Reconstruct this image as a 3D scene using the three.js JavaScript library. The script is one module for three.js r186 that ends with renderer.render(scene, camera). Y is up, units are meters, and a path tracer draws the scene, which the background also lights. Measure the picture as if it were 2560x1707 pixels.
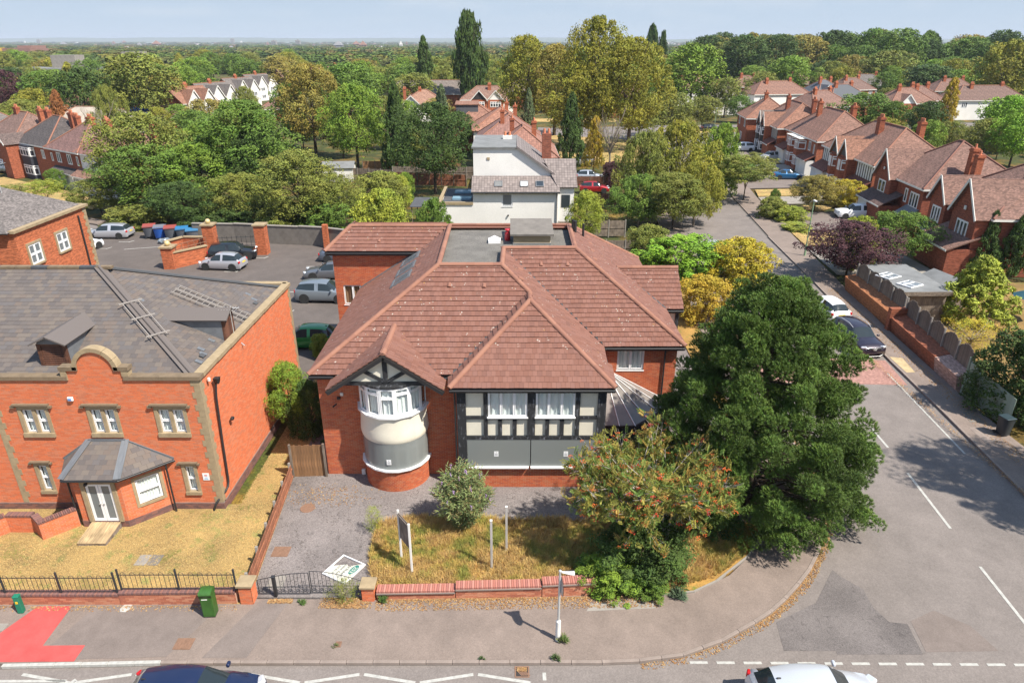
import * as THREE from 'three';
import { mergeGeometries, toCreasedNormals } from 'three/addons/utils/BufferGeometryUtils.js';
import { RoundedBoxGeometry } from 'three/addons/geometries/RoundedBoxGeometry.js';

// ---------------------------------------------------------------- camera, sky, sun, exposure
// x is right along the street, y up, and "d" below is metres ahead of the camera (z = -d)
const scene = new THREE.Scene();
const camera = new THREE.PerspectiveCamera(53.1, 1024 / 682, 0.5, 30000);
camera.position.set(0, 19, 0);
camera.rotation.x = -0.4128;
const renderer = new THREE.WebGLRenderer({ antialias: true });
renderer.setSize(1024, 682);
renderer.toneMapping = THREE.LinearToneMapping;
renderer.toneMappingExposure = 1.68;
renderer.shadowMap.enabled = true;

function rng(seed) { let a = seed >>> 0; return () => { a = (a + 0x6d2b79f5) | 0; let t = Math.imul(a ^ (a >>> 15), 1 | a); t = (t + Math.imul(t ^ (t >>> 7), 61 | t)) ^ t; return ((t ^ (t >>> 14)) >>> 0) / 4294967296; }; }
// tileable value noise
function noise2(per, seed) {
  const r = rng(seed), g = new Float32Array(per * per); for (let i = 0; i < g.length; i++) g[i] = r();
  return (u, v) => {
    const x = u * per, y = v * per, xi = Math.floor(x), yi = Math.floor(y), fx = x - xi, fy = y - yi, sx = fx * fx * (3 - 2 * fx), sy = fy * fy * (3 - 2 * fy);
    const m = (k) => ((k % per) + per) % per, a = m(xi), b = m(xi + 1), c = m(yi) * per, e = m(yi + 1) * per;
    return (g[c + a] * (1 - sx) + g[c + b] * sx) * (1 - sy) + (g[e + a] * (1 - sx) + g[e + b] * sx) * sy;
  };
}
function fbm(per, oct, seed) { const n = []; for (let i = 0; i < oct; i++) n.push(noise2(per << i, seed + i)); return (u, v) => { let s = 0, a = 0.5, t = 0; for (const f of n) { s += a * f(u, v); t += a; a *= 0.55; } return s / t; }; }

{ // hazy summer sky with thin streaks of cloud
  const W = 1024, Hh = 512, data = new Float32Array(W * Hh * 4), n1 = fbm(8, 6, 11), n2 = fbm(16, 5, 12);
  const sun = new THREE.Vector3(1.43, 2.37, 0.97).normalize();
  for (let j = 0; j < Hh; j++) for (let i = 0; i < W; i++) {
    const up = ((j + 0.5) / Hh - 0.5) * Math.PI, az = ((i + 0.5) / W - 0.5) * 2 * Math.PI, y = Math.sin(up), x = Math.cos(az) * Math.cos(up), z = Math.sin(az) * Math.cos(up);
    const h = Math.max(0, y), t = 1 - Math.exp(-h * 2.6), cs = x * sun.x + y * sun.y + z * sun.z;
    let c = [0.352 + (0.105 - 0.352) * t, 0.425 + (0.205 - 0.425) * t, 0.50 + (0.40 - 0.50) * t];
    const glow = 0.34 * Math.pow(Math.max(0, cs), 7);
    c = c.map((k, q) => k + glow * [1, 0.95, 0.85][q]);
    if (y > 0) {
      const u = i / W, cl = Math.max(0, n1(u * 5, Math.pow(h, 0.45) * 4) * 0.55 + n2(u * 4, Math.pow(h, 0.4) * 9) * 0.45 - 0.5) * 2.4, a = Math.min(0.6, cl) * Math.min(1, h * 14);
      c = c.map((k, q) => k + ([0.54, 0.55, 0.56][q] - k) * a);
    }
    const o = (j * W + i) * 4; data[o] = c[0]; data[o + 1] = c[1]; data[o + 2] = c[2]; data[o + 3] = 1;
  }
  const t = new THREE.DataTexture(data, W, Hh, THREE.RGBAFormat, THREE.FloatType);
  t.mapping = THREE.EquirectangularReflectionMapping; t.magFilter = THREE.LinearFilter; t.minFilter = THREE.LinearFilter; t.needsUpdate = true;
  scene.background = t; scene.environment = t;
}
const sun = new THREE.DirectionalLight(new THREE.Color(1.0, 0.935, 0.83), 4.9);
sun.name = 'sun'; sun.position.set(143, 237, 97 - 60); sun.target.position.set(0, 0, -60);
sun.castShadow = true; sun.shadow.radius = 1.6; sun.shadow.mapSize.set(4096, 4096);
Object.assign(sun.shadow.camera, { left: -170, right: 170, top: 170, bottom: -170, near: 10, far: 700 });
scene.add(sun, sun.target);
scene.fog = new THREE.FogExp2(new THREE.Color(0.78, 0.86, 1.0), 0.00011);

// ---------------------------------------------------------------- things, parts, names
const taken = new Map();
function numbered(name) { const k = taken.get(name) || 0; taken.set(name, k + 1); return k ? name + '_' + String(k).padStart(3, '0') : name; }
function tag(o, label, category, group, kind) { o.userData.label = label; o.userData.category = category; if (group) o.userData.group = group; if (kind) o.userData.kind = kind; return o; }
function thing(name, label, category, x = 0, y = 0, d = 0, turn = 0, group) {
  const o = new THREE.Group(); o.name = numbered(name); o.position.set(x, y, -d); o.rotation.y = turn; scene.add(o); return tag(o, label, category, group);
}
const cast = (o) => { o.castShadow = true; o.receiveShadow = true; return o; };
// a thing whose parts are given in world coordinates: they are moved back to its base point
function placed(name, label, category, x, d, group) { const o = thing(name, label, category, x, 0, d, 0, group); o.back = new THREE.Vector3(-x, 0, d); return o; }
function part(parent, name, geo, m) {
  let g = Array.isArray(geo) ? merge(geo) : geo; if (parent.back) g = g.clone().translate(parent.back.x, 0, parent.back.z);
  const o = cast(new THREE.Mesh(g, m)); o.name = name; parent.add(o); if (parent.back) o.back = parent.back; return o;
}
function sub(parent, name, x = 0, y = 0, z = 0, turn = 0) { const o = new THREE.Group(); o.name = name; o.position.set(x, y, z); if (parent.back) o.position.add(parent.back); o.rotation.y = turn; parent.add(o); return o; }
function single(name, geo, m, label, category, group) { const o = cast(new THREE.Mesh(Array.isArray(geo) ? merge(geo) : geo, m)); o.name = numbered(name); scene.add(o); return tag(o, label, category, group); }
function structure(name, geo, m, label) { const o = cast(new THREE.Mesh(Array.isArray(geo) ? merge(geo) : geo, m)); o.name = numbered(name); scene.add(o); o.userData.kind = 'structure'; if (label) o.userData.label = label; return o; }

// ---------------------------------------------------------------- geometry helpers
function merge(list) {
  const a = list.map((g) => { const q = g.index ? g.toNonIndexed() : g; const out = new THREE.BufferGeometry(); for (const k of ['position', 'normal', 'uv']) if (q.attributes[k]) out.setAttribute(k, q.attributes[k]); if (!out.attributes.uv) out.setAttribute('uv', new THREE.BufferAttribute(new Float32Array(out.attributes.position.count * 2), 2)); return out; });
  return a.length === 1 ? a[0] : mergeGeometries(a);
}
const cache = new Map(), cached = (k, f) => { if (!cache.has(k)) cache.set(k, f()); return cache.get(k); };
// box from extents; d runs ahead (so z = -d); uv in metres
function bx(x0, x1, y0, y1, d0, d1) {
  const g = new THREE.BoxGeometry(x1 - x0, y1 - y0, Math.abs(d1 - d0)); g.translate((x0 + x1) / 2, (y0 + y1) / 2, -(d0 + d1) / 2);
  return meterUV(g);
}
function meterUV(g) {
  const p = g.attributes.position, n = g.attributes.normal, uv = new Float32Array(p.count * 2);
  for (let i = 0; i < p.count; i++) { const ax = Math.abs(n.getX(i)), ay = Math.abs(n.getY(i)), az = Math.abs(n.getZ(i)); uv[i * 2] = ax > ay && ax > az ? p.getZ(i) : p.getX(i); uv[i * 2 + 1] = ay > ax && ay > az ? p.getZ(i) : p.getY(i); }
  g.setAttribute('uv', new THREE.BufferAttribute(uv, 2)); return g;
}
const P = (x, y, d) => new THREE.Vector3(x, y, -d);
const UP = new THREE.Vector3(0, 1, 0);
// frame of a plane: n outward, u level, v up the slope
function frame(pts) {
  const n = new THREE.Vector3(); for (let i = 0; i < pts.length; i++) { const a = pts[i], b = pts[(i + 1) % pts.length]; n.x += (a.y - b.y) * (a.z + b.z); n.y += (a.z - b.z) * (a.x + b.x); n.z += (a.x - b.x) * (a.y + b.y); }
  n.normalize(); if (n.y < -1e-6) n.negate();
  const u = new THREE.Vector3().crossVectors(UP, n); if (u.length() < 1e-4) u.set(1, 0, 0); u.normalize();
  const v = new THREE.Vector3().crossVectors(n, u); return { o: pts[0].clone(), u, v, n };
}
const to2 = (f, p) => { const q = p.clone().sub(f.o); return [q.dot(f.u), q.dot(f.v)]; };
const to3 = (f, a, b, c = 0) => f.o.clone().addScaledVector(f.u, a).addScaledVector(f.v, b).addScaledVector(f.n, c);
// a flat polygon in space with thickness t below its outer face
function slab(pts, t) {
  const f = frame(pts), q = pts.map((p) => new THREE.Vector2(...to2(f, p)));
  const tri = THREE.ShapeUtils.triangulateShape(q, []), pos = [], uv = [], nor = [];
  const put = (a, b, c, n) => { pos.push(...to3(f, a.x, a.y, c).toArray()); uv.push(a.x + f.o.x * Math.abs(f.u.x), b); nor.push(...n.toArray()); };
  const ccw = THREE.ShapeUtils.area(q) > 0;
  for (const [i, j, k] of tri) { const s = (q[j].x - q[i].x) * (q[k].y - q[i].y) - (q[k].x - q[i].x) * (q[j].y - q[i].y) > 0 ? [i, j, k] : [i, k, j]; for (const m of s) put(q[m], q[m].y, 0, f.n); const nn = f.n.clone().negate(); for (const m of [s[0], s[2], s[1]]) put(q[m], q[m].y, -t, nn); }
  for (let i = 0; i < q.length; i++) {
    const a = ccw ? q[i] : q[(i + 1) % q.length], b = ccw ? q[(i + 1) % q.length] : q[i];
    const e = new THREE.Vector2().subVectors(b, a), nn = f.u.clone().multiplyScalar(e.y).addScaledVector(f.v, -e.x).normalize();
    for (const [w, c, y] of [[a, 0, 0], [a, -t, t], [b, -t, t], [a, 0, 0], [b, -t, t], [b, 0, 0]]) put(w, y, c, nn);
  }
  const g = new THREE.BufferGeometry(); g.setAttribute('position', new THREE.Float32BufferAttribute(pos, 3)); g.setAttribute('normal', new THREE.Float32BufferAttribute(nor, 3)); g.setAttribute('uv', new THREE.Float32BufferAttribute(uv, 2)); return g;
}
const flat = (y, t, ...xd) => slab(xd.map(([x, d]) => P(x, y, d)), t);      // ground sheet, top at y
function wallShape(pts, holes, depth) {  // extruded wall in its own x, y with the outer face at z = 0
  const s = new THREE.Shape(pts.map((p) => new THREE.Vector2(...p)));
  for (const [a, b, c, e] of holes) s.holes.push(new THREE.Path([new THREE.Vector2(a, c), new THREE.Vector2(a, e), new THREE.Vector2(b, e), new THREE.Vector2(b, c)]));
  const g = new THREE.ExtrudeGeometry(s, { depth, bevelEnabled: false, steps: 1 }); g.translate(0, 0, -depth); return meterUV(g);
}
function tube(pts, r, seg = 8, rad = 6, closed = false) { return new THREE.TubeGeometry(new THREE.CatmullRomCurve3(pts, closed, 'catmullrom', 0.2), seg, r, rad, closed); }
function rod(a, b, r, rad = 6, r2 = r) { const l = a.distanceTo(b), g = new THREE.CylinderGeometry(r2, r, l, rad); g.applyQuaternion(new THREE.Quaternion().setFromUnitVectors(UP, b.clone().sub(a).normalize())); g.translate((a.x + b.x) / 2, (a.y + b.y) / 2, (a.z + b.z) / 2); return g; }
function beam(a, b, w, h) { const l = a.distanceTo(b), g = new THREE.BoxGeometry(w, h, l), m = new THREE.Matrix4().lookAt(b, a, UP); g.applyMatrix4(m); g.translate((a.x + b.x) / 2, (a.y + b.y) / 2, (a.z + b.z) / 2); return g; }
function round(w, h, l, r = 0.03, s = 2) { return new RoundedBoxGeometry(w, h, l, s, Math.min(r, w / 2.01, h / 2.01, l / 2.01)); }
const at = (g, x, y, z, turn = 0) => { const q = g.clone(); if (turn) q.rotateY(turn); q.translate(x, y, z); return q; };

// Loose pieces of one kind on one thing: those that show largest are meshes of their own, the rest one mass
function pieces(parent, name, geo, tones, list, most = 300) {
  // list: { m: Matrix4 in the parent's axes, t: tone index }
  parent.updateMatrixWorld(true);
  if (parent.back) { const b = new THREE.Matrix4().makeTranslation(parent.back.x, 0, parent.back.z); for (const e of list) e.m.premultiply(b); }
  const eye = new THREE.Vector3(0, 19, 0), q = new THREE.Vector3();
  for (const e of list) { q.setFromMatrixPosition(e.m).applyMatrix4(parent.matrixWorld); e.far = q.distanceTo(eye) + (Math.abs(q.x / (q.z - 0.1)) > 0.78 ? 60 : 0) + (e.late || 0); }
  list.sort((a, b) => a.far - b.far);
  for (const e of list.slice(0, most)) { const o = cast(new THREE.Mesh(geo, tones[e.t])); o.name = name; o.matrixAutoUpdate = false; o.matrix.copy(e.m); o.matrix.decompose(o.position, o.quaternion, o.scale); o.matrixAutoUpdate = true; parent.add(o); }
  const rest = list.slice(most); if (!rest.length) return;
  const base = tones[0].clone(); base.color.setRGB(1, 1, 1);
  const im = cast(new THREE.InstancedMesh(geo, base, rest.length)); im.name = name + '_field'; im.userData.kind = 'stuff';
  rest.forEach((e, i) => { im.setMatrixAt(i, e.m); im.setColorAt(i, tones[e.t].color); }); parent.add(im);
}
// ---------------------------------------------------------------- materials
const C = (r, g, b) => new THREE.Color().setRGB(r, g, b);
const M = (color, roughness = 0.85, o = {}) => new THREE.MeshStandardMaterial({ color, roughness, ...o });
function tex(n, fn, { srgb = true, repeat = 1 } = {}) {
  const d = new Uint8Array(n * n * 4);
  for (let j = 0; j < n; j++) for (let i = 0; i < n; i++) { const c = fn(i / n, j / n, i, j), o = (j * n + i) * 4; for (let k = 0; k < 3; k++) d[o + k] = Math.max(0, Math.min(255, (typeof c === 'number' ? c : c[k]) * 255)); d[o + 3] = 255; }
  const t = new THREE.DataTexture(d, n, n); t.wrapS = t.wrapT = THREE.RepeatWrapping; t.magFilter = THREE.LinearFilter; t.minFilter = THREE.LinearMipmapLinearFilter; t.generateMipmaps = true;
  if (srgb) t.colorSpace = THREE.SRGBColorSpace; t.repeat.set(repeat, repeat); t.needsUpdate = true; return t;
}
const again = (t, r, r2 = r) => { const q = t.clone(); q.repeat.set(r, r2); q.needsUpdate = true; return q; };
// grain of worn tarmac: stones, coarse blotches and pale scuffs (1 tile = 12 m)
const tGrain = (() => { const a = fbm(6, 5, 21), b = noise2(512, 22), c = noise2(256, 23), e = fbm(20, 4, 24); return tex(1024, (u, v) => { const k = 0.80 + 0.13 * (a(u, v) - 0.5) + 0.10 * (b(u, v) - 0.5) + 0.06 * (c(u, v) - 0.5) + 0.10 * (e(u, v) - 0.5); return [k + 0.006, k, k - 0.004]; }); })();
const tRough = (() => { const a = fbm(4, 6, 31), b = noise2(256, 32), r = rng(33), c = noise2(40, 35); return tex(1024, (u, v) => { let k = 0.74 + 0.26 * (a(u, v) - 0.5) + 0.2 * (b(u, v) - 0.5); const s = c(u, v); if (s > 0.86 && r() > 0.5) k -= 0.16; if (r() > 0.9985) k += 0.15; return [k + 0.004, k, k + 0.006]; }); })();
const tBumpFine = (() => { const b = noise2(512, 41), c = noise2(128, 42); return tex(1024, (u, v) => 0.6 * b(u, v) + 0.4 * c(u, v), { srgb: false }); })();
// dry lawn
const tDry = (() => { const a = fbm(5, 5, 51), b = noise2(256, 52), c = noise2(512, 53), g = fbm(9, 4, 54), w = fbm(16, 4, 55); return tex(1024, (u, v) => { const k = 0.80 + 0.30 * (a(u, v) - 0.5) + 0.26 * (b(u, v) - 0.5) + 0.24 * (c(u, v) - 0.5), q = Math.max(0, g(u, v) - 0.60) * 2.4 + Math.max(0, w(u, v) - 0.66) * 2; return [k * (0.90 - 0.42 * q), k * (0.745 - 0.08 * q), k * (0.44 - 0.16 * q)]; }); })();
const tGreen = (() => { const a = fbm(6, 6, 61), b = noise2(256, 62), g = fbm(12, 4, 63); return tex(1024, (u, v) => { const k = 0.62 + 0.5 * (a(u, v) - 0.5) + 0.34 * (b(u, v) - 0.5), q = Math.max(0, Math.min(1, (g(u, v) - 0.46) * 5)); return [k * (0.62 + 0.34 * q), k * (0.66 + 0.1 * q), k * (0.30 + 0.12 * q)]; }); })();
// brick courses for walls too far off to build brick by brick (1 tile = 1.8 x 1.8 m)
const tBrick = (() => { const r = rng(71), tone = new Float32Array(24 * 9 * 2).map(() => r()), b = noise2(128, 72); return tex(512, (u, v) => { const row = Math.floor(v * 24), uu = u * 8 + (row % 2) * 0.5, col = ((Math.floor(uu) % 8) + 8) % 8, fx = uu - Math.floor(uu), fy = v * 24 - row; if (fx < 0.045 || fy < 0.13) return [0.80, 0.66, 0.56]; const k = 0.80 + 0.28 * (tone[row * 8 + col] - 0.5) + 0.16 * (b(u, v) - 0.5); return [k, k * 0.93, k * 0.9]; }); })();
// plain tiles (1 tile = 2 x 2 m, 20 courses) and slates
const tTile = (() => { const r = rng(81), tone = new Float32Array(20 * 12).map(() => r()), b = fbm(6, 5, 82); return tex(512, (u, v) => { const row = Math.floor(v * 20), uu = u * 12 + (row % 2) * 0.5, col = ((Math.floor(uu) % 12) + 12) % 12, fx = uu - Math.floor(uu), fy = v * 20 - row; let k = 0.78 + 0.22 * (tone[row * 12 + col] - 0.5) + 0.34 * (b(u, v) - 0.5); if (fy < 0.16) k *= 0.62; else if (fx < 0.06) k *= 0.8; return [k, k * 0.97, k * 0.95]; }); })();
const tTileBump = (() => tex(256, (u, v) => { const f = v * 20 - Math.floor(v * 20); return 1 - f; }, { srgb: false }))();
const tRoman = (() => { const r = rng(91), tone = new Float32Array(64).map(() => r()), b = fbm(6, 5, 92); return tex(512, (u, v) => { const row = Math.floor(v * 6), col = Math.floor(u * 7), fx = u * 7 - col, fy = v * 6 - row; let k = 0.80 + 0.14 * (tone[(row * 7 + col) % 64] - 0.5) + 0.2 * (b(u, v) - 0.5); if (fy < 0.09) k *= 0.6; if (Math.abs(fx - 0.08) < 0.06) k *= 0.72; return [k, k * 0.97, k * 0.96]; }); })();
const tMottle = (() => { const a = fbm(5, 6, 95), b = noise2(200, 96); return tex(512, (u, v) => 0.84 + 0.22 * (a(u, v) - 0.5) + 0.10 * (b(u, v) - 0.5)); })();
const tSoft = (() => { const a = fbm(4, 6, 195), b = noise2(220, 196); return tex(512, (u, v) => { const k = 0.945 + 0.10 * (a(u, v) - 0.5) + 0.05 * (b(u, v) - 0.5); return [k, k * 0.995, k * 0.985]; }); })();
const tWood = (() => { const a = fbm(64, 3, 97), b = noise2(8, 98), c = noise2(128, 99); return tex(512, (u, v) => { const k = 0.76 + 0.3 * (a(u, v * 0.06) - 0.5) + 0.2 * (b(u, v) - 0.5) + 0.16 * (c(u, v * 0.1) - 0.5); return [k, k * 0.97, k * 0.93]; }); })();
const tPaintWorn = (() => { const a = fbm(48, 4, 101), b = fbm(8, 4, 102), r = rng(103); return tex(512, (u, v) => { const k = a(u, v * 0.12) * 0.6 + b(u, v) * 0.4; const g = 0.30 + (k > 0.56 ? (k - 0.56) * 3.2 : 0) + 0.05 * r(); return [g, g * 1.01, g * 1.05]; }); })();

const mm = {
  road: M(C(0.295, 0.258, 0.238), 0.92, { map: again(tGrain, 1 / 12), bumpMap: again(tBumpFine, 1 / 6), bumpScale: 0.004 }),
  roadFar: M(C(0.29, 0.255, 0.245), 0.92, { map: again(tGrain, 1 / 12) }),
  pave: M(C(0.335, 0.267, 0.228), 0.93, { map: again(tGrain, 1 / 9), bumpMap: again(tBumpFine, 1 / 5), bumpScale: 0.003 }),
  patchDark: M(C(0.265, 0.235, 0.22), 0.93, { map: again(tRough, 1 / 5), bumpMap: again(tBumpFine, 1 / 4), bumpScale: 0.005 }),
  patchMid: M(C(0.285, 0.235, 0.21), 0.93, { map: again(tGrain, 1 / 7) }),
  court: M(C(0.35, 0.31, 0.29), 0.93, { map: again(tRough, 1 / 8), bumpMap: again(tBumpFine, 1 / 4), bumpScale: 0.006 }),
  carpark: M(C(0.175, 0.148, 0.135), 0.93, { map: again(tGrain, 1 / 11) }),
  kerb: M(C(0.36, 0.29, 0.25), 0.9, { map: again(tMottle, 0.7) }),
  concrete: M(C(0.38, 0.345, 0.305), 0.9, { map: again(tMottle, 0.5) }),
  concreteDark: M(C(0.24, 0.215, 0.19), 0.93, { map: again(tMottle, 0.6) }),
  white: M(C(0.80, 0.79, 0.76), 0.7, { map: again(tSoft, 0.8) }), paint: M(C(0.56, 0.55, 0.51), 0.8, { map: again(tMottle, 2) }),
  upvc: M(C(0.80, 0.80, 0.80), 0.35), red: M(C(0.66, 0.105, 0.095), 0.85, { map: again(tMottle, 0.5) }),
  dry: M(C(0.84, 0.86, 1.0), 0.97, { map: again(tDry, 1 / 6), bumpMap: again(tBumpFine, 1 / 3), bumpScale: 0.03 }),
  soil: M(C(0.66, 0.58, 0.46), 0.97, { map: again(tDry, 1 / 4) }),
  garden: M(C(0.34, 0.36, 0.19), 0.97, { map: again(tGreen, 1 / 18) }),
  stone: M(C(0.46, 0.35, 0.21), 0.9, { map: again(tMottle, 0.9) }), stoneDark: M(C(0.26, 0.19, 0.12), 0.93, { map: again(tMottle, 1.1) }),
  mortar: M(C(0.52, 0.40, 0.31), 0.95, { map: again(tMottle, 0.4) }), mortarB: M(C(0.72, 0.47, 0.34), 0.95, { map: again(tMottle, 0.4) }),
  timber: M(C(0.22, 0.225, 0.235), 0.8, { map: again(tPaintWorn, 0.7) }), black: M(C(0.022, 0.022, 0.024), 0.5), blackRail: M(C(0.03, 0.032, 0.036), 0.45),
  render: M(C(0.80, 0.755, 0.635), 0.9, { map: again(tSoft, 0.35) }), lead: M(C(0.24, 0.255, 0.275), 0.55, { map: again(tMottle, 0.8), metalness: 0.25 }),
  fence: M(C(0.46, 0.26, 0.13), 0.9, { map: again(tWood, 0.6) }), fenceGrey: M(C(0.33, 0.28, 0.24), 0.92, { map: again(tWood, 0.5) }), fenceRed: M(C(0.52, 0.22, 0.13), 0.9, { map: again(tWood, 0.5) }),
  board: M(C(0.36, 0.31, 0.28), 0.9, { map: again(tWood, 0.5) }),
  glass: new THREE.MeshPhysicalMaterial({ color: C(0.86, 0.90, 0.90), roughness: 0.03, transmission: 1, thickness: 0, ior: 1.5 }),
  pane: new THREE.MeshPhysicalMaterial({ color: C(0.035, 0.045, 0.055), roughness: 0.06, metalness: 0, ior: 1.6 }),
  paneGrey: new THREE.MeshPhysicalMaterial({ color: C(0.16, 0.18, 0.19), roughness: 0.08, ior: 1.6 }),
  curtain: M(C(0.80, 0.81, 0.79), 0.95), dark: M(C(0.035, 0.03, 0.028), 0.95), metal: M(C(0.62, 0.63, 0.62), 0.42, { metalness: 0.5 }), alu: M(C(0.30, 0.27, 0.245), 0.6),
  rust: M(C(0.30, 0.17, 0.11), 0.85, { map: again(tMottle, 3) }), pot: M(C(0.52, 0.19, 0.10), 0.85), bark: M(C(0.15, 0.115, 0.085), 0.95, { map: again(tWood, 0.4) }), barkPale: M(C(0.42, 0.37, 0.32), 0.95, { map: again(tWood, 0.6) }),
  whiteWall: M(C(0.88, 0.865, 0.845), 0.9, { map: again(tSoft, 0.12) }), tyre: M(C(0.02, 0.02, 0.02), 0.8), rim: M(C(0.55, 0.56, 0.57), 0.35, { metalness: 0.7 }), louvre: M(C(0.20, 0.085, 0.05), 0.75, { map: again(tWood, 1) }),
  paper: M(C(0.82, 0.82, 0.82), 0.7), gravel: M(C(0.36, 0.34, 0.30), 0.96, { map: again(tRough, 0.33), bumpMap: again(tBumpFine, 0.4), bumpScale: 0.03 }), felt: M(C(0.10, 0.105, 0.115), 0.9, { map: again(tMottle, 0.3) }), feltGrey: M(C(0.26, 0.265, 0.265), 0.9, { map: again(tMottle, 0.3) }),
};
const brickWall = (r, g, b) => M(C(r, g, b), 0.92, { map: again(tBrick, 1 / 1.8) });
const tileRoof = (r, g, b) => M(C(r, g, b), 0.88, { map: again(tTile, 0.5), bumpMap: again(tTileBump, 0.5), bumpScale: 0.02 });
const romanRoof = (r, g, b) => M(C(r, g, b), 0.85, { map: again(tRoman, 0.5) });
const mBrickA = [[0.45, 0.115, 0.046], [0.48, 0.135, 0.057], [0.42, 0.10, 0.042], [0.46, 0.155, 0.075], [0.38, 0.10, 0.052], [0.50, 0.125, 0.05]].map((c) => M(C(...c), 0.9));     // main house
const mBrickL = [[0.60, 0.165, 0.068], [0.62, 0.185, 0.082], [0.57, 0.15, 0.062], [0.59, 0.20, 0.10], [0.52, 0.17, 0.085], [0.64, 0.172, 0.068]].map((c) => M(C(...c), 0.9));      // office block
const mBrickDark = [[0.17, 0.085, 0.075], [0.20, 0.10, 0.085], [0.14, 0.075, 0.07], [0.23, 0.105, 0.08]].map((c) => M(C(...c), 0.75));
const mBrickR = [[0.42, 0.145, 0.08], [0.48, 0.18, 0.10], [0.36, 0.12, 0.07], [0.50, 0.22, 0.13]].map((c) => M(C(...c), 0.9));
const mTiles = [[0.275, 0.122, 0.086], [0.288, 0.131, 0.094], [0.26, 0.112, 0.078], [0.298, 0.138, 0.101], [0.24, 0.108, 0.079], [0.278, 0.13, 0.098]].map((c) => M(C(...c), 0.85, { map: again(tMottle, 3) }));
const mRidge = [[0.265, 0.122, 0.08], [0.24, 0.11, 0.075], [0.285, 0.135, 0.09]].map((c) => M(C(...c), 0.85));
const mSlates = [[0.118, 0.098, 0.088], [0.128, 0.107, 0.095], [0.108, 0.092, 0.085], [0.138, 0.114, 0.097], [0.110, 0.098, 0.096], [0.098, 0.084, 0.080], [0.132, 0.104, 0.088]].map((c) => M(C(...c), 0.82));
// ---------------------------------------------------------------- bricks, tiles, windows
const unit = (() => { const g = new THREE.BoxGeometry(1, 1, 1); g.translate(0, 0.5, 0.5); return g; })();
const wallFrame = (x0, y0, d0, x1, d1) => { const o = P(x0, y0, d0), u = P(x1, y0, d1).sub(o).normalize(), v = UP.clone(), n = new THREE.Vector3().crossVectors(u, v); return { o, u, v, n }; };
const patch = fbm(16, 4, 555);
function spans(poly, v) {
  const xs = []; for (let i = 0; i < poly.length; i++) { const [ax, ay] = poly[i], [bx_, by] = poly[(i + 1) % poly.length]; if ((ay <= v) !== (by <= v)) xs.push(ax + (bx_ - ax) * (v - ay) / (by - ay)); }
  xs.sort((a, b) => a - b); const out = []; for (let i = 0; i + 1 < xs.length; i += 2) out.push([xs[i], xs[i + 1]]); return out;
}
// lays pieces in staggered courses over a polygon of a plane
function lay(list, f, poly, holes, { w, g, gap = 0.01, len = 1, th = 0.012, lift = 0, raise = 0, tones = 4, seed = 1, rough = 0, late = 0 }) {
  const r = rng(seed), vs = poly.map((p) => p[1]), v0 = Math.min(...vs), v1 = Math.max(...vs), X = new THREE.Vector3(), Y = new THREE.Vector3(), Z = new THREE.Vector3();
  for (let k = 0; v0 + k * g < v1 - g * 0.3; k++) {
    const va = v0 + k * g; let sp = spans(poly, Math.min(va + g * 0.5, v1 - 1e-3));
    for (const [a, b, c, e] of holes) if (va + g * 0.6 > c && va + g * 0.4 < e) sp = sp.flatMap(([p, q]) => (b <= p || a >= q ? [[p, q]] : [[p, a], [b, q]].filter(([s, t]) => t - s > 0.02)));
    for (const [p, q] of sp) {
      const off = (k % 2) * w * 0.5;
      for (let u = Math.floor((p - off) / w) * w + off; u < q; u += w) {
        const a = Math.max(u, p), b = Math.min(u + w, q); if (b - a < 0.12 * w) continue;
        const jit = rough * (r() - 0.5); X.copy(f.u).multiplyScalar(b - a - gap); Y.copy(f.v).multiplyScalar(g * len - (len === 1 ? gap : 0)).addScaledVector(f.n, -raise); Z.copy(f.n).multiplyScalar(th * (1 + jit));
        const m = new THREE.Matrix4().makeBasis(X, Y, Z); m.setPosition(to3(f, (a + b) / 2, va + jit * g * 0.12, lift + raise)); const pt = patch(m.elements[12] * 0.11 + m.elements[14] * 0.03, m.elements[13] * 0.11 + m.elements[14] * 0.1); list.push({ m, t: r() < 0.72 ? Math.floor(r() * tones) : Math.max(0, Math.min(tones - 1, Math.floor((pt - 0.28) * 2.3 * tones))), late });
      }
    }
  }
}
const BR = { w: 0.225, g: 0.075, gap: 0.011, th: 0.012, lift: -0.003, tones: 6, rough: 0.3 };
// a brick wall from (x0,d0) to (x1,d1) seen from its outer side; poly and holes in metres along and up
function brickFace(thg, list, x0, d0, x1, d1, y0, poly, holes, opt = {}) {
  const f = wallFrame(x0, y0, d0, x1, d1), len = Math.hypot(x1 - x0, d1 - d0), pl = poly || [[0, 0], [len, 0], [len, opt.h], [0, opt.h]];
  const g = wallShape(pl, holes, opt.depth || 0.25), m = new THREE.Matrix4().makeBasis(f.u, f.v, f.n); m.setPosition(f.o); g.applyMatrix4(m);
  part(thg, opt.name || 'wall', g, opt.mortar || mm.mortar); lay(list, f, pl, holes, { ...BR, ...(opt.brick || {}), seed: Math.round(x0 * 31 + d0 * 17) & 1023 });
  return f;
}
const TL = { w: 0.2, g: 0.285, gap: 0.006, len: 1.1, th: 0.034, lift: 0.004, raise: 0.042, tones: 6, rough: 0.25 };
function roofSlope(thg, list, pts, opt = {}) {
  const f = frame(pts), lo = Math.min(...pts.map((p) => to2(f, p)[1])); part(thg, 'roof_deck', slab(pts, 0.1), opt.deck || mm.dark);
  lay(list, f, pts.map((p) => to2(f, p)), [], { ...TL, ...opt, seed: Math.round(pts[0].x * 37 + pts[1].z * 11 + lo) & 2047 }); return f;
}
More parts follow.
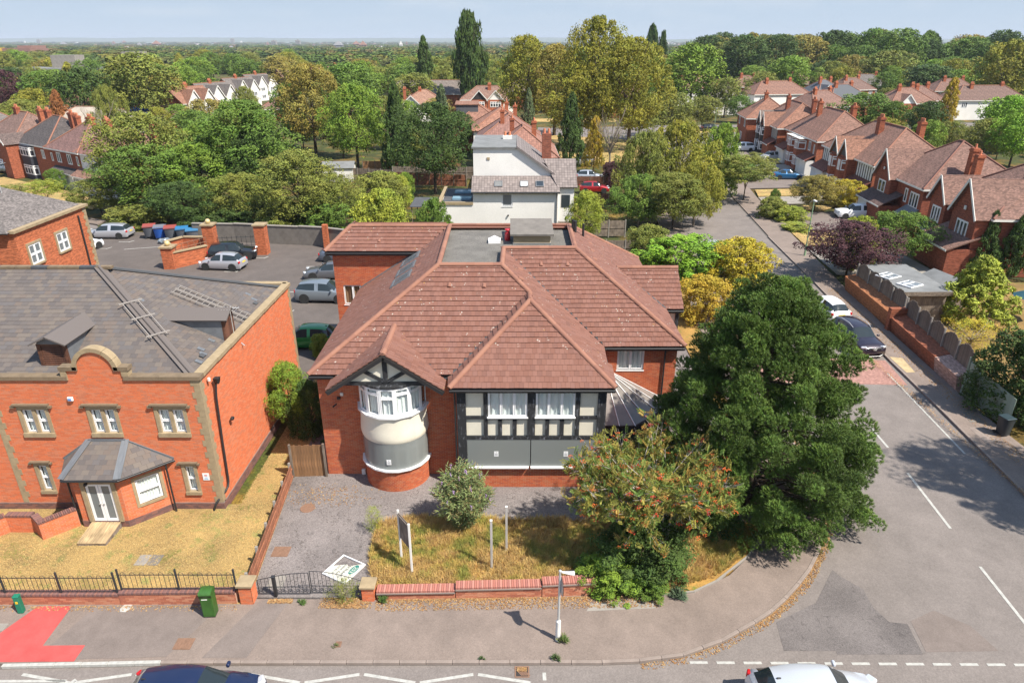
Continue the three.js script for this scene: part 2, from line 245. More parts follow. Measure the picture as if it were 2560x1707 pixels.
const ridgeGeo = (() => { const g = new THREE.CylinderGeometry(0.125, 0.135, 0.46, 8, 1, false, -Math.PI / 2, Math.PI); g.rotateX(-Math.PI / 2); return g; })();
function ridge(thg, a, b, tones = mRidge, geo = ridgeGeo, step = 0.45, lift = 0.0, name = 'ridge_tile') {
  const l = a.distanceTo(b), n = Math.max(1, Math.round(l / step)), dir = b.clone().sub(a).normalize(), r = rng(Math.round(a.x * 91 + b.z * 13));
  for (let i = 0; i < n; i++) {
    const o = cast(new THREE.Mesh(geo, tones[Math.floor(r() * tones.length)])); o.name = name;
    const z = dir.clone(), x = new THREE.Vector3().crossVectors(UP, z).normalize(), y = new THREE.Vector3().crossVectors(z, x); o.quaternion.setFromRotationMatrix(new THREE.Matrix4().makeBasis(x, y, z));
    o.scale.z = l / n / step; o.position.copy(a).lerp(b, (i + 0.5) / n).addScaledVector(y, lift - 0.02); if (thg.back) o.position.add(thg.back); thg.add(o);
  }
}
// a window facing +z of its own axes, foot centre at the origin
function win(parent, x, y, z, turn, w, h, o = {}) {
  const g = sub(parent, o.name || 'window', x, y, z, turn), cols = o.cols || [1], tot = cols.reduce((a, b) => a + b), t = o.t || 0.055, mat = o.mat || mm.upvc, dp = o.depth || 0.07;
  const key = ['win', w.toFixed(2), h.toFixed(2), cols, t, o.transom, o.sill, dp].join();
  const made = cached(key, () => {
    const fr = [bx(-w / 2, w / 2, 0, t, 0, dp), bx(-w / 2, w / 2, h - t, h, 0, dp), bx(-w / 2, -w / 2 + t, t, h - t, 0, dp), bx(w / 2 - t, w / 2, t, h - t, 0, dp)], panes = [];
    let a = -w / 2 + t; const inner = w - 2 * t;
    cols.forEach((c, i) => {
      const b = a + inner * c / tot, l = i ? a + t * 0.5 : a, r = i < cols.length - 1 ? b - t * 0.5 : b; if (i) fr.push(bx(a - t * 0.5, a + t * 0.5, t, h - t, 0.002, dp - 0.002));
      const rows = o.transom ? [[t, h * o.transom - t / 2], [h * o.transom + t / 2, h - t]] : [[t, h - t]]; if (o.transom) fr.push(bx(l, r, h * o.transom - t / 2, h * o.transom + t / 2, -0.004, dp - 0.004));
      for (const [q0, q1] of rows) { const s = t * 0.55; fr.push(bx(l, r, q0, q0 + s, -0.012, 0.03), bx(l, r, q1 - s, q1, -0.012, 0.03), bx(l, l + s, q0 + s, q1 - s, -0.012, 0.03), bx(r - s, r, q0 + s, q1 - s, -0.012, 0.03)); panes.push([l + s, r - s, q0 + s, q1 - s]); }
      a = b;
    });
    if (o.sill) fr.push(bx(-w / 2 - 0.04, w / 2 + 0.04, -0.05, 0.0, -0.09, 0.05));
    return { fr: merge(fr), panes };
  });
  const fm = cast(new THREE.Mesh(made.fr, mat)); fm.name = 'frame'; g.add(fm);
  for (const [a, b, c, e] of made.panes) { const p = new THREE.Mesh(cached('pl' + [b - a, e - c].map((k) => k.toFixed(3)), () => new THREE.PlaneGeometry(b - a, e - c)), o.glass || mm.glass); p.position.set((a + b) / 2, (c + e) / 2, -0.025); p.name = 'pane'; cast(p); g.add(p); }
  if (o.curtain) { const cg = cached('cur' + [w.toFixed(2), h.toFixed(2), o.curtain], () => { const c = new THREE.PlaneGeometry(w - 0.1, h - 0.06, 40, 4), p = c.attributes.position; for (let i = 0; i < p.count; i++) { const u = p.getX(i), v = p.getY(i) / h; p.setZ(i, 0.03 * Math.sin(u * 26 / (o.curtain === 2 ? 0.5 : 1)) + 0.015 * Math.sin(u * 61 + v * 3)); } c.computeVertexNormals(); return c; }); const c = cast(new THREE.Mesh(cg, o.curtainMat || mm.curtain)); c.name = 'curtain'; c.position.set(0, h / 2, -0.11); g.add(c); }
  return g;
}
// ---------------------------------------------------------------- ground, streets, pavements
structure('ground', (() => { const g = new THREE.PlaneGeometry(26000, 26000, 1, 1); g.rotateX(-Math.PI / 2); g.translate(0, -0.06, -11000); const uv = g.attributes.uv; for (let i = 0; i < uv.count; i++) uv.setXY(i, g.attributes.position.getX(i), g.attributes.position.getZ(i)); return g; })(), mm.garden);
const kerbL = [[-60, 16.35], [-16.9, 16.35], [-11.7, 16.48], [-1.1, 16.5], [3, 16.5], [4.26, 16.56], [5.78, 16.8], [7.27, 17.4], [8.67, 18.22], [9.42, 18.72], [10.18, 19.35], [10.96, 20.1], [11.7, 20.89], [12.5, 21.95], [13.3, 23.3], [13.9, 25], [14.4, 28], [14.8, 33], [15.5, 42], [17, 55], [18.4, 68], [20, 86], [22, 103], [25.5, 125], [29, 143], [27, 150]];
const kerbR = [[60, 17.2], [33, 17.3], [29, 18.2], [26, 20.2], [24.2, 22.8], [23.4, 25.6], [23.7, 29], [24.07, 33.6], [24.5, 40], [26, 55.9], [27.2, 71], [29.3, 90.9], [31.9, 109], [36.5, 130], [42, 147], [52, 158]];
const roadEdge = (pts, y) => pts.map(([x, d]) => [x, d]);
structure('road', [flat(0, 0.05, [-80, -4], [80, -4], [80, 16.9], [60, 17.2], ...kerbR.slice(1).slice(0, 5), ...[...kerbL].reverse().filter((p) => p[1] < 25.2), [-80, 16.35]),
  flat(0, 0.05, ...kerbR.slice(5), [60, 172], [24, 172], ...[...kerbL].reverse().filter((p) => p[1] >= 25).map((p) => p)),], mm.road);
structure('far_road', [flat(0.004, 0.05, [20, 150], [27, 149], [44, 160], [120, 176], [120, 184], [40, 178], [10, 172], [-5, 178], [-5, 170])], mm.roadFar);
function offset(path, w) { return path.map((p, i) => { const a = path[Math.max(0, i - 1)], b = path[Math.min(path.length - 1, i + 1)], l = Math.hypot(b[0] - a[0], b[1] - a[1]); return [p[0] - (b[1] - a[1]) / l * w, p[1] + (b[0] - a[0]) / l * w]; }); }
// pavements: a strip of tarmac behind each kerb line
const kl2 = offset(kerbL, 0.13), kr2 = offset(kerbR, -0.13);
const backL = [[27.5, 146], [23, 125], [19.6, 103], [17.6, 86], [16, 68], [14.6, 55], [13.1, 42], [12.2, 33], [11.6, 27], [10.6, 23.2], [9.5, 21.62], [8.42, 20.58], [7.81, 20.23], [6.81, 19.68], [5.59, 19.54], [3.2, 19.5], [1.1, 19.5], [-5, 19.32], [-9.2, 19.35], [-60, 18.95]];
structure('pavement', flat(0.12, 0.16, ...kl2, ...backL), mm.pave);
const backR = [[58, 160], [47, 147], [41, 130], [35.5, 109], [32.6, 90.9], [30, 71], [28.2, 55.9], [27.0, 45], [26.3, 35.8], [26.1, 31], [26.2, 27], [28, 23], [31, 20.6], [36, 19.8], [60, 19.8]];
structure('pavement', flat(0.12, 0.16, ...kr2, ...backR), mm.pave);
function kerbRun(path, w, name) {
  const holder = structure(name, [flat(0.02, 0.05, ...path, ...offset(path, w).reverse())], mm.concreteDark); let n = 0;
  for (let i = 0; i + 1 < path.length; i++) {
    const [ax, ad] = path[i], [bx_, bd] = path[i + 1], l = Math.hypot(bx_ - ax, bd - ad); if (ad > 110 || Math.abs(ax) > 27) continue;
    const k = Math.max(1, Math.round(l / 0.915)), t = Math.atan2(bd - ad, bx_ - ax);
    for (let j = 0; j < k; j++) { const s = l / k, q = (j + 0.5) / k, o = cast(new THREE.Mesh(cached('kerb' + s.toFixed(2) + w, () => { const g = round(s - 0.008, 0.19, Math.abs(w) - 0.004, 0.018, 2); return meterUV(g); }), ax < -11.5 && ad < 17 && ax + (bx_ - ax) * q < -11.6 ? mm.paint : mm.kerb)); o.name = 'kerb_stone'; o.rotation.y = t; const px = ax + (bx_ - ax) * q, pd = ad + (bd - ad) * q; o.position.set(px - Math.sin(t) * w / 2, 0.035 + 0.004 * ((n * 7) % 3), -(pd + Math.cos(t) * w / 2)); holder.add(o); n++; }
  }
}
kerbRun(kerbL, 0.13, 'kerb_line'); kerbRun(kerbR, -0.13, 'kerb_line');
// plots
structure('forecourt', flat(0.128, 0.1, [-10.3, 19.42], [-5.3, 19.42], [-5.4, 20.4], [-5.75, 21.6], [-5.8, 23.6], [-4.3, 23.95], [4.6, 23.85], [10.4, 23.7], [11.4, 27], [11.6, 31], [-11.6, 31], [-11.6, 27]), mm.court, 'grey cracked tarmac forecourt in front of the half timbered house');
structure('front_garden', flat(0.14, 0.1, [-5.3, 19.42], [1.1, 19.6], [3.2, 19.6], [5.59, 19.6], [6.8, 19.75], [7.8, 20.3], [8.4, 20.65], [9.5, 21.7], [10.4, 23.1], [10.4, 23.7], [4.6, 23.85], [-4.3, 23.95], [-5.8, 23.6], [-5.75, 21.6], [-5.4, 20.4]), mm.soil);
structure('planting_bed', flat(0.118, 0.1, [10.3, 23.2], [11.7, 27], [12.3, 33], [13.2, 42], [14.7, 55], [16.1, 68], [14, 68], [11.9, 47], [11.5, 31], [11.3, 27], [10.3, 23.7]), mm.soil);
structure('lawn', flat(0.13, 0.1, [-60, 18.9], [-9.7, 19.1], [-10.35, 27], [-10.6, 41], [-12.1, 41], [-12.1, 25], [-60, 25]), mm.dry, 'parched yellow lawn in front of the brick office block');
structure('garden_edging', [beam(P(5.3, 0.13, 19.52), P(6.81, 0.13, 19.68), 0.07, 0.1), beam(P(6.81, 0.13, 19.68), P(7.81, 0.13, 20.23), 0.07, 0.1), beam(P(7.81, 0.13, 20.23), P(9.47, 0.13, 21.62), 0.07, 0.1), beam(P(9.47, 0.13, 21.62), P(10.5, 0.13, 23.1), 0.07, 0.1)], mm.concrete);
structure('car_park', flat(0.05, 0.1, [-11, 36], [-11, 67], [-16, 67.5], [-20, 68], [-28, 69], [-34, 69.5], [-40, 73], [-58, 73], [-60, 60], [-30, 41], [-30, 36]), mm.carpark);
structure('side_yard', flat(0.045, 0.1, [-11.6, 31], [11.6, 31], [12, 47], [-11, 62], [-11, 38]), mm.court);
// patches in the tarmac
const sheet = (name, y, m, ...xd) => structure(name, flat(y, 0.012, ...xd), m);
sheet('road_patch', 0.006, mm.patchDark, [9.46, 18.36], [11.27, 19.29], [12.6, 21.0], [12.77, 20.64], [13.33, 19.95], [13.27, 19.05], [13.51, 18.36], [14.12, 18.28], [13.94, 16.95], [11.04, 16.95], [11.05, 17.1], [9.28, 17.1]);
sheet('road_patch', 0.006, mm.patchMid, [14.3, 18.4], [15.4, 18.9], [16.3, 18.2], [16.6, 17.1], [14.1, 17.05]);
sheet('pavement_patch', 0.127, mm.patchMid, [-9.3, 19.3], [-8.2, 19.3], [-8.9, 16.7], [-10.4, 16.7]);
sheet('pavement_patch', 0.127, mm.patchMid, [-15.2, 19.0], [-10.5, 19.1], [-10.9, 18.4], [-11.6, 16.75], [-16, 16.6]);
sheet('paving_slab', 0.128, mm.concrete, [2.9, 19.12], [5.2, 19.32], [5.25, 18.9], [2.7, 18.75]);
sheet('pavement_patch', 0.127, mm.concreteDark, [25.2, 33.59], [25.95, 33.59], [25.63, 32.19], [24.87, 32.19]);
sheet('pavement_patch', 0.127, mm.kerb, [24.48, 31.65], [25.16, 31.65], [25.1, 30.25], [24.39, 30.13]);
sheet('tactile_paving', 0.127, M(C(0.62, 0.47, 0.26), 0.9, { map: again(tMottle, 1) }), [24.75, 40.6], [25.5, 40.4], [25.2, 38.3], [24.65, 38.3]);
sheet('raised_table', 0.008, M(C(0.50, 0.33, 0.30), 0.92, { map: again(tBrick, 0.9) }), [15.4, 41], [24.35, 40.3], [23.95, 36.8], [15.0, 37.2]);
sheet('pavement_paint', 0.132, mm.red, [-17.33, 18.98], [-16.1, 19.0], [-16.05, 17.2], [-14.6, 17.22], [-14.6, 16.56], [-18.4, 16.52], [-18.2, 17]);
// painted markings
const mark = (a, b, w, y = 0.009) => { const l = Math.hypot(b[0] - a[0], b[1] - a[1]), nx = -(b[1] - a[1]) / l * w / 2, nd = (b[0] - a[0]) / l * w / 2; structure('road_marking', flat(y, 0.008, [a[0] + nx, a[1] + nd], [b[0] + nx, b[1] + nd], [b[0] - nx, b[1] - nd], [a[0] - nx, a[1] - nd]), mm.paint); };
for (let i = -4; i < 5; i++) { const x = -8.6 + i * 1.87, up = ((i % 2) + 2) % 2; mark([x, up ? 15.83 : 16.15], [x + 1.72, up ? 16.15 : 15.83], 0.11); }
mark([1.06, 15.92], [1.06, 16.22], 0.12);
mark([-18, 15.88], [-14.5, 15.9], 0.1); mark([-14.35, 15.72], [-14.2, 15.95], 0.14);
for (let i = 0; i < 15; i++) { const x = 5.95 + i * 0.9; mark([x, 16.62 - i * 0.008], [x + 0.6, 16.62 - i * 0.008], 0.1); }
for (const [a, b] of [[[19.34, 31.9], [19.26, 29.86]], [[19.07, 27.6], [18.72, 23.5]], [[18.53, 21.18], [18.25, 17.2]]]) mark(a, b, 0.12);
mark([23.55, 38.4], [22.85, 29.27], 0.1);
for (const [x, d] of [[-24.1, 63.2], [-25.2, 59], [-18.2, 60.5], [-17.9, 53.5], [-17.4, 48.8], [-41, 66.5], [-40, 69]]) { mark([x - 0.8, d], [x + 0.3, d], 0.1, 0.058); mark([x + 0.3, d - 0.1], [x + 0.55, d + 0.5], 0.1, 0.058); }
mark([-38.8, 66.2], [-34, 67.6], 0.1, 0.058);
// covers and grates let into the ground
function cover(name, x, d, w, l, turn, m, label, cat) { const t = thing(name, label, cat, x, 0.13, d, turn); part(t, 'frame', bx(-w / 2, w / 2, -0.03, 0.008, -l / 2, l / 2), m); for (let i = 0; i < 5; i++) part(t, 'rib', bx(-w / 2 + 0.03 + i * (w - 0.06) / 5, -w / 2 + 0.03 + (i + 0.7) * (w - 0.06) / 5, 0.004, 0.018, -l / 2 + 0.03, l / 2 - 0.03), m); return t; }
cover('manhole_cover', -9.35, 21.9, 0.68, 0.6, 0, mm.rust, 'rusty square manhole cover in the forecourt tarmac', 'manhole cover');
cover('pavement_grating', -11.25, 17.28, 0.6, 0.48, 0, mm.rust, 'rusty square grating in the pavement near the green cabinet', 'grating');
cover('pavement_cover', -5.95, 17.26, 0.2, 0.24, 0, mm.rust, 'tiny rusty stop tap cover in the pavement', 'cover');
cover('utility_cover', -18.1, 18.0, 0.5, 0.34, 0, mm.concrete, 'pale utility cover left of the red painted strip', 'cover');
cover('concrete_cover', -9.0, 20.2, 0.6, 0.68, 0, mm.concrete, 'pale concrete slab cover just inside the iron gate', 'cover');
{ const t = thing('round_cover', 'rusty round cover in the forecourt near the timber gate', 'manhole cover', -9.05, 0.13, 24.72); part(t, 'lid', new THREE.CylinderGeometry(0.3, 0.3, 0.03, 24), mm.rust); part(t, 'ring', new THREE.TorusGeometry(0.31, 0.018, 6, 24).rotateX(Math.PI / 2), mm.rust); }
{ const t = thing('road_drain', 'iron drain grating choked with dry leaves by the kerb', 'drain', 0.33, 0, 16.25); part(t, 'frame', [bx(-0.24, 0.24, -0.03, 0.012, -0.22, -0.18), bx(-0.24, 0.24, -0.03, 0.012, 0.18, 0.22), bx(-0.24, -0.2, -0.03, 0.012, -0.18, 0.18), bx(0.2, 0.24, -0.03, 0.012, -0.18, 0.18)], mm.rust); part(t, 'pit', bx(-0.2, 0.2, 0.001, 0.004, -0.18, 0.18), mm.dark); for (let i = 0; i < 6; i++) { const g = bx(-0.014, 0.014, 0.002, 0.014, -0.2, 0.2); g.rotateY(0.7); part(t, 'bar', at(g, -0.13 + i * 0.052, 0, 0), mm.rust); } }
{ const t = thing('lawn_chamber', 'pair of concrete chamber covers set in the dry lawn', 'cover', -14.45, 0.13, 21.4, 0); part(t, 'slab', bx(-0.47, -0.02, -0.02, 0.02, -0.3, 0.3), mm.concrete); part(t, 'slab', bx(0.02, 0.47, -0.02, 0.018, -0.3, 0.3), mm.concreteDark); }
single('road_plate', flat(0.135, 0.01, [-14.2, 19.1], [-13.92, 19.12], [-13.9, 18.85], [-14.0, 18.7], [-14.2, 18.72], [-14.27, 18.85]), mm.paint, 'small white painted tab on the pavement by the wall', 'marking');

// verges, drives and the left hand street
structure('grass_verge', flat(0.02, 0.05, [6, 120], [21, 120], [24, 128], [27.5, 143], [25, 150], [10, 158], [0, 150]), mm.dry); structure('grass_verge', flat(0.03, 0.05, [36, 160], [46, 163], [75, 168], [75, 171], [38, 169]), mm.dry); structure('grass_verge', flat(0.02, 0.05, [-10, 186], [30, 186], [30, 194], [-10, 194]), mm.dry);
[[[30.5, 74], [40.5, 73.5], [41, 82], [31, 83]], [[32.2, 86.5], [43, 88], [43.2, 92], [32.8, 91]], [[33.5, 97], [44, 98], [44.5, 108], [35, 107]], [[36.5, 112], [46, 113], [46.5, 118], [38, 117]], [[40, 126], [47, 127], [47, 137], [43, 137]], [[29, 58], [38, 57], [38, 66], [29.6, 67]]].forEach((p, i) => structure('driveway', flat(0.125 + i * 0.001, 0.1, ...p), i % 2 ? mm.concrete : mm.patchMid));
[[[31.5, 83.4], [38, 83], [41, 85.8], [32, 86.2]], [[33, 91.5], [42.5, 92.5], [43, 97], [34, 96]], [[38, 118], [46, 119], [46.5, 125], [41, 125]], [[29.8, 67.5], [39, 67], [40, 72.8], [30.4, 73.5]]].forEach((p, i) => structure('front_lawn', flat(0.132 + i * 0.001, 0.1, ...p), mm.dry));
structure('left_street', flat(0.01, 0.05, [-115, 108], [-66, 86], [-58, 81.5], [-47, 76], [-45, 73.5], [-62, 73.5], [-120, 96]), mm.roadFar); structure('pavement', flat(0.12, 0.16, [-115, 110.2], [-66, 88.2], [-58, 83.6], [-47, 78], [-47, 76.2], [-58, 81.7], [-66, 86.2], [-115, 108.2]), mm.pave); structure('front_lawn', flat(0.1, 0.1, [-80, 98], [-60, 88], [-52, 84], [-53, 88], [-60, 94], [-78, 106]), mm.dry);
structure('garden_ground', flat(0.03, 0.1, [27.3, 34], [45, 34], [45, 56], [29.5, 56], [28.3, 46]), M(C(0.46, 0.43, 0.42), 0.97, { map: again(tDry, 1 / 7) }));
// ---------------------------------------------------------------- the half timbered house in the middle
const house = placed('timbered_house', 'large red brick house with half timbered wing and red tiled hipped roof, vacant', 'house', -0.5, 33);
{
  const tl = [], br = [], H = house;
  const wm = brickWall(0.62, 0.20, 0.10);
  // walls
  brickFace(H, br, -8.75, 27.35, -2.4, 27.35, 0, null, [[2.0, 4.7, 1.25, 2.66], [2.0, 4.7, 4.05, 5.3]], { h: 5.4, mortar: mm.mortarB });
  brickFace(H, br, -2.4, 26.3, 4.1, 26.3, 0, null, [], { h: 1.27, mortar: mm.mortarB });
  brickFace(H, br, 4.1, 26.3, 4.1, 30.25, 0, null, [], { h: 5.4, mortar: mm.mortarB, brick: { late: 20 } });
  brickFace(H, br, 4.1, 30.25, 8.05, 30.25, 0, null, [[1.05, 2.36, 4.22, 5.46]], { h: 5.6, mortar: mm.mortarB, brick: { late: 4 } });
  brickFace(H, br, -10.5, 38.55, -4.4, 38.55, 0, null, [[0.45, 1.5, 4.55, 5.8]], { h: 7.85, mortar: mm.mortarB, brick: { late: 4 } });
  for (const w of [[-8.75, -8.5, 0, 5.5, 27.6, 38.5], [7.8, 8.05, 0, 5.55, 30.5, 44.0], [-10.5, -10.25, 0, 7.85, 38.8, 42.5], [-10.25, 8.05, 0, 5.5, 44.0, 44.25], [-10.25, -4, 5.5, 7.85, 42.3, 42.5], [-2.4, -2.15, 0, 5.4, 26.55, 27.34], [8.06, 9.2, 2.6, 5.6, 35.3, 39.0]]) part(H, 'wall', bx(...w), wm);
  // half timbering of the wing: rendered panels behind proud posts and rails
  const td = 26.2, t = (x0, x1, y0, y1, dd = 0) => part(H, 'timber', bx(x0, x1, y0, y1, td - dd, 26.3), mm.timber);
  part(H, 'wall', wallShape([[-2.4, 1.27], [4.1, 1.27], [4.1, 5.4], [-2.4, 5.4]], [[-1.06, 0.68, 3.9, 5.16], [1.02, 2.78, 3.9, 5.16], [-2.02, 3.74, 1.33, 2.74]], 0.2).translate(0, 0, -26.28), mm.render);
  for (const [a, b] of [[-2.42, -2.02], [0.68, 1.02], [3.75, 4.12]]) t(a, b, 2.92, 5.36, 0.02);
  t(-2.42, -2.02, 1.3, 2.92, 0.02); t(3.75, 4.12, 1.3, 2.92, 0.02);
  for (const [a, b] of [[-1.25, -1.07], [2.79, 2.98]]) t(a, b, 2.92, 5.3);
  for (const [a, b] of [[-2.02, -1.25], [2.98, 3.75]]) t(a, b, 3.78, 3.93);
  for (const [a, b] of [[-1.07, 0.68], [1.02, 2.79]]) t(a, b, 3.74, 3.85, -0.03);
  for (const [a, b] of [[-0.62, -0.44], [0.03, 0.21], [1.47, 1.65], [2.12, 2.3]]) t(a, b, 2.92, 3.74);
  t(-2.02, 3.75, 2.74, 2.92, 0.01);
  for (const x of [-0.19, 1.9]) win(H, x, 3.9, -26.22, 0, 1.72, 1.26, { cols: [1, 1.1, 1], sill: true, curtain: 1 });
  // ground floor windows behind sheets of clouded plastic
  const sheetM = new THREE.MeshPhysicalMaterial({ color: C(0.36, 0.385, 0.375), roughness: 0.2, transmission: 0.45, thickness: 0, ior: 1.5 });
  for (const [a, b] of [[-2.02, 0.83], [0.85, 3.74]]) { const s = part(H, 'plastic_sheet', bx(a + 0.01, b - 0.01, 1.34, 2.73, 26.2, 26.206), sheetM); }
  for (const x of [-0.66, 2.26]) { win(H, x, 1.36, -26.3, 0, 2.6, 1.36, { cols: [1, 1.3, 1.3, 1], transom: 0.76, glass: mm.paneGrey }); part(H, 'sill', bx(x - 1.42, x + 1.42, 1.27, 1.335, 26.08, 26.26), mm.upvc); }
  for (const x of [-0.71, 2.43]) notice(H, x, 1.86, 26.19, 0.2, 0.27);
  // rounded bay
  const cx = -5.4, cd = 27.4, disc = (R, y0, y1, n = 28) => { const p = []; for (let i = 0; i <= n; i++) { const a = -Math.PI / 2 + Math.PI * i / n; p.push(new THREE.Vector2(cx + R * Math.sin(a), R * Math.cos(a))); } const g = new THREE.ExtrudeGeometry(new THREE.Shape(p), { depth: y1 - y0, bevelEnabled: false }); g.rotateX(-Math.PI / 2); g.scale(1, 1, -1); g.translate(0, y0, -cd); const q = g, pp = q.attributes.position.array; for (let i = 0; i < pp.length; i += 9) for (let k = 0; k < 3; k++) { const z = pp[i + 3 + k]; pp[i + 3 + k] = pp[i + 6 + k]; pp[i + 6 + k] = z; } q.computeVertexNormals(); return meterUV(toCreasedNormals(q, 0.6)); };
  part(H, 'bay_plinth', disc(1.47, 0, 1.24), mm.mortarB);
  { const list = []; for (let k = 0; k < 16; k++) { const n = Math.round(Math.PI * 1.48 / 0.16), r = rng(k + 5); for (let i = 0; i < n; i++) { const a = -Math.PI / 2 + Math.PI * (i + (k % 2) * 0.5) / n; if (a > 1.55) continue; const u = new THREE.Vector3(Math.cos(a), 0, Math.sin(a)), nn = new THREE.Vector3(Math.sin(a), 0, Math.cos(a)); u.set(nn.z, 0, -nn.x); const m = new THREE.Matrix4().makeBasis(u.clone().multiplyScalar(0.148), UP.clone().multiplyScalar(0.064), nn.clone().multiplyScalar(0.014)); m.setPosition(cx + 1.472 * nn.x, 0.02 + k * 0.0765, -cd + 1.472 * nn.z); list.push({ m, t: Math.floor(r() * 6) }); } } pieces(H, 'bay_brick', unit, mBrickA, list, 220); }
  part(H, 'bay_sill', disc(1.62, 1.24, 1.32, 9), mm.upvc);
  part(H, 'bay_panel', (() => { const prof = [[1.50, 2.66], [1.53, 2.72], [1.56, 2.9], [1.54, 3.2], [1.51, 3.6], [1.52, 3.95], [1.54, 4.0]].map(([r, y]) => new THREE.Vector2(r, y)); const g = new THREE.LatheGeometry(prof, 28, -Math.PI / 2, Math.PI); g.translate(cx, 0, -cd); return meterUV(g); })(), mm.render);
  part(H, 'bay_floor', disc(1.49, 2.62, 2.68), mm.render); part(H, 'bay_sill', disc(1.64, 3.98, 4.06, 7), mm.upvc);
  for (let i = 0; i < 7; i++) {
    const a = -Math.PI / 2 + Math.PI * (i + 0.5) / 7, w = 2 * 1.5 * Math.sin(Math.PI / 14) - 0.004, R = 1.5 * Math.cos(Math.PI / 14);
    win(H, cx + R * Math.sin(a), 4.06, -cd + R * Math.cos(a), a, w, 1.34, { cols: [1], transom: i === 3 ? 0.66 : 0.78, t: 0.06, curtain: i > 0 && i < 6 ? 1 : 0 });
  }
  part(H, 'bay_head', disc(1.52, 5.4, 5.5, 14), mm.timber);
  for (let i = 0; i < 9; i++) { const a = -Math.PI / 2 + Math.PI * (i + 0.5) / 9, w = 2 * 1.44 * Math.sin(Math.PI / 18) - 0.004, R = 1.44 * Math.cos(Math.PI / 18); win(H, cx + R * Math.sin(a), 1.32, -cd + R * Math.cos(a), a, w, 1.32, { cols: [1], transom: 0.75, glass: mm.paneGrey }); }
  part(H, 'plastic_sheet', (() => { const g = new THREE.CylinderGeometry(1.5, 1.5, 1.32, 40, 1, true, -Math.PI / 2, Math.PI); g.translate(cx, 1.99, -cd); return g; })(), sheetM);
  notice(H, cx - 0.12, 1.62, cd - 1.53, 0.2, 0.27);
  // gable over the bay
  const verge = 25.95, ap = P(-5.43, 7.02, verge), gl = P(-7.98, 5.3, verge), gr = P(-2.95, 5.3, verge), back = P(-5.43, 7.02, 29.3);
  roofSlope(H, tl, [gl, ap, back, P(-7.62, 5.54, 27.02), P(-7.98, 5.3, 27.02)]); roofSlope(H, tl, [gr, P(-2.95, 5.3, 27.02), P(-3.28, 5.54, 27.02), back, ap]);
  ridge(H, ap, back.clone().add(P(0, 0, -0.1)));
  const face = (pts, dd, m, name) => part(H, name, (() => { const g = new THREE.ExtrudeGeometry(new THREE.Shape(pts.map((p) => new THREE.Vector2(...p))), { depth: 0.08, bevelEnabled: false }); g.translate(0, 0, -dd - 0.08); return meterUV(g); })(), m);
  face([[-7.55, 5.48], [-3.35, 5.48], [-5.43, 6.9]], 26.22, mm.render, 'gable_panel');
  const tb = (a, b, w) => part(H, 'timber', beam(P(a[0], a[1], 26.2), P(b[0], b[1], 26.2), 0.1, w), mm.timber);
  tb([-7.35, 5.56], [-3.5, 5.56], 0.17); tb([-5.43, 5.6], [-5.43, 6.8], 0.001); part(H, 'timber', bx(-5.53, -5.33, 5.62, 6.8, 26.14, 26.22), mm.timber); tb([-5.5, 5.64], [-6.5, 6.25], 0.16); tb([-5.36, 5.64], [-4.36, 6.25], 0.16);
  for (const e of [gl, gr]) part(H, 'barge_board', beam(ap.clone().add(P(0, -0.16, 0.04)), e.clone().add(P(0, -0.13, 0.04)), 0.05, 0.2), mm.black);
  // main roof
  const FL = P(-3.6, 9, 32.1), FR = P(-0.5, 9, 32.1), S = P(-0.45, 9, 35.05), SR = P(3.35, 9, 35.1), RR = P(3.4, 9, 40), RL = P(-3.7, 9, 39.9), WA = P(0.84, 8.05, 29.7), WJ = P(0.84, 8.05, 30.72);
  const EL = P(-9, 5.55, 27), wl = P(-2.7, 5.42, 25.95), wr = P(4.45, 5.42, 25.95), v1 = P(-2.7, 5.55, 27);
  roofSlope(H, tl, [EL, v1, WJ, FR, FL]);
  roofSlope(H, tl, [P(-9, 5.55, 38.5), EL, FL, RL, P(-5.3, 7.9, 38.5)]);
  roofSlope(H, tl, [wl, WA, WJ, v1, P(-2.7, 5.42, 26.9)]);
  roofSlope(H, tl, [wl, wr, WA]);
  roofSlope(H, tl, [wr, P(4.45, 5.62, 30.0), S, FR, WJ, WA]);
  roofSlope(H, tl, [P(4.45, 5.6, 29.95), P(8.35, 5.6, 29.95), SR, S]);
  roofSlope(H, tl, [P(8.35, 5.6, 29.95), P(8.5, 5.6, 44.6), RR, SR]);
  roofSlope(H, tl, [P(8.4, 5.6, 34.95), P(9.42, 5.6, 34.95), P(9.42, 7.25, 37.2), P(5.95, 7.25, 37.2)]);
  roofSlope(H, tl, [P(9.42, 5.6, 39.4), P(8.4, 5.6, 39.4), P(5.95, 7.25, 37.2), P(9.42, 7.25, 37.2)]);
  roofSlope(H, tl, [P(-10.85, 7.9, 38.25), P(-5.3, 7.9, 38.25), P(-3.75, 8.97, 39.95), P(-9.6, 8.97, 39.95)]);
  roofSlope(H, tl, [P(-10.85, 7.9, 42.7), P(-10.85, 7.9, 38.25), P(-9.6, 8.97, 39.95), P(-9.6, 8.97, 41)]);
  part(H, 'roof_deck', [slab([P(8.5, 5.6, 44.6), P(-9, 5.55, 44.6), RL, RR], 0.1), slab([P(-10.85, 7.9, 42.7), P(-9.6, 8.97, 41), P(-4, 8.97, 41), P(-4, 7.9, 42.7)], 0.1)], mTiles[0]);
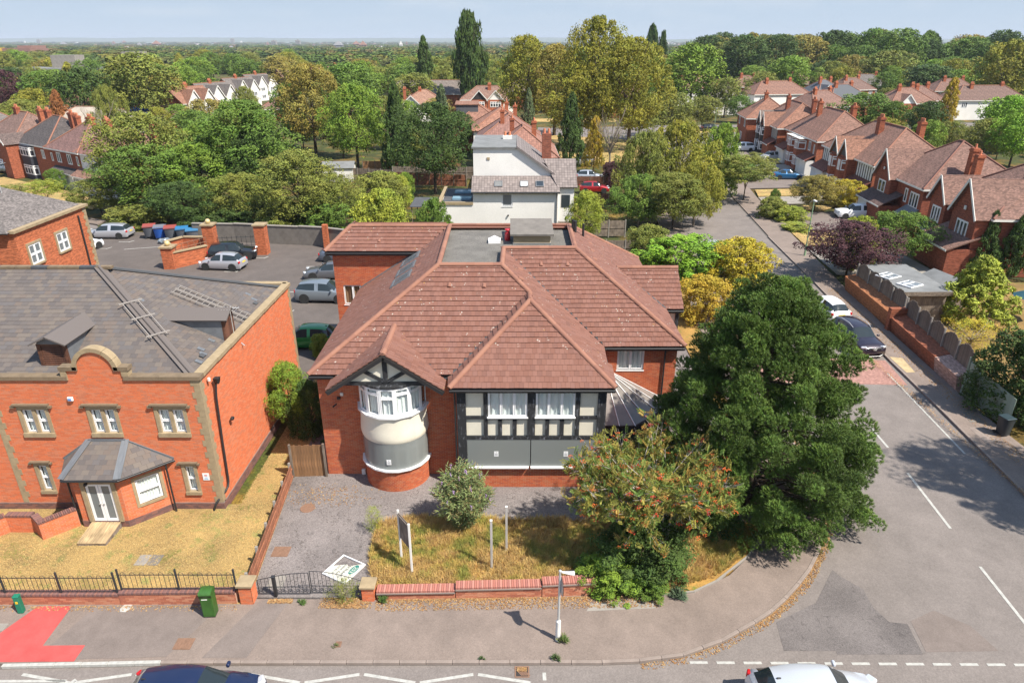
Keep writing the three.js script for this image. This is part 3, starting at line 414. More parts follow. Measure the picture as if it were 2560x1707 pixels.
  { const r = rng(90), li = [], g = new THREE.CircleGeometry(0.5, 7), v = new THREE.Vector3(); for (const e of tl) if (r() < 0.10) for (let k = 0; k < 1 + 2 * r(); k++) { const s = 0.025 + 0.045 * r(), a = e.m.elements, X = new THREE.Vector3(a[0], a[1], a[2]).normalize().multiplyScalar(s), Y = new THREE.Vector3(a[4], a[5], a[6]).normalize().multiplyScalar(s * (0.6 + 0.6 * r())), Z = new THREE.Vector3(a[8], a[9], a[10]).normalize(); v.set(r() - 0.5, 0.1 + 0.75 * r(), 1.06).applyMatrix4(e.m); const m = new THREE.Matrix4().makeBasis(X, Y, Z); m.setPosition(v.add(H.back)); li.push([m, new THREE.Color().setRGB(...(r() < 0.8 ? [0.42, 0.37, 0.32] : r() < 0.5 ? [0.36, 0.2, 0.05] : [0.12, 0.1, 0.08]))]); } const im = new THREE.InstancedMesh(g, M(C(1, 1, 1), 0.95), li.length); li.forEach(([m, c], i) => { im.setMatrixAt(i, m); im.setColorAt(i, c); }); im.name = 'lichen'; im.userData.kind = 'stuff'; H.add(im); }
  pieces(H, 'roof_tile', unit, mTiles, tl, 300);
  pieces(H, 'brick', unit, mBrickA, br, 300);
  for (const [a, b] of [[EL, FL], [FL, FR], [FR, WJ], [WJ, WA], [wl, WA], [wr, WA], [FR, S], [S, SR], [SR, P(8.35, 5.6, 29.95)], [SR, RR], [RR, P(8.5, 5.6, 44.6)], [FL, RL], [P(5.95, 7.25, 37.2), P(9.42, 7.25, 37.2)], [P(-10.85, 7.9, 38.25), P(-9.6, 8.97, 39.95)], [P(-9.6, 8.97, 39.95), P(-3.7, 8.97, 39.95)]]) ridge(H, a.clone().add(P(0, 0.05, 0)), b.clone().add(P(0, 0.05, 0)));
  // valleys of lead
  for (const [a, b] of [[WJ, v1], [S, P(4.45, 5.62, 30.0)], [back, P(-7.62, 5.6, 27.1)], [back, P(-3.28, 5.6, 27.1)], [P(5.95, 7.25, 37.2), P(8.4, 5.65, 34.95)]]) part(H, 'valley_gutter', beam(a.clone().add(P(0, 0.04, 0)), b.clone().add(P(0, 0.04, 0)), 0.1, 0.04), mm.felt);
  part(H, 'flashing', [beam(P(-9, 5.6, 38.5), P(-5.3, 7.98, 38.5), 0.1, 0.16)], mm.lead);
  // flat roof behind the ridges
  part(H, 'flat_roof', [slab([P(-3.55, 8.75, 32.2), P(-0.55, 8.75, 32.2), P(-0.5, 8.75, 35.1), P(3.3, 8.75, 35.2), P(3.35, 8.75, 40.2), P(-3.65, 8.75, 40.2)], 0.1)], mm.gravel);
  part(H, 'flat_roof_felt', [slab([P(-3.2, 8.756, 32.3), P(-0.7, 8.756, 32.3), P(-0.7, 8.756, 33.2), P(-3.0, 8.756, 33.2)], 0.01)], mm.feltGrey);
  part(H, 'parapet', bx(-3.7, 3.4, 8.6, 8.98, 40.2, 40.42), mBrickA[1]); for (let i = 0; i < 9; i++) part(H, 'coping_tile', bx(-3.7 + i * 0.79, -3.7 + i * 0.79 + 0.78, 8.98, 9.04, 40.16, 40.46), mRidge[i % 3]);
  // vent housing, flue, roof light, pipes
  const vh = sub(H, 'vent_housing', 1.1, 8.75, -38); part(vh, 'box', round(2.05, 0.62, 2.5, 0.03).translate(0, 0.3, 0), mm.stone); part(vh, 'cap', slab([P(-1.2, 0.62, -1.42), P(1.2, 0.62, -1.42), P(1.2, 0.86, 1.3), P(-1.2, 0.86, 1.3)], 0.1), mm.concreteDark); part(vh, 'upstand', bx(-1.06, 1.06, 0, 0.1, -1.32, 1.3), mm.feltGrey);
  part(H, 'flue_pot', at(new THREE.LatheGeometry([[0, 0], [0.16, 0], [0.16, 0.42], [0.11, 0.5], [0.11, 0.56], [0.15, 0.58], [0.15, 0.66], [0, 0.66]].map((p) => new THREE.Vector2(...p)), 16), -0.25, 8.75, -37.64), M(C(0.42, 0.02, 0.03), 0.4));
  const rl = sub(H, 'roof_light', -0.98, 8.75, -37.3); part(rl, 'kerb', bx(-0.34, 0.34, 0, 0.16, -0.34, 0.34), mm.upvc); part(rl, 'dome', new THREE.ConeGeometry(0.44, 0.22, 4).rotateY(Math.PI / 4).translate(0, 0.27, 0), mm.upvc);
  for (const [x, y, d, h, r] of [[3.66, 8.7, 38.95, 0.85, 0.1], [4.18, 8.35, 39.28, 0.95, 0.07], [3.55, 8.75, 39.3, 0.8, 0.07]]) part(H, 'soil_pipe', at(new THREE.CylinderGeometry(r, r, h, 12), x, y + h / 2, -d), mm.black);
  // small hooded vents in the slopes
  const vg = (() => { const g = new THREE.CylinderGeometry(0.1, 0.1, 0.26, 10, 1, false, -Math.PI / 2, Math.PI); g.rotateX(-Math.PI / 2); return g; })();
  for (const [x, y, d, a] of [[-3, 8.29, 31.05, 0], [-1.34, 8.27, 31.02, 0], [-4.88, 8.18, 38.0, -1.57], [-4.92, 8.16, 36.43, -1.57], [-4.93, 8.15, 34.66, -1.57], [-4.96, 8.13, 33.25, -1.57], [1.51, 8.37, 34.14, 0], [2.88, 8.37, 34.14, 0], [0.4, 8.38, 33.23, 1.57], [0.43, 8.36, 31.84, 1.57], [4.52, 8.22, 40.1, 1.57], [4.52, 8.22, 38.68, 1.57], [4.47, 8.26, 37.07, 1.57], [4.43, 8.28, 35.4, 1.57], [-7.77, 8.31, 38.94, 0]]) { const g = vg.clone(); g.rotateX(0.45); g.rotateY(a); part(H, 'roof_vent', at(g, x, y + 0.03, -d), mRidge[1]); }
  // roof windows in the left slope
  for (const [d, w] of [[33.9, 0.6], [35.6, 0.6], [37.4, 0.6]]) { const f = frame([P(-9, 5.55, 38.5), EL, FL]), o = sub(H, 'roof_window', -5.75, 7.68, -d); o.quaternion.setFromRotationMatrix(new THREE.Matrix4().makeBasis(f.u, f.v, f.n)); part(o, 'frame', [bx(-w, w, -0.6, -0.48, -0.09, 0.02), bx(-w, w, 0.48, 0.6, -0.09, 0.02), bx(-w, -w + 0.1, -0.48, 0.48, -0.09, 0.02), bx(w - 0.1, w, -0.48, 0.48, -0.09, 0.02)], mm.lead); part(o, 'pane', bx(-w + 0.1, w - 0.1, -0.48, 0.48, -0.07, -0.05), mm.paneGrey); }
  // eaves: fascia, gutter, downpipes
  const eave = (a, b) => { part(H, 'fascia', beam(a.clone().add(P(0, -0.16, 0.1)), b.clone().add(P(0, -0.16, 0.1)), 0.04, 0.18), mm.black); part(H, 'gutter', rod(a.clone().add(P(0, -0.1, -0.02)), b.clone().add(P(0, -0.1, -0.02)), 0.055), mm.black); };
  eave(EL, P(-7.9, 5.55, 27)); eave(P(-3.0, 5.5, 27), P(-2.75, 5.5, 27)); eave(wl, wr); eave(P(4.45, 5.6, 29.95), P(8.35, 5.6, 29.95)); eave(P(-10.85, 7.9, 38.25), P(-5.0, 7.9, 38.25)); eave(P(8.4, 5.6, 34.95), P(9.42, 5.6, 34.95));
  part(H, 'soffit', [bx(-8.95, -2.6, 5.36, 5.4, 27.04, 27.4), bx(-2.65, 4.4, 5.24, 5.28, 26.0, 26.3), bx(4.1, 8.3, 5.44, 5.48, 30.0, 30.3)], mm.black);
  part(H, 'downpipe', [rod(P(7.45, 0.2, 30.17), P(7.45, 5.5, 30.17), 0.045), rod(P(-2.5, 0.2, 26.24), P(-2.5, 5.2, 26.24), 0.045)], mm.black);
  win(H, 5.81, 4.22, -30.3, 0, 1.3, 1.24, { cols: [1, 1], sill: true, curtain: 1 });
  win(H, -9.53, 4.55, -38.6, 0, 1.05, 1.24, { cols: [1.15, 1], sill: true, curtainMat: M(C(0.30, 0.16, 0.09), 0.9), curtain: 1 });
  part(H, 'corner_post', bx(9.05, 9.25, 0, 5.5, 35.2, 35.4), mm.timber); part(H, 'gable_panel', bx(8.1, 9.1, 4.0, 5.5, 35.24, 35.3), mm.render);
  part(H, 'security_light', [at(round(0.16, 0.12, 0.12, 0.03), -7.85, 4.25, -27.28), rod(P(-7.95, 4.0, 27.2), P(-8.1, 3.92, 27.05), 0.035)], mm.black);
  part(H, 'alarm_box', at(round(0.14, 0.16, 0.08, 0.02), -7.7, 4.45, -27.3), mm.white);
  part(H, 'meter_box', at(round(0.18, 0.28, 0.12, 0.02), -7.05, 0.3, -27.28), mm.white);
  // conservatory in the corner
  const cs = sub(H, 'conservatory', 0, 0, 0); cs.position.set(house.back.x, 0, house.back.z);
  const pa = P(4.55, 4.3, 30.15), ed = [[4.2, 27.5], [5.0, 27.5], [5.75, 27.5], [6.45, 28.15], [7.1, 28.8], [7.5, 29.25], [7.62, 30.15]].map(([x, d]) => P(x, 2.62, d));
  const poly = M(C(0.30, 0.27, 0.245), 0.3, { map: again(tMottle, 0.5) });
  for (let i = 0; i + 1 < ed.length; i++) part(cs, 'roof_panel', slab([pa, ed[i], ed[i + 1]], 0.03), poly);
  for (const e of ed) part(cs, 'glazing_bar', beam(pa.clone().add(P(0, 0.04, 0)), e.clone().add(P(0, 0.04, 0)), 0.035, 0.035), mm.upvc);
  part(cs, 'frame', [...ed.slice(0, -1).map((e, i) => beam(e, ed[i + 1], 0.1, 0.12)), ...ed.map((e) => rod(e.clone().setY(0.1), e, 0.05, 4))], mm.dark);
  for (let i = 0; i + 1 < ed.length; i++) part(cs, 'pane', slab([ed[i].clone().setY(0.8), ed[i + 1].clone().setY(0.8), ed[i + 1].clone().setY(2.55), ed[i].clone().setY(2.55)], 0.02), mm.pane);
}
function notice(parent, x, y, d, w, h) { const n = part(parent, 'paper_notice', bx(x - w / 2, x + w / 2, y, y + h, d, d + 0.004), mm.paper); const ink = []; for (let i = 0; i < 5; i++) ink.push(bx(x - w * 0.34, x + w * (i % 2 ? 0.3 : 0.36), y + h * (0.16 + i * 0.09), y + h * (0.19 + i * 0.09), d - 0.003, d)); ink.push(bx(x - w * 0.06, x + w * 0.06, y + h * 0.68, y + h * 0.86, d - 0.003, d)); part(n, 'print', ink, M(C(0.25, 0.25, 0.27), 0.8)); }
// ---------------------------------------------------------------- brick office block on the left
const office = placed('office_block', 'orange brick office block with grey slate roof, stone quoins and curved gable', 'building', -18, 29);
{
  const H = office, br = [], sl = [], qn = [], fd = 23.45 * 19 / 18, D0 = 24.73, XR = -12.72, XL = -27, DB = 36.4, hp = 6.55;
  const hl = (x0, x1, y0, y1) => [x0 - XL, x1 - XL, y0, y1];
  const ups = [[-20.45, -19.2], [-17.6, -16.35], [-14.8, -13.5]], lows = [[-20.42, -20.0, 1.08, 2.4], [-14.1, -13.68, 1.02, 2.35]];
  const holes = [...ups.map(([a, b]) => hl(a, b, 3.95, 5.25)), ...lows.map(([a, b, c, e]) => hl(a, b, c, e)), hl(-24.6, -23.4, 3.95, 5.25)];
  // front wall with the curved gable
  const arc = []; for (let i = 0; i <= 12; i++) { const a = Math.PI * i / 12; arc.push([-16.77 - XL + 0.74 * Math.cos(a), 6.92 + 0.8 * Math.sin(a)]); }
  const fp = [[0, 0.42], [XR - XL, 0.42], [XR - XL, hp - 0.08], [-15.75 - XL, hp - 0.08], [-15.75 - XL, 6.92], ...arc, [-18.0 - XL, 6.92], [-18.0 - XL, hp - 0.08], [0, hp - 0.08]];
  brickFace(H, br, XL, D0, XR, D0, 0, fp, holes, { mortar: mm.mortarB });
  brickFace(H, br, XR, D0, XR + 0.15, DB, 0, [[0, 0.42], [DB - D0, 0.42], [DB - D0, hp - 0.08], [0, hp - 0.08]], [], { mortar: mm.mortarB, brick: { late: 3 } });
  const dk = []; brickFace(H, dk, XL, D0 - 0.05, XR + 0.05, D0 - 0.05, 0, [[0, 0], [XR + 0.05 - XL, 0], [XR + 0.05 - XL, 0.44], [0, 0.44]], [hl(-17.8, -15.2, 0, 0.44)], { mortar: mm.concreteDark, name: 'plinth', brick: { tones: 4 } });
  brickFace(H, dk, XR + 0.05, D0 - 0.05, XR + 0.2, DB, 0, [[0, 0], [11.7, 0], [11.7, 0.44], [0, 0.44]], [], { mortar: mm.concreteDark, name: 'plinth', brick: { tones: 4, late: 3 } });
  part(H, 'wall', bx(XL, XL + 0.25, 0, hp, D0 + 0.3, DB), mm.mortarB); part(H, 'wall', bx(XL, XR, 0, hp, DB, DB + 0.25), mm.mortarB);
  pieces(H, 'brick', unit, mBrickL, br, 300); 
  // stone: copings, quoins
  const cope = (x0, x1, y, d0, d1) => part(H, 'coping', bx(x0, x1, y, y + 0.17, d0, d1), mm.stoneDark);
  for (let x = XL; x < -18.2; x += 1.5) cope(x + 0.005, Math.min(x + 1.495, -17.95), hp - 0.08, D0 - 0.08, D0 + 0.3);
  cope(-15.72, -14.3, hp - 0.08, D0 - 0.08, D0 + 0.3); cope(-14.29, XR + 0.1, hp - 0.08, D0 - 0.08, D0 + 0.3);
  cope(-18.25, -17.5, 6.9, D0 - 0.08, D0 + 0.3); cope(-16.02, -15.45, 6.9, D0 - 0.08, D0 + 0.3); part(H, 'coping', bx(-18.22, -17.98, hp - 0.08, 6.9, D0 - 0.06, D0 + 0.28), mm.stone); part(H, 'coping', bx(-15.76, -15.5, hp + 0.1, 6.9, D0 - 0.06, D0 + 0.28), mm.stone);
  for (let i = 0; i < 6; i++) { const a0 = Math.PI * i / 6, a1 = Math.PI * (i + 1) / 6 - 0.012, p = []; for (let k = 0; k <= 4; k++) { const a = a0 + (a1 - a0) * k / 4; p.push(new THREE.Vector2(0.74 * Math.cos(a), 0.8 * Math.sin(a))); } for (let k = 4; k >= 0; k--) { const a = a0 + (a1 - a0) * k / 4; p.push(new THREE.Vector2(0.92 * Math.cos(a), 0.98 * Math.sin(a))); } const g = new THREE.ExtrudeGeometry(new THREE.Shape(p), { depth: 0.38, bevelEnabled: false }); g.translate(-16.77, 6.92, -D0 - 0.3); part(H, 'coping', meterUV(g), mm.stone); }
  for (let d = D0 + 0.32; d < DB; d += 1.45) { const x = XR + 0.15 * (d - D0) / (DB - D0); part(H, 'coping', bx(x - 0.3, x + 0.1, hp - 0.08, hp + 0.09, d, Math.min(d + 1.44, DB + 0.1)), mm.stone); }
  for (let x = XR - 1.4; x > XL; x -= 1.45) part(H, 'coping', bx(x, x + 1.44, hp - 0.08, hp + 0.09, DB - 0.1, DB + 0.3), mm.stone);
  for (let k = 0; k < 21; k++) { const y = 0.46 + k * 0.287, l = k % 2 ? 0.24 : 0.36; part(H, 'quoin', bx(XR - l, XR + 0.02, y, y + 0.28, D0 - 0.022, D0 + 0.0), mm.stone); part(H, 'quoin', bx(XR + 0.0, XR + 0.022, y, y + 0.28, D0 - 0.0, D0 + (k % 2 ? 0.36 : 0.24)), mm.stone); part(H, 'quoin', bx(-21.5, -21.5 + (k % 2 ? 0.36 : 0.24), y, y + 0.28, D0 - 0.022, D0 + 0.0), mm.stone); const xx = XR + 0.15; part(H, 'quoin', bx(xx, xx + 0.022, y, y + 0.28, DB - (k % 2 ? 0.36 : 0.24), DB), mm.stone); }
  // stone framed windows
  for (const [a, b] of [...ups, [-24.6, -23.4]]) {
    const c = (a + b) / 2, w = b - a, s = sub(H, 'stone_window', c, 3.95, -D0);
    part(s, 'surround', bx(-w / 2 - 0.02, -w / 2 + 0.13, 0, 1.3, -0.04, 0.18), mm.stone); part(s, 'surround', bx(w / 2 - 0.13, w / 2 + 0.02, 0, 1.3, -0.04, 0.18), mm.stone); part(s, 'lintel', bx(-w / 2 - 0.02, w / 2 + 0.02, 1.16, 1.32, -0.042, 0.18), mm.stone); part(s, 'sill', bx(-w / 2 - 0.03, w / 2 + 0.03, -0.14, 0.05, -0.09, 0.16), mm.stone); part(s, 'mullion', bx(-0.07, 0.07, 0.05, 1.16, -0.02, 0.16), mm.stone); part(s, 'hood_mould', [bx(-w / 2 - 0.12, w / 2 + 0.12, 1.36, 1.44, -0.14, 0.0), bx(-w / 2 - 0.22, -w / 2 - 0.06, 1.26, 1.36, -0.12, 0.0), bx(w / 2 + 0.06, w / 2 + 0.22, 1.26, 1.36, -0.12, 0.0)], mm.stoneDark);
    for (const k of [-1, 1]) win(H, c + k * (w / 4 - 0.03), 4.0, -D0 - 0.06, 0, w / 2 - 0.2, 1.12, { cols: [1], transom: 0.5, t: 0.05, curtain: 2 });
  }
  for (const [a, b, c0, e] of lows) {
    const c = (a + b) / 2, w = b - a, h = e - c0, s = sub(H, 'stone_window', c, c0, -D0);
    part(s, 'surround', bx(-w / 2 - 0.12, -w / 2 + 0.02, 0, h, -0.04, 0.18), mm.stone); part(s, 'surround', bx(w / 2 - 0.02, w / 2 + 0.12, 0, h, -0.04, 0.18), mm.stone); part(s, 'lintel', bx(-w / 2 - 0.12, w / 2 + 0.12, h - 0.02, h + 0.12, -0.042, 0.18), mm.stone); part(s, 'sill', bx(-w / 2 - 0.13, w / 2 + 0.13, -0.14, 0.02, -0.09, 0.16), mm.stone); part(s, 'hood_mould', [bx(-w / 2 - 0.2, w / 2 + 0.2, h + 0.14, h + 0.21, -0.13, 0), bx(-w / 2 - 0.28, -w / 2 - 0.14, h + 0.06, h + 0.14, -0.11, 0), bx(w / 2 + 0.14, w / 2 + 0.28, h + 0.06, h + 0.14, -0.11, 0)], mm.stoneDark);
    win(H, c, c0 + 0.03, -D0 - 0.06, 0, w, h - 0.06, { cols: [1], transom: 0.5, t: 0.05, curtain: 2 });
  }
  // roof of slates behind the parapet
  const ry = 9.35, rd = 30.6, re = P(-19.3, ry, rd), rl = P(XL - 3, ry, rd), f0 = P(XL - 3, 6.35, D0 + 0.2), f1 = P(XR - 0.2, 6.35, D0 + 0.2), b1 = P(XR - 0.05, 6.35, DB - 0.1), b0 = P(XL - 3, 6.35, DB - 0.1);
  const SO = { w: 0.3, g: 0.225, th: 0.012, raise: 0.012, gap: 0.005, len: 1.15, tones: 7, deck: mm.felt, lift: 0.003 };
  roofSlope(H, sl, [f0, f1, re, rl], SO); roofSlope(H, sl, [f1, b1, re], SO); part(H, 'roof_deck', slab([b1, b0, rl, re], 0.1), mSlates[2]);
  pieces(H, 'slate', unit, mSlates, sl, 300);
  const hipM = M(C(0.13, 0.11, 0.10), 0.6); part(H, 'hip_flashing', [beam(re.clone().add(P(0, 0.06, 0)), f1.clone().add(P(0, 0.06, 0)), 0.42, 0.03), rod(re.clone().add(P(0, 0.1, 0)), f1.clone().add(P(0, 0.1, 0)), 0.07, 8)], hipM); part(H, 'hip_flashing', [beam(re.clone().add(P(0, 0.05, 0)), b1.clone().add(P(0, 0.05, 0)), 0.3, 0.03), rod(re.clone().add(P(0, 0.08, 0)), b1.clone().add(P(0, 0.08, 0)), 0.06, 8)], mm.felt);
  for (let i = 0; i < 12; i++) part(H, 'ridge_cap', bx(-19.4 - i * 0.75, -18.68 - i * 0.75, ry - 0.02, ry + 0.1, rd - 0.13, rd + 0.13), i % 3 === 1 ? mm.felt : mm.stoneDark);
  // repaired slates, slate vents
  const fS = frame([f1, b1, re]), fF = frame([f0, f1, re, rl]);
  const bit = (f, x, y, d, w, h, m, name) => { const o = part(H, name, bx(-w / 2, w / 2, -h / 2, h / 2, -0.035, 0.0), m); o.quaternion.setFromRotationMatrix(new THREE.Matrix4().makeBasis(f.u, f.v, f.n)); o.position.set(x, y, -d); o.geometry.translate(-H.back.x, 0, -H.back.z); o.position.add(H.back); };
  for (const [x, d] of [[-13.3, 26.2], [-13.4, 26.9], [-13.0, 27.3], [-13.6, 27.2], [-13.55, 28.2], [-13.5, 33.6], [-13.9, 33.9], [-15.5, 29.1], [-16.9, 29.3]]) bit(fS, x, 6.35 + (XR - 0.12 - x) * 0.454 + 0.02, d, 0.2, 0.3, mm.lead, 'repair_sheet');
  for (const [x, d] of [[-14.3, 25.05], [-17.1, 25.0], [-20.8, 25.1], [-23, 25.1]]) bit(fF, x, 6.35 + (d - D0 - 0.2) * 0.52 + 0.06, d, 0.26, 0.2, mm.felt, 'slate_vent');
  for (const [x, d] of [[-13.35, 26.7], [-13.3, 33.2], [-13.2, 31.2]]) bit(fS, x, 6.35 + (XR - 0.12 - x) * 0.454 + 0.06, d, 0.26, 0.2, mm.felt, 'slate_vent');
  // two louvred roof turrets
  const turret = (x, y, d, turn, wd) => {
    const t = sub(H, 'louvred_dormer', x, y, -d, turn), hw = wd / 2, dp = 2.6;
    part(t, 'cheek', bx(-hw, -hw + 0.06, 0, 1.05, 0.02, dp), mm.lead); part(t, 'cheek', bx(hw - 0.06, hw, 0, 1.05, 0.02, dp), mm.lead);
    part(t, 'frame', [bx(-hw - 0.01, -hw + 0.15, 0, 1.0, -0.04, 0.04), bx(hw - 0.15, hw + 0.01, 0, 1.0, -0.04, 0.04), bx(-hw + 0.15, hw - 0.15, 0, 0.08, -0.035, 0.04), bx(-hw + 0.15, hw - 0.15, 0.92, 1.0, -0.035, 0.04)], mm.louvre);
    for (let i = 0; i < 10; i++) { const g = bx(-hw + 0.15, hw - 0.15, -0.045, 0.045, -0.008, 0.008); g.rotateX(-0.6); part(t, 'louvre', at(g, 0, 0.13 + i * 0.085, 0.0), mm.louvre); }
    part(t, 'backing', bx(-hw + 0.1, hw - 0.1, 0.05, 1.0, 0.06, 0.08), mm.dark);
    for (const k of [-1, 1]) part(t, 'roof_sheet', slab([P(0, 1.42, -0.28), P(0, 1.42, dp + 0.4), P(k * (hw + 0.17), 1.06, dp), P(k * (hw + 0.17), 1.06, -0.28)], 0.06), k > 0 ? hipM : hipM);
    part(t, 'gable', (() => { const g = new THREE.ExtrudeGeometry(new THREE.Shape([new THREE.Vector2(-hw, 1.0), new THREE.Vector2(hw, 1.0), new THREE.Vector2(0, 1.38)]), { depth: 0.05, bevelEnabled: false }); return g; })(), mm.lead);
  };
  turret(-18.92, 6.68, 25.6, 0, 1.2); turret(-13.12, 6.5, 29.2, Math.PI / 2, 1.15);
  // ladders laid on the roof
  const ladder = (f, o, ang, len, name) => { const g = sub(H, name, 0, 0, 0); g.quaternion.setFromRotationMatrix(new THREE.Matrix4().makeBasis(f.u, f.v, f.n)).multiply(new THREE.Quaternion().setFromAxisAngle(new THREE.Vector3(0, 0, 1), ang)); g.position.copy(o).add(H.back).addScaledVector(f.n, 0.12); for (const k of [-0.2, 0.2]) part(g, 'rail', bx(k - 0.016, k + 0.016, 0, len, -0.03, 0.03), mm.alu); for (let y = 0.15; y < len; y += 0.28) part(g, 'rung', bx(-0.18, 0.18, y - 0.011, y + 0.011, -0.016, 0.016), mm.alu); };
  ladder(fS, P(-13.05, 6.5, 30.9), 0.0, 3.6, 'roof_ladder'); ladder(fS, P(-13.05, 6.5, 31.4), 0.0, 3.6, 'roof_ladder');
  { const g = sub(H, 'hip_ladder', 0, 0, 0), a = re.clone().lerp(f1, 0.36), b = re.clone().lerp(f1, 0.66), dir = b.clone().sub(a).normalize(), side = new THREE.Vector3().crossVectors(UP, dir).normalize(); g.position.copy(H.back); for (const k of [-0.33, 0.33]) part(g, 'rail', rod(a.clone().addScaledVector(side, k).add(P(0, 0.12, 0)), b.clone().addScaledVector(side, k).add(P(0, 0.12, 0)), 0.02), mm.alu); for (const q of [0, 0.45, 0.95]) { const c = a.clone().lerp(b, q).add(P(0, 0.15, 0)); part(g, 'bar', beam(c.clone().addScaledVector(side, -0.5), c.clone().addScaledVector(side, 0.5), 0.05, 0.05), mm.alu); } }
  // rain water pipe on the corner
  part(H, 'hopper', at(new THREE.CylinderGeometry(0.17, 0.1, 0.26, 4).rotateY(Math.PI / 4), XR + 0.28, 5.95, -25.7), mm.black);
  part(H, 'downpipe', tube([P(XR + 0.22, 5.9, 25.7), P(XR + 0.16, 5.2, 25.6), P(XR + 0.12, 3, 25.45), P(XR + 0.12, 1.2, 25.3), P(XR + 0.1, 0.9, 25.1), P(XR - 0.25, 0.5, 24.6), P(XR - 0.4, 0.12, 24.55)], 0.05, 30, 8), mm.black);
  part(H, 'wall_lamp', at(round(0.14, 0.14, 0.2, 0.04), XR + 0.2, 3.6, -26.6), mm.black); part(H, 'wall_lamp', at(round(0.12, 0.12, 0.16, 0.04), -17.55, 2.35, -23.35), mm.black);
  part(H, 'wall_lamp', at(round(0.1, 0.16, 0.1, 0.02), XR + 0.15, 6.2, -25.3), mm.white);
  part(H, 'alarm_box', [at(round(0.24, 0.2, 0.1, 0.06, 3), -18.1, 5.62, -D0 + 0.06)], mm.upvc); part(H, 'alarm_badge', at(round(0.13, 0.1, 0.04, 0.01), -18.1, 5.62, -D0 + 0.11), M(C(0.12, 0.25, 0.55), 0.4));
  { const b = part(H, 'wall_plaque', bx(-13.38, -13.1, 1.62, 1.97, D0 - 0.03, D0 - 0.01), mm.upvc); part(b, 'print', [bx(-13.3, -13.18, 1.83, 1.91, D0 - 0.034, D0 - 0.03)], M(C(0.6, 0.3, 0.3), 0.6)); part(b, 'print', [bx(-13.32, -13.16, 1.67, 1.71, D0 - 0.034, D0 - 0.03), bx(-13.3, -13.18, 1.74, 1.77, D0 - 0.034, D0 - 0.03)], M(C(0.25, 0.45, 0.65), 0.6)); }
  // television aerial on the side wall
  { const a = sub(H, 'aerial', XR - 0.2, 6.4, -29.2); part(a, 'mast', rod(P(0, -1.3, 0), P(0, 1.5, 0), 0.02, 6), mm.metal); part(a, 'boom', rod(P(-0.5, 1.45, 0), P(0.4, 1.45, 0.1), 0.015, 5), mm.metal); for (let i = 0; i < 7; i++) part(a, 'element', rod(P(-0.45 + i * 0.13, 1.45, -0.2), P(-0.45 + i * 0.13, 1.45, 0.26), 0.008, 4), mm.metal); part(a, 'bracket', beam(P(0, 0, 0), P(0.4, -0.4, 0), 0.04, 0.04), mm.metal); }
  // splayed porch with double doors
  const p0 = [-18.75, D0], p1 = [-18.2, 23.5], p2 = [-16.25, 23.5], p3 = [-14.85, D0], pw = [], ph = 2.62;
  const pf = (a, b, hs) => brickFace(H, pw, a[0], a[1], b[0], b[1], 0, [[0, 0.42], [Math.hypot(b[0] - a[0], b[1] - a[1]), 0.42], [Math.hypot(b[0] - a[0], b[1] - a[1]), ph], [0, ph]], hs, { mortar: mm.mortarB, name: 'porch_wall' });
  pf(p0, p1, []); pf(p1, p2, [[0.5, 1.62, 0.4, 2.35]]); const L3 = Math.hypot(p3[0] - p2[0], p3[1] - p2[1]); pf(p2, p3, [[0.55, 1.5, 0.98, 2.2]]);
  pieces(H, 'porch_brick', unit, mBrickL, pw, 300);
  for (const [a, b] of [[p0, p1], [p1, p2], [p2, p3]]) { const L = Math.hypot(b[0] - a[0], b[1] - a[1]); brickFace(H, dk, a[0], a[1] - 0.04, b[0], b[1] - 0.04, 0, [[0, 0], [L, 0], [L, 0.42], [0, 0.42]], [], { mortar: mm.concreteDark, name: 'plinth', brick: { tones: 4 } }); }
  pieces(H, 'plinth_brick', unit, mBrickDark, dk, 260);
  const dr = sub(H, 'double_door', -17.14, 0.42, -23.46); part(dr, 'surround', [bx(-0.72, -0.55, 0, 2.02, -0.05, 0.12), bx(0.55, 0.72, 0, 2.02, -0.05, 0.12), bx(-0.55, 0.55, 1.9, 2.05, -0.045, 0.12)], mm.stone);
  for (const k of [-1, 1]) { const c = k * 0.27; part(dr, 'door_leaf', [bx(c - 0.26, c + 0.26, 0, 0.14, 0.0, 0.06), bx(c - 0.26, c + 0.26, 1.78, 1.89, 0, 0.06), bx(c - 0.26, c - 0.16, 0.14, 1.78, 0, 0.06), bx(c + 0.16, c + 0.26, 0.14, 1.78, 0, 0.06)], mm.upvc); part(dr, 'pane', bx(c - 0.16, c + 0.16, 0.14, 1.78, 0.025, 0.03), mm.paneGrey); part(dr, 'handle', bx(k * 0.05 - 0.015 - (k > 0 ? 0 : 0.05), k * 0.05 + 0.015 + (k > 0 ? 0.05 : 0), 0.9, 0.93, -0.05, -0.02), mm.metal); }
  { const a = Math.atan2(p3[1] - p2[1], p3[0] - p2[0]), q = (s) => [p2[0] + Math.cos(a) * s, p2[1] + Math.sin(a) * s], c = q(1.025), w = win(H, c[0] - Math.sin(a) * 0.05, 0.98, -(c[1] + Math.cos(a) * 0.05), a, 0.95, 1.22, { cols: [1], transom: 0.5, t: 0.06, curtain: 2 }); part(w, 'surround', [bx(-0.6, -0.475, -0.12, 1.34, -0.08, 0.05), bx(0.475, 0.6, -0.12, 1.34, -0.08, 0.05), bx(-0.475, 0.475, 1.22, 1.34, -0.08, 0.05), bx(-0.475, 0.475, -0.12, 0, -0.1, 0.05)], mm.stone); }
  const ey = 2.66, e0 = P(-19.15, ey, D0 + 0.02), e1 = P(-18.4, ey, 23.2), e2 = P(-16.1, ey, 23.2), e3 = P(-14.45, ey, D0 + 0.02), a0 = P(-17.85, 3.62, D0 - 0.02), a1 = P(-16.3, 3.62, D0 - 0.02), ps = [];
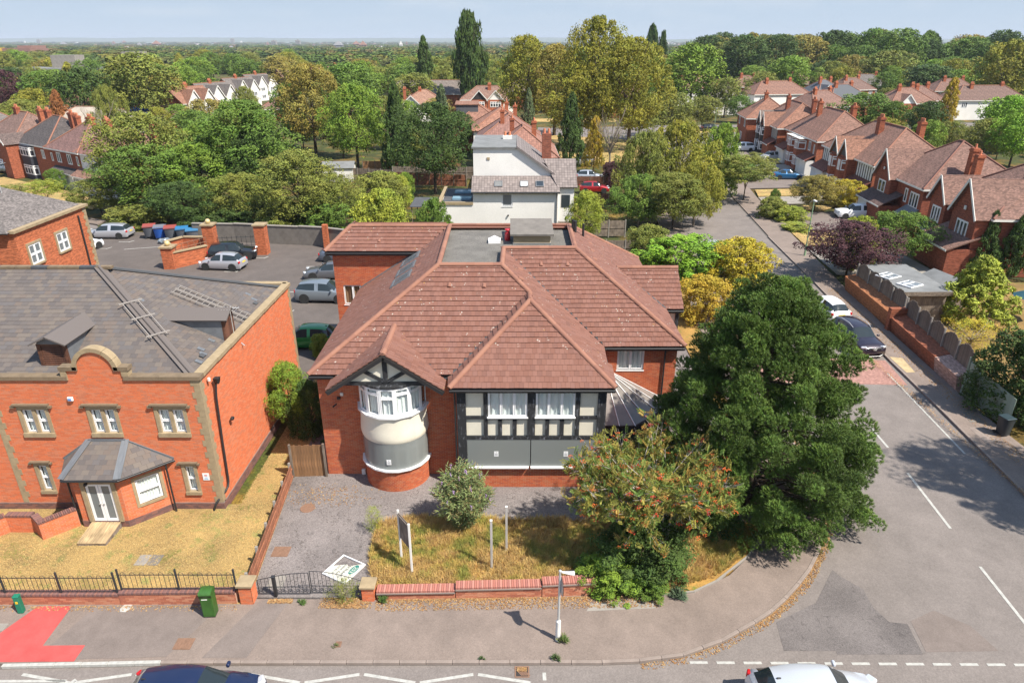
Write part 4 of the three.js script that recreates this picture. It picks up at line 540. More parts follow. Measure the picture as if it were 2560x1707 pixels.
  roofSlope(H, ps, [e0, e1, a0], SO); roofSlope(H, ps, [e1, e2, a1, a0], SO); roofSlope(H, ps, [e2, e3, a1], SO); pieces(H, 'porch_slate', unit, mSlates, ps, 300);
  for (const [a, b] of [[e1, a0], [e2, a1]]) part(H, 'lead_hip', beam(a.clone().add(P(0, 0.06, 0)), b.clone().add(P(0, 0.06, 0)), 0.3, 0.025), mm.lead); part(H, 'flashing', [beam(a0.clone().add(P(0, 0.04, 0.02)), a1.clone().add(P(0, 0.04, 0.02)), 0.18, 0.1), beam(e0.clone().add(P(0, 0.06, 0)), a0, 0.1, 0.12), beam(a1, e3.clone().add(P(0, 0.06, 0)), 0.1, 0.12)], mm.lead);
  for (const [a, b] of [[e0, e1], [e1, e2], [e2, e3]]) part(H, 'gutter', rod(a.clone().add(P(0, -0.05, 0)), b.clone().add(P(0, -0.05, 0)), 0.05), mm.black);
  part(H, 'downpipe', [rod(P(-14.75, 0.1, 24.5), P(-14.75, 2.6, 24.5), 0.04)], mm.black); part(H, 'downpipe', [rod(P(-18.45, 0.1, 23.6), P(-18.45, 2.6, 23.6), 0.04)], mm.black);
}
// timber entrance ramp, sunken area walls
{ const t = thing('entrance_ramp', 'pale timber ramp leading up to the double doors', 'ramp', -17.2, 0.13, 23.0); part(t, 'deck', slab([P(-0.6, 0.28, 0.42), P(0.62, 0.28, 0.42), P(0.56, 0.12, -0.75), P(-0.6, 0.12, -0.75)], 0.04), M(C(0.68, 0.52, 0.31), 0.9, { map: again(tWood, 0.5) })); part(t, 'side', slab([P(0.6, 0.24, 0.42), P(0.6, 0.0, 0.42), P(0.55, 0.0, -0.74), P(0.55, 0.09, -0.74)], 0.03), mm.board); part(t, 'riser', bx(-0.58, 0.54, 0, 0.08, -0.74, -0.71), mm.board); }
function lowWall(name, label, path, h, opt = {}) {
  const t = placed(name, label, 'wall', path[0][0], path[0][1], opt.group), br = [], th = opt.th || 0.215;
  for (let i = 0; i + 1 < path.length; i++) { const [ax, ad] = path[i], [ex, ed] = path[i + 1], L = Math.hypot(ex - ax, ed - ad), hh = Array.isArray(h) ? h[i] : h, f = brickFace(t, br, ax, ad, ex, ed, opt.y || 0.1, [[0, 0], [L, 0], [L, hh], [0, hh]], [], { mortar: opt.mortar || mm.mortarB, depth: th, brick: { tones: (opt.tones || mBrickL).length } });
    if (opt.both) brickFace(t, br, ...(() => { const n = f.n, q = to3(f, L, 0, -th - 0.01), s = to3(f, 0, 0, -th - 0.01); return [q.x, -q.z, s.x, -s.z]; })(), opt.y || 0.1, [[0, 0], [L, 0], [L, hh], [0, hh]], [], { mortar: opt.mortar || mm.mortarB, depth: 0.02, brick: { tones: (opt.tones || mBrickL).length } });
    const cop = opt.cope, n = Math.max(1, Math.round(L / cop.l)); for (let k = 0; k < n; k++) { const o = cast(new THREE.Mesh(cached('cope' + [cop.h, th, (L / n).toFixed(3)], () => meterUV(round(L / n - 0.006, cop.h, th + (cop.o || 0.06), 0.015, 1))), cop.m[k % cop.m.length])); o.name = 'coping_brick'; const p = to3(f, (k + 0.5) * L / n, hh + cop.h / 2, -th / 2); o.position.copy(p).add(t.back); o.quaternion.setFromRotationMatrix(new THREE.Matrix4().makeBasis(f.u, f.v, f.n)); t.add(o); } }
  pieces(t, 'brick', unit, opt.tones || mBrickL, br, opt.most || 200); return t;
}
lowWall('planter_wall', 'low brick wall with dark coping around the sunken area left of the porch', [[-22.6, 21.6], [-21.1, 23.1], [-20.0, 23.1], [-19.4, 22.6], [-18.4, 23.55]], 0.8, { cope: { l: 0.075, h: 0.11, m: mBrickDark }, most: 120 });
// ---------------------------------------------------------------- front walls, piers, railings, gates
const copeDark = { l: 0.08, h: 0.11, m: mBrickDark }, copeRed = { l: 0.085, h: 0.12, o: 0.08, m: [[0.36, 0.135, 0.10], [0.42, 0.17, 0.13], [0.32, 0.125, 0.10], [0.45, 0.20, 0.155]].map((c) => M(C(...c), 0.9)) };
lowWall('railing_wall', 'low brick wall with dark coping under the railing, beside the teal box', [[-27, 19.05], [-14.35, 19.08]], 0.4, { cope: copeDark, tones: mBrickR });
lowWall('railing_wall', 'low brick wall with dark coping under the railing, behind the green cabinet', [[-14.33, 19.06], [-10.1, 19.12]], 0.49, { cope: copeDark, tones: mBrickR });
const fw = 'low red brick garden wall with rounded coping, ';
for (const [a, b, h, l] of [[[-5.0, 19.32], [-2.1, 19.38], 0.42, 'lowest step next to the gate pier'], [[-2.08, 19.36], [1.1, 19.46], 0.56, 'middle step'], [[1.12, 19.44], [3.1, 19.56], 0.68, 'highest step, running into the ivy']]) { const t = lowWall('garden_wall', fw + l, [a, b], h - 0.1, { cope: copeRed, tones: mBrickR, th: 0.3, both: true, most: 120 }); part(t, 'band', beam(P(a[0], h + 0.0, a[1] - 0.015), P(b[0], h + 0.0, b[1] - 0.015), 0.1, 0.05), mm.kerb); }
function pier(x, d, w, h, label) { const t = placed('gate_pier', label, 'gate pier', x, d), br = []; for (const [a, b, c, e] of [[x - w / 2, d - w / 2, x + w / 2, d - w / 2], [x + w / 2, d - w / 2, x + w / 2, d + w / 2], [x - w / 2, d + w / 2, x - w / 2, d - w / 2]]) brickFace(t, br, a, b, c, e, 0.1, [[0, 0], [w, 0], [w, h], [0, h]], [], { mortar: mm.mortarB, depth: 0.08 }); pieces(t, 'brick', unit, mBrickL, br, 150); part(t, 'cap', meterUV(round(w + 0.14, 0.1, w + 0.14, 0.02, 1)).translate(x, h + 0.15, -d), mm.stone); }
pier(-9.72, 19.32, 0.46, 0.82, 'brick gate pier with stone cap between the railing and iron gate'); pier(-5.3, 19.45, 0.44, 0.62, 'brick gate pier with stone cap beside the garden wall');
function railing(x0, x1, d, y, h, bays, label) {
  const t = thing('bow_top_railing', label, 'railing', (x0 + x1) / 2, y, d), W = x1 - x0, L = W / bays; const post = round(0.06, h + 0.14, 0.06, 0.01, 1);
  for (let i = 0; i <= bays; i++) part(t, 'post', at(post, -W / 2 + i * L, (h + 0.14) / 2, 0), mm.blackRail);
  for (const yy of [0.07, h - 0.12]) part(t, 'rail', bx(-W / 2, W / 2, yy - 0.015, yy + 0.015, -0.008, 0.008), mm.blackRail);
  for (let i = 0; i < bays; i++) for (let k = 0; k < 6; k++) { const c = -W / 2 + i * L + (k + 0.55) * L / 6.1, hw = L / 6.1 * 0.26; part(t, 'hoop', cached('hoop' + h + hw.toFixed(3), () => { const p = [P(-hw, 0.05, 0), P(-hw, h - 0.14, 0)]; for (let j = 1; j < 8; j++) { const a = Math.PI * j / 8; p.push(P(-hw * Math.cos(a), h - 0.1 + 0.09 * Math.sin(a), 0)); } p.push(P(hw, h - 0.14, 0), P(hw, 0.05, 0)); return tube(p, 0.009, 22, 5); }), mm.blackRail).position.x = c; }
}
railing(-22.6, -14.4, 19.15, 0.62, 0.8, 4, 'black hooped railing section on the wall beside the teal box'); railing(-14.25, -10.05, 19.2, 0.7, 0.82, 2, 'black hooped railing section nearest the gate pier');
function gate(x0, x1, d, yl, yr, label) {
  const W = x1 - x0, t = thing('iron_gate', label, 'gate', x0, 0.15, d), top = (x) => yl + (yr - yl) * (yr > yl ? Math.sin(x / W * Math.PI / 2) : 1 - Math.cos(x / W * Math.PI / 2));
  const pts = []; for (let i = 0; i <= 8; i++) pts.push(P(W * i / 8, top(W * i / 8), 0)); part(t, 'top_rail', tube(pts, 0.014, 16, 5), mm.blackRail);
  for (const yy of [0.05, 0.36]) part(t, 'rail', rod(P(0, yy, 0), P(W, yy, 0), 0.014, 5), mm.blackRail);
  const n = Math.round(W / 0.14); for (let i = 0; i <= n; i++) { const x = W * i / n; part(t, 'bar', rod(P(x, 0.05, 0), P(x, top(x), 0), i === 0 || i === n ? 0.018 : 0.009, 5), mm.blackRail); }
  for (let i = 0; i < n; i += 2) { const x = W * (i + 0.5) / n; for (const [k, yy] of [[1, 0.6], [-1, 0.6], [1, 0.48], [-1, 0.48]]) part(t, 'scroll', cached('scroll', () => new THREE.TorusGeometry(0.036, 0.006, 4, 12, 4.6)), mm.blackRail).position.set(x + k * 0.03, yy, 0); part(t, 'scroll', at(new THREE.TorusGeometry(0.05, 0.006, 4, 12), x, 0.2, 0), mm.blackRail); }
}
gate(-9.42, -7.5, 19.55, 0.68, 1.02, 'black wrought iron gate leaf beside the left pier'); 
{ const t = thing('gate_stop_post', 'short thick black post in front of the iron gate', 'post', -8.78, 0.12, 19.48); part(t, 'post', at(round(0.11, 0.92, 0.11, 0.015), 0, 0.46, 0), mm.black); part(t, 'cap', at(round(0.14, 0.04, 0.14, 0.015), 0, 0.94, 0), mm.blackRail); }
gate(-7.46, -5.6, 19.6, 1.06, 0.62, 'black wrought iron gate leaf overgrown by the dry weed');
// ---------------------------------------------------------------- fences and timber gate
function boards(name, label, a, b, h, { w = 0.12, posts = 0, m = mm.fence, postM = mm.concrete, y = 0.12, th = 0.022, top, gap = 0.006, ph = 0.1, group, cat = 'fence', rails = true } = {}) {
  const L = Math.hypot(b[0] - a[0], b[1] - a[1]), t = thing(name, label, cat, a[0], y, a[1], Math.atan2(b[1] - a[1], b[0] - a[0]), group), n = Math.round(L / w), bw = L / n, r = rng(Math.round(L * 100));
  const tones = [0.86, 1, 1.12].map((k) => cached('bd' + m.uuid + k, () => { const q = m.clone(); q.color.multiplyScalar(k); return q; }));
  for (let i = 0; i < n; i++) { const hh = top ? top((i + 0.5) / n) : h, o = part(t, 'board', cached('bd' + [bw.toFixed(3), th], () => meterUV(new THREE.BoxGeometry(bw - gap, 1, th).translate(0, 0.5, 0))), tones[Math.floor(r() * 3)]); o.position.set((i + 0.5) * bw, 0, (i % 2) * 0.006); o.scale.y = hh * (0.985 + 0.03 * r()); }
  if (rails) for (const q of [0.25, 0.75]) part(t, 'rail', bx(0, L, h * q - 0.03, h * q + 0.03, 0.02, 0.06), m);
  for (let i = 0; i <= posts && posts; i++) part(t, 'post', at(meterUV(round(0.1, h + ph, 0.1, 0.01, 1)), L * i / posts, (h + ph) / 2, 0.07), postM); return t;
}
boards('low_fence', 'low reddish board fence with concrete posts along the dry lawn', [-10.35, 26.9], [-9.78, 19.7], 0.8, { m: mm.fenceRed, posts: 5, w: 0.16, ph: 0.12 });
boards('timber_gate', 'brown vertical board gate beside the timbered house', [-10.35, 27.12], [-8.8, 27.2], 1.72, { w: 0.13, posts: 1, postM: mm.fenceGrey, cat: 'gate' });
const wave = (n, lo, hi) => (q) => lo + (hi - lo) * Math.abs(Math.sin(q * Math.PI * n));
boards('scalloped_fence', 'weathered grey scalloped fence behind the old wall, nearest the green gates', [28.05, 45.3], [27.0, 36.0], 1.9, { m: mm.fenceGrey, top: wave(5, 1.7, 2.1), y: 0.5, w: 0.13, posts: 5 });
boards('scalloped_fence', 'weathered grey scalloped fence beside the garage roof', [28.4, 53.5], [28.1, 45.6], 1.7, { m: mm.fenceGrey, top: wave(4, 1.6, 2.0), y: 0.7, w: 0.14, posts: 4 });
const greenM = M(C(0.23, 0.30, 0.24), 0.6);
boards('green_fence', 'tall sage green boarded gates at the end of the old wall', [26.45, 35.5], [26.35, 31.4], 1.9, { m: greenM, w: 0.3, th: 0.03, top: (q) => 2.05 - 0.25 * q, rails: false });
part(boards('green_fence', 'sage green boarded return of the fence running into the garden', [26.45, 35.6], [27.6, 35.9], 1.9, { m: greenM, w: 0.3, rails: false }), 'post', at(round(0.12, 2.3, 0.12, 0.01), 0, 1.15, 0), greenM);
// old retaining wall along the right pavement
{ const wm = brickWall(0.40, 0.155, 0.085), t = placed('old_brick_wall', 'long weathered brick wall along the right pavement with flaking white paint', 'wall', 26.6, 44);
  const seg = (a, b, h, m, name) => part(t, name, slab([P(a[0], h, a[1]), P(b[0], h, b[1]), P(b[0] + 1.05, h + 0.2, b[1]), P(a[0] + 1.05, h + 0.2, a[1])], h + 0.3), m);
  seg([26.12, 35.9], [26.35, 38.6], 1.05, M(C(0.62, 0.50, 0.46), 0.95, { map: again(tBrick, 1 / 1.8) }), 'painted_length'); seg([26.35, 38.6], [26.95, 45.2], 1.1, wm, 'wall_length'); seg([26.95, 45.2], [27.55, 53.9], 1.3, brickWall(0.46, 0.22, 0.10), 'wall_length');
  part(t, 'buttress', bx(26.85, 28.0, 0, 1.75, 45.1, 45.5), wm); }
// ---------------------------------------------------------------- posts, signs, cabinets
{ const t = thing('sign_lamp_post', 'pale grey sign post with round sign seen edge on and small lamp', 'sign post', 1.58, 0.12, 17.47); part(t, 'base', new THREE.CylinderGeometry(0.085, 0.09, 0.85, 16).translate(0, 0.425, 0), mm.white); part(t, 'shoulder', new THREE.CylinderGeometry(0.05, 0.085, 0.06, 16).translate(0, 0.88, 0), mm.white); part(t, 'pole', new THREE.CylinderGeometry(0.042, 0.045, 2.12, 14).translate(0, 1.95, 0), mm.metal); part(t, 'cap', new THREE.SphereGeometry(0.055, 12, 8).translate(0, 3.02, 0), mm.metal);
  const s = part(t, 'round_sign', new THREE.CylinderGeometry(0.31, 0.31, 0.02, 32).rotateZ(Math.PI / 2).rotateY(0.12).translate(0.06, 2.42, 0.03), mm.metal); part(s, 'rim', new THREE.TorusGeometry(0.31, 0.012, 6, 32).rotateY(Math.PI / 2 + 0.12).translate(0.06, 2.42, 0.03), mm.black);
  part(t, 'lamp_head', (() => { const g = new THREE.CylinderGeometry(0.13, 0.05, 0.42, 4, 1).rotateZ(-Math.PI / 2); g.scale(1, 0.45, 1); g.rotateZ(-0.12); return g.translate(0.26, 2.98, 0.02); })(), mm.white); }
function postThing(x, d, h, label) { const t = thing('sign_stump', label, 'post', x, 0.1, d); part(t, 'shaft', at(round(0.09, h, 0.09, 0.012), 0, h / 2, 0), mm.metal); part(t, 'cap', at(round(0.1, 0.03, 0.1, 0.01), 0, h, 0), mm.white); }
postThing(-0.22, 21.77, 2.35, 'bare grey metal post in the dry grass, the farther of two'); postThing(-0.79, 20.85, 2.42, 'bare grey metal post in the dry grass, nearer the street');
{ const t = placed('notice_board', 'weathered blank notice board on two white posts in the dry grass', 'notice board', -4.1, 20.9); const a = P(-4.38, 0.1, 21.37), b = P(-3.85, 0.1, 20.54); for (const p of [a, b]) part(t, 'post', at(round(0.08, 2.5, 0.08, 0.01), p.x, 1.35, p.z), mm.white); part(t, 'panel', slab([P(-4.36, 1.32, 21.32), P(-3.87, 1.32, 20.6), P(-3.87, 2.5, 20.6), P(-4.36, 2.5, 21.32)], 0.025), mm.board); part(t, 'batten', beam(P(-4.4, 2.45, 21.3), P(-3.9, 2.45, 20.6), 0.03, 0.05), mm.board); }
{ // fallen sign on the forecourt: its own right and up lie on the ground
  const t = thing('fallen_sign', 'fallen broken white care home sign lying on the forecourt', 'sign', -6.76, 0.15, 21.66);
  t.quaternion.setFromRotationMatrix(new THREE.Matrix4().makeBasis(new THREE.Vector3(-0.49, 0, 0.872), new THREE.Vector3(0.872, 0, 0.49), new THREE.Vector3(0, 1, 0)));
  const cv = document.createElement('canvas'); cv.width = 512; cv.height = 512; const g = cv.getContext('2d'); g.fillStyle = '#f2efe4'; g.fillRect(0, 0, 512, 512);
  g.fillStyle = '#3f8f86'; g.beginPath(); g.ellipse(190, 100, 120, 58, 0, 0, 7); g.fill(); g.fillStyle = '#f4f2e6'; g.font = 'bold 92px serif'; g.fillText('253', 120, 132);
  g.fillStyle = '#46554f'; g.font = 'bold 88px serif'; g.fillText('Michaels', 60, 240); g.font = 'bold 70px serif'; g.fillText('home for', 110, 320); g.font = 'bold 58px serif'; g.fillText('ELDERLY', 150, 392); g.font = '40px serif'; g.fillText('7', 300, 450);
  const ct = new THREE.CanvasTexture(cv); ct.colorSpace = THREE.SRGBColorSpace; const face = M(C(0.62, 0.62, 0.60), 0.6, { map: ct }), w = 1.21, h = 1.15, q = 0.045, bar = (x0, x1, y0, y1) => part(t, 'frame_bar', new THREE.BoxGeometry(x1 - x0, y1 - y0, 0.05).translate((x0 + x1) / 2, (y0 + y1) / 2, 0.025), mm.upvc);
  bar(0, w, 0, q); bar(0, w, h - q, h); bar(0, q, q, h - q); bar(w - q, w, q, h - q);
  const sh = new THREE.ExtrudeGeometry(new THREE.Shape([[0.70, 0.04], [1.17, 0.04], [1.17, 1.11], [0.04, 1.11], [0.05, 1.0], [0.42, 0.6], [0.34, 0.5]].map((p) => new THREE.Vector2(...p))), { depth: 0.008, bevelEnabled: false }), p = sh.attributes.position, uv = sh.attributes.uv; for (let i = 0; i < p.count; i++) uv.setXY(i, p.getX(i) / w, p.getY(i) / h); sh.translate(0, 0, 0.02); part(t, 'panel', sh, face);
}
{ const gm = M(C(0.05, 0.16, 0.025), 0.5, { map: again(tMottle, 1) }), t = thing('street_cabinet', 'olive green street cabinet standing against the railing wall', 'cabinet', -10.85, 0.12, 18.62, 0.06); part(t, 'body', meterUV(round(0.42, 1.0, 0.36, 0.02)).translate(0, 0.54, 0), gm); part(t, 'lid', (() => { const g = new THREE.CylinderGeometry(0.21, 0.21, 0.44, 4, 1).rotateZ(Math.PI / 2).rotateX(Math.PI / 4); g.scale(1, 0.7, 1.3); return g.translate(0, 1.03, 0); })(), gm); part(t, 'plinth', bx(-0.2, 0.2, 0, 0.05, -0.17, 0.17), mm.dark); part(t, 'door', bx(-0.18, 0.18, 0.12, 0.95, -0.19, -0.18), gm); part(t, 'badge', bx(-0.14, 0.06, 0.84, 0.87, -0.2, -0.19), mm.white); }
{ const gm = M(C(0.01, 0.17, 0.10), 0.45), t = thing('service_box', 'small teal green service box with yellow badge by the wall', 'cabinet', -17.75, 0.12, 18.72, 0.1); part(t, 'body', round(0.2, 0.74, 0.18, 0.025).translate(0, 0.37, 0), gm); part(t, 'cap', round(0.22, 0.05, 0.2, 0.02).translate(0, 0.75, 0), gm); part(t, 'badge', bx(-0.04, 0.04, 0.46, 0.56, -0.096, -0.09), M(C(0.75, 0.5, 0.02), 0.5)); }
function streetLamp(x, d, h, label, turn = 0, m = M(C(0.24, 0.36, 0.22), 0.5)) { const t = thing('street_lamp', label, 'street lamp', x, 0.12, d, turn, 'street lamps'); part(t, 'base', new THREE.CylinderGeometry(0.09, 0.1, 1.1, 12).translate(0, 0.55, 0), m); part(t, 'pole', new THREE.CylinderGeometry(0.04, 0.06, h - 1.1, 10).translate(0, 1.1 + (h - 1.1) / 2, 0), m); part(t, 'lantern', round(0.2, 0.14, 0.55, 0.05).translate(0, h + 0.03, 0.2), mm.white); }
streetLamp(28.3, 63.8, 5.3, 'green lamp column on the right pavement before the plum tree'); streetLamp(45, 158, 5.6, 'lamp column at the far junction, beside the grass'); streetLamp(63, 184, 5.6, 'lamp column at the far junction, by the rendered house');
{ const t = thing('wheelie_bin', 'dark wheelie bin under the right edge conifer', 'bin', 25.75, 0.12, 30.9, 0.2); part(t, 'body', (() => { const g = new THREE.CylinderGeometry(0.38, 0.31, 0.95, 4).rotateY(Math.PI / 4); return g.translate(0, 0.55, 0); })(), M(C(0.03, 0.035, 0.04), 0.5)); part(t, 'lid', round(0.58, 0.07, 0.62, 0.03).translate(0, 1.06, 0), M(C(0.03, 0.05, 0.06), 0.45)); for (const k of [-1, 1]) part(t, 'wheel', new THREE.CylinderGeometry(0.1, 0.1, 0.05, 14).rotateZ(Math.PI / 2).translate(k * 0.25, 0.1, -0.25), mm.tyre); }
{ const t = thing('street_name_sign', 'low black street name plate with white border at the right edge', 'sign', 25.75, 0.12, 29.2, -1.2), cv = document.createElement('canvas'); cv.width = 512; cv.height = 96; const g = cv.getContext('2d'); g.fillStyle = '#101012'; g.fillRect(0, 0, 512, 96); g.strokeStyle = '#e8e4e8'; g.lineWidth = 8; g.strokeRect(5, 5, 502, 86); g.fillStyle = '#e8e4e8'; g.font = 'bold 56px sans-serif'; g.fillText('REMSON', 30, 68); const ct = new THREE.CanvasTexture(cv); ct.colorSpace = THREE.SRGBColorSpace; part(t, 'plate', new THREE.BoxGeometry(1.3, 0.24, 0.02).translate(0.5, 0.78, 0), M(0xffffff, 0.5, { map: ct })); for (const x of [0, 1]) part(t, 'post', at(round(0.07, 0.9, 0.05, 0.01), x, 0.45, -0.05), mm.black); }
// garage with old window frames on its flat roof
{ const t = placed('flat_roof_garage', 'garage with grey felt roof and white window frames laid on it', 'garage', 30.3, 49.5); part(t, 'wall', bx(28.6, 31.7, 0, 2.3, 46.9, 53), mm.fenceGrey); part(t, 'roof', slab([P(28.35, 2.45, 46.6), P(31.9, 2.5, 46.6), P(32.0, 2.5, 53.3), P(28.6, 2.45, 53.3)], 0.14), mm.feltGrey); part(t, 'fascia', beam(P(28.3, 2.33, 46.56), P(31.9, 2.36, 46.56), 0.05, 0.32), mm.fenceGrey);
  for (const [x, d] of [[29.3, 50.2], [29.9, 48.2]]) { const w = win(t, x, 2.56, -d + 0.5, 0, 1.5, 1.2, { cols: [1, 1.6], transom: 0.6, glass: mm.paneGrey, name: 'old_window_frame' }); w.rotation.set(-Math.PI / 2, 0, 0.5); } }
{ const t = thing('garden_shed', 'small shed with grey roof beside the flat roofed garage', 'shed', 34.2, 0, 51, 0.2); part(t, 'wall', bx(-1.2, 1.2, 0, 1.9, -1.4, 1.4), mm.fenceGrey); for (const k of [-1, 1]) part(t, 'roof', slab([P(0, 2.4, -1.6), P(0, 2.4, 1.6), P(k * 1.4, 1.85, 1.6), P(k * 1.4, 1.85, -1.6)], 0.05), mm.feltGrey); }
// ---------------------------------------------------------------- car park walls, bins
{ const t = placed('ramp_wall', 'brick car park wall with stone piers, globe lamps and a handrail', 'wall', -29, 61), wm = brickWall(0.64, 0.22, 0.10);
  const len = (a, b, h) => { part(t, 'wall_length', slab([P(a[0], h, a[1]), P(b[0], h, b[1]), P(b[0] + 0.02, h, b[1] + 0.3), P(a[0] - 0.02, h, a[1] + 0.3)], h), wm); part(t, 'coping', beam(P(a[0], h + 0.05, a[1] + 0.15), P(b[0], h + 0.05, b[1] + 0.15), 0.42, 0.1), mm.stone); };
  len([-31, 59.6], [-28.7, 62.2], 1.5); len([-33.2, 63.6], [-32.3, 62.4], 1.5); len([-32.3, 65.3], [-29.2, 65.2], 1.5); len([-33.2, 63.6], [-32.3, 65.3], 1.5);
  for (const [x, d, h] of [[-31.2, 59.6, 2.0], [-28.9, 63.4, 3.1], [-24.3, 64.2, 2.9]]) { part(t, 'pier', bx(x - 0.5, x + 0.5, 0, h, d, d + 1.0), wm); part(t, 'pier_cap', bx(x - 0.6, x + 0.6, h, h + 0.14, d - 0.1, d + 1.1), mm.stone); if (x < -25) part(t, 'globe_lamp', new THREE.SphereGeometry(0.24, 16, 12).translate(x, h + 0.36, -d - 0.5), new THREE.MeshPhysicalMaterial({ color: C(0.75, 0.62, 0.32), roughness: 0.2, transmission: 0.3 })); }
  for (const y of [1.9, 2.3]) part(t, 'handrail', rod(P(-31, y - 0.2, 59.9), P(-28.7, y, 62.4), 0.025), mm.rust); for (let i = 0; i < 7; i++) { const q = i / 6; part(t, 'baluster', rod(P(-31 + 2.3 * q, 1.5, 59.9 + 2.5 * q), P(-31 + 2.3 * q, 2.1 + 0.2 * q, 59.9 + 2.5 * q), 0.02), mm.rust); }
  for (const y of [1.0, 1.8]) part(t, 'handrail', rod(P(-28.3, y, 64), P(-24.8, y, 64.6), 0.025), mm.blackRail); for (let i = 0; i < 9; i++) part(t, 'baluster', rod(P(-28.3 + i * 0.43, 0.9, 64 + i * 0.07), P(-28.3 + i * 0.43, 1.95, 64 + i * 0.07), 0.02), mm.blackRail); }
{ const t = placed('retaining_wall', 'long curving pale concrete wall at the back of the car park', 'wall', -25, 68.5), p = [[-33, 69.2], [-28.6, 68.9], [-25, 68.3], [-21.6, 67.8], [-18.5, 67.2], [-15, 65.8]]; for (let i = 0; i + 1 < p.length; i++) { const h0 = 1.9 + (i % 2) * 0.05; part(t, 'panel', slab([P(p[i][0], 0, p[i][1]), P(p[i + 1][0], 0, p[i + 1][1]), P(p[i + 1][0], h0, p[i + 1][1]), P(p[i][0], h0, p[i][1])], 0.25), mm.concreteDark); part(t, 'coping', beam(P(p[i][0], h0 + 0.04, p[i][1] + 0.12), P(p[i + 1][0], h0 + 0.04, p[i + 1][1] + 0.12), 0.36, 0.08), mm.concrete); } part(t, 'pier', bx(-18.9, -18.4, 0, 2.4, 66.6, 67.1), brickWall(0.64, 0.22, 0.10)); }
const binCol = [[0.30, 0.07, 0.06], [0.16, 0.17, 0.2], [0.30, 0.07, 0.06], [0.03, 0.16, 0.34], [0.04, 0.17, 0.33]], binL = ['red lidded wheeled bin at the left of the car park bin row', 'wheeled bin with grey lid and blue front in the bin row', 'red lidded wheeled bin beside the heap of sacks', 'grey wheeled bin with blue lid behind the sacks', 'wheeled bin with bright blue lid nearest the brick pier'];
[[-38.2, 70.6], [-36.9, 70.2], [-35.7, 70.0], [-34.3, 69.6], [-33.0, 69.0]].forEach(([x, d], i) => { const t = thing('large_bin', binL[i], 'bin', x, 0.06, d, 0.35, 'car park bins'); part(t, 'body', (() => { const g = new THREE.CylinderGeometry(0.82, 0.68, 1.1, 4).rotateY(Math.PI / 4); g.scale(1, 1, 0.85); return g.translate(0, 0.75, 0); })(), M(i === 1 ? C(0.02, 0.10, 0.42) : C(0.10, 0.11, 0.13), 0.5)); part(t, 'lid', slab([P(-0.62, 1.28, -0.55), P(0.62, 1.28, -0.55), P(0.62, 1.42, 0.55), P(-0.62, 1.42, 0.55)], 0.06), M(C(...binCol[i]), 0.45)); for (const [a, b] of [[-0.4, -0.35], [0.4, -0.35], [-0.4, 0.35], [0.4, 0.35]]) part(t, 'wheel', new THREE.CylinderGeometry(0.1, 0.1, 0.06, 12).rotateZ(Math.PI / 2).translate(a, 0.1, b), mm.tyre); });
for (let i = 0; i < 6; i++) { const r = rng(i + 60); const g = new THREE.IcosahedronGeometry(0.34, 3), p = g.attributes.position; for (let k = 0; k < p.count; k++) { const s = 1 + 0.22 * Math.sin(p.getX(k) * 17 + i) * Math.sin(p.getY(k) * 13 + p.getZ(k) * 11); p.setXYZ(k, p.getX(k) * s, p.getY(k) * s * 0.8, p.getZ(k) * s); } g.computeVertexNormals(); const o = single('rubbish_sack', g, M(C(0.16, 0.19, 0.22), 0.25), 'grey rubbish sack in the heap beside the car park bins', 'sack', 'heap of rubbish sacks'); o.position.set(-36 + i * 0.42, 0.3, -(68.4 + 0.35 * Math.sin(i * 2.3))); }
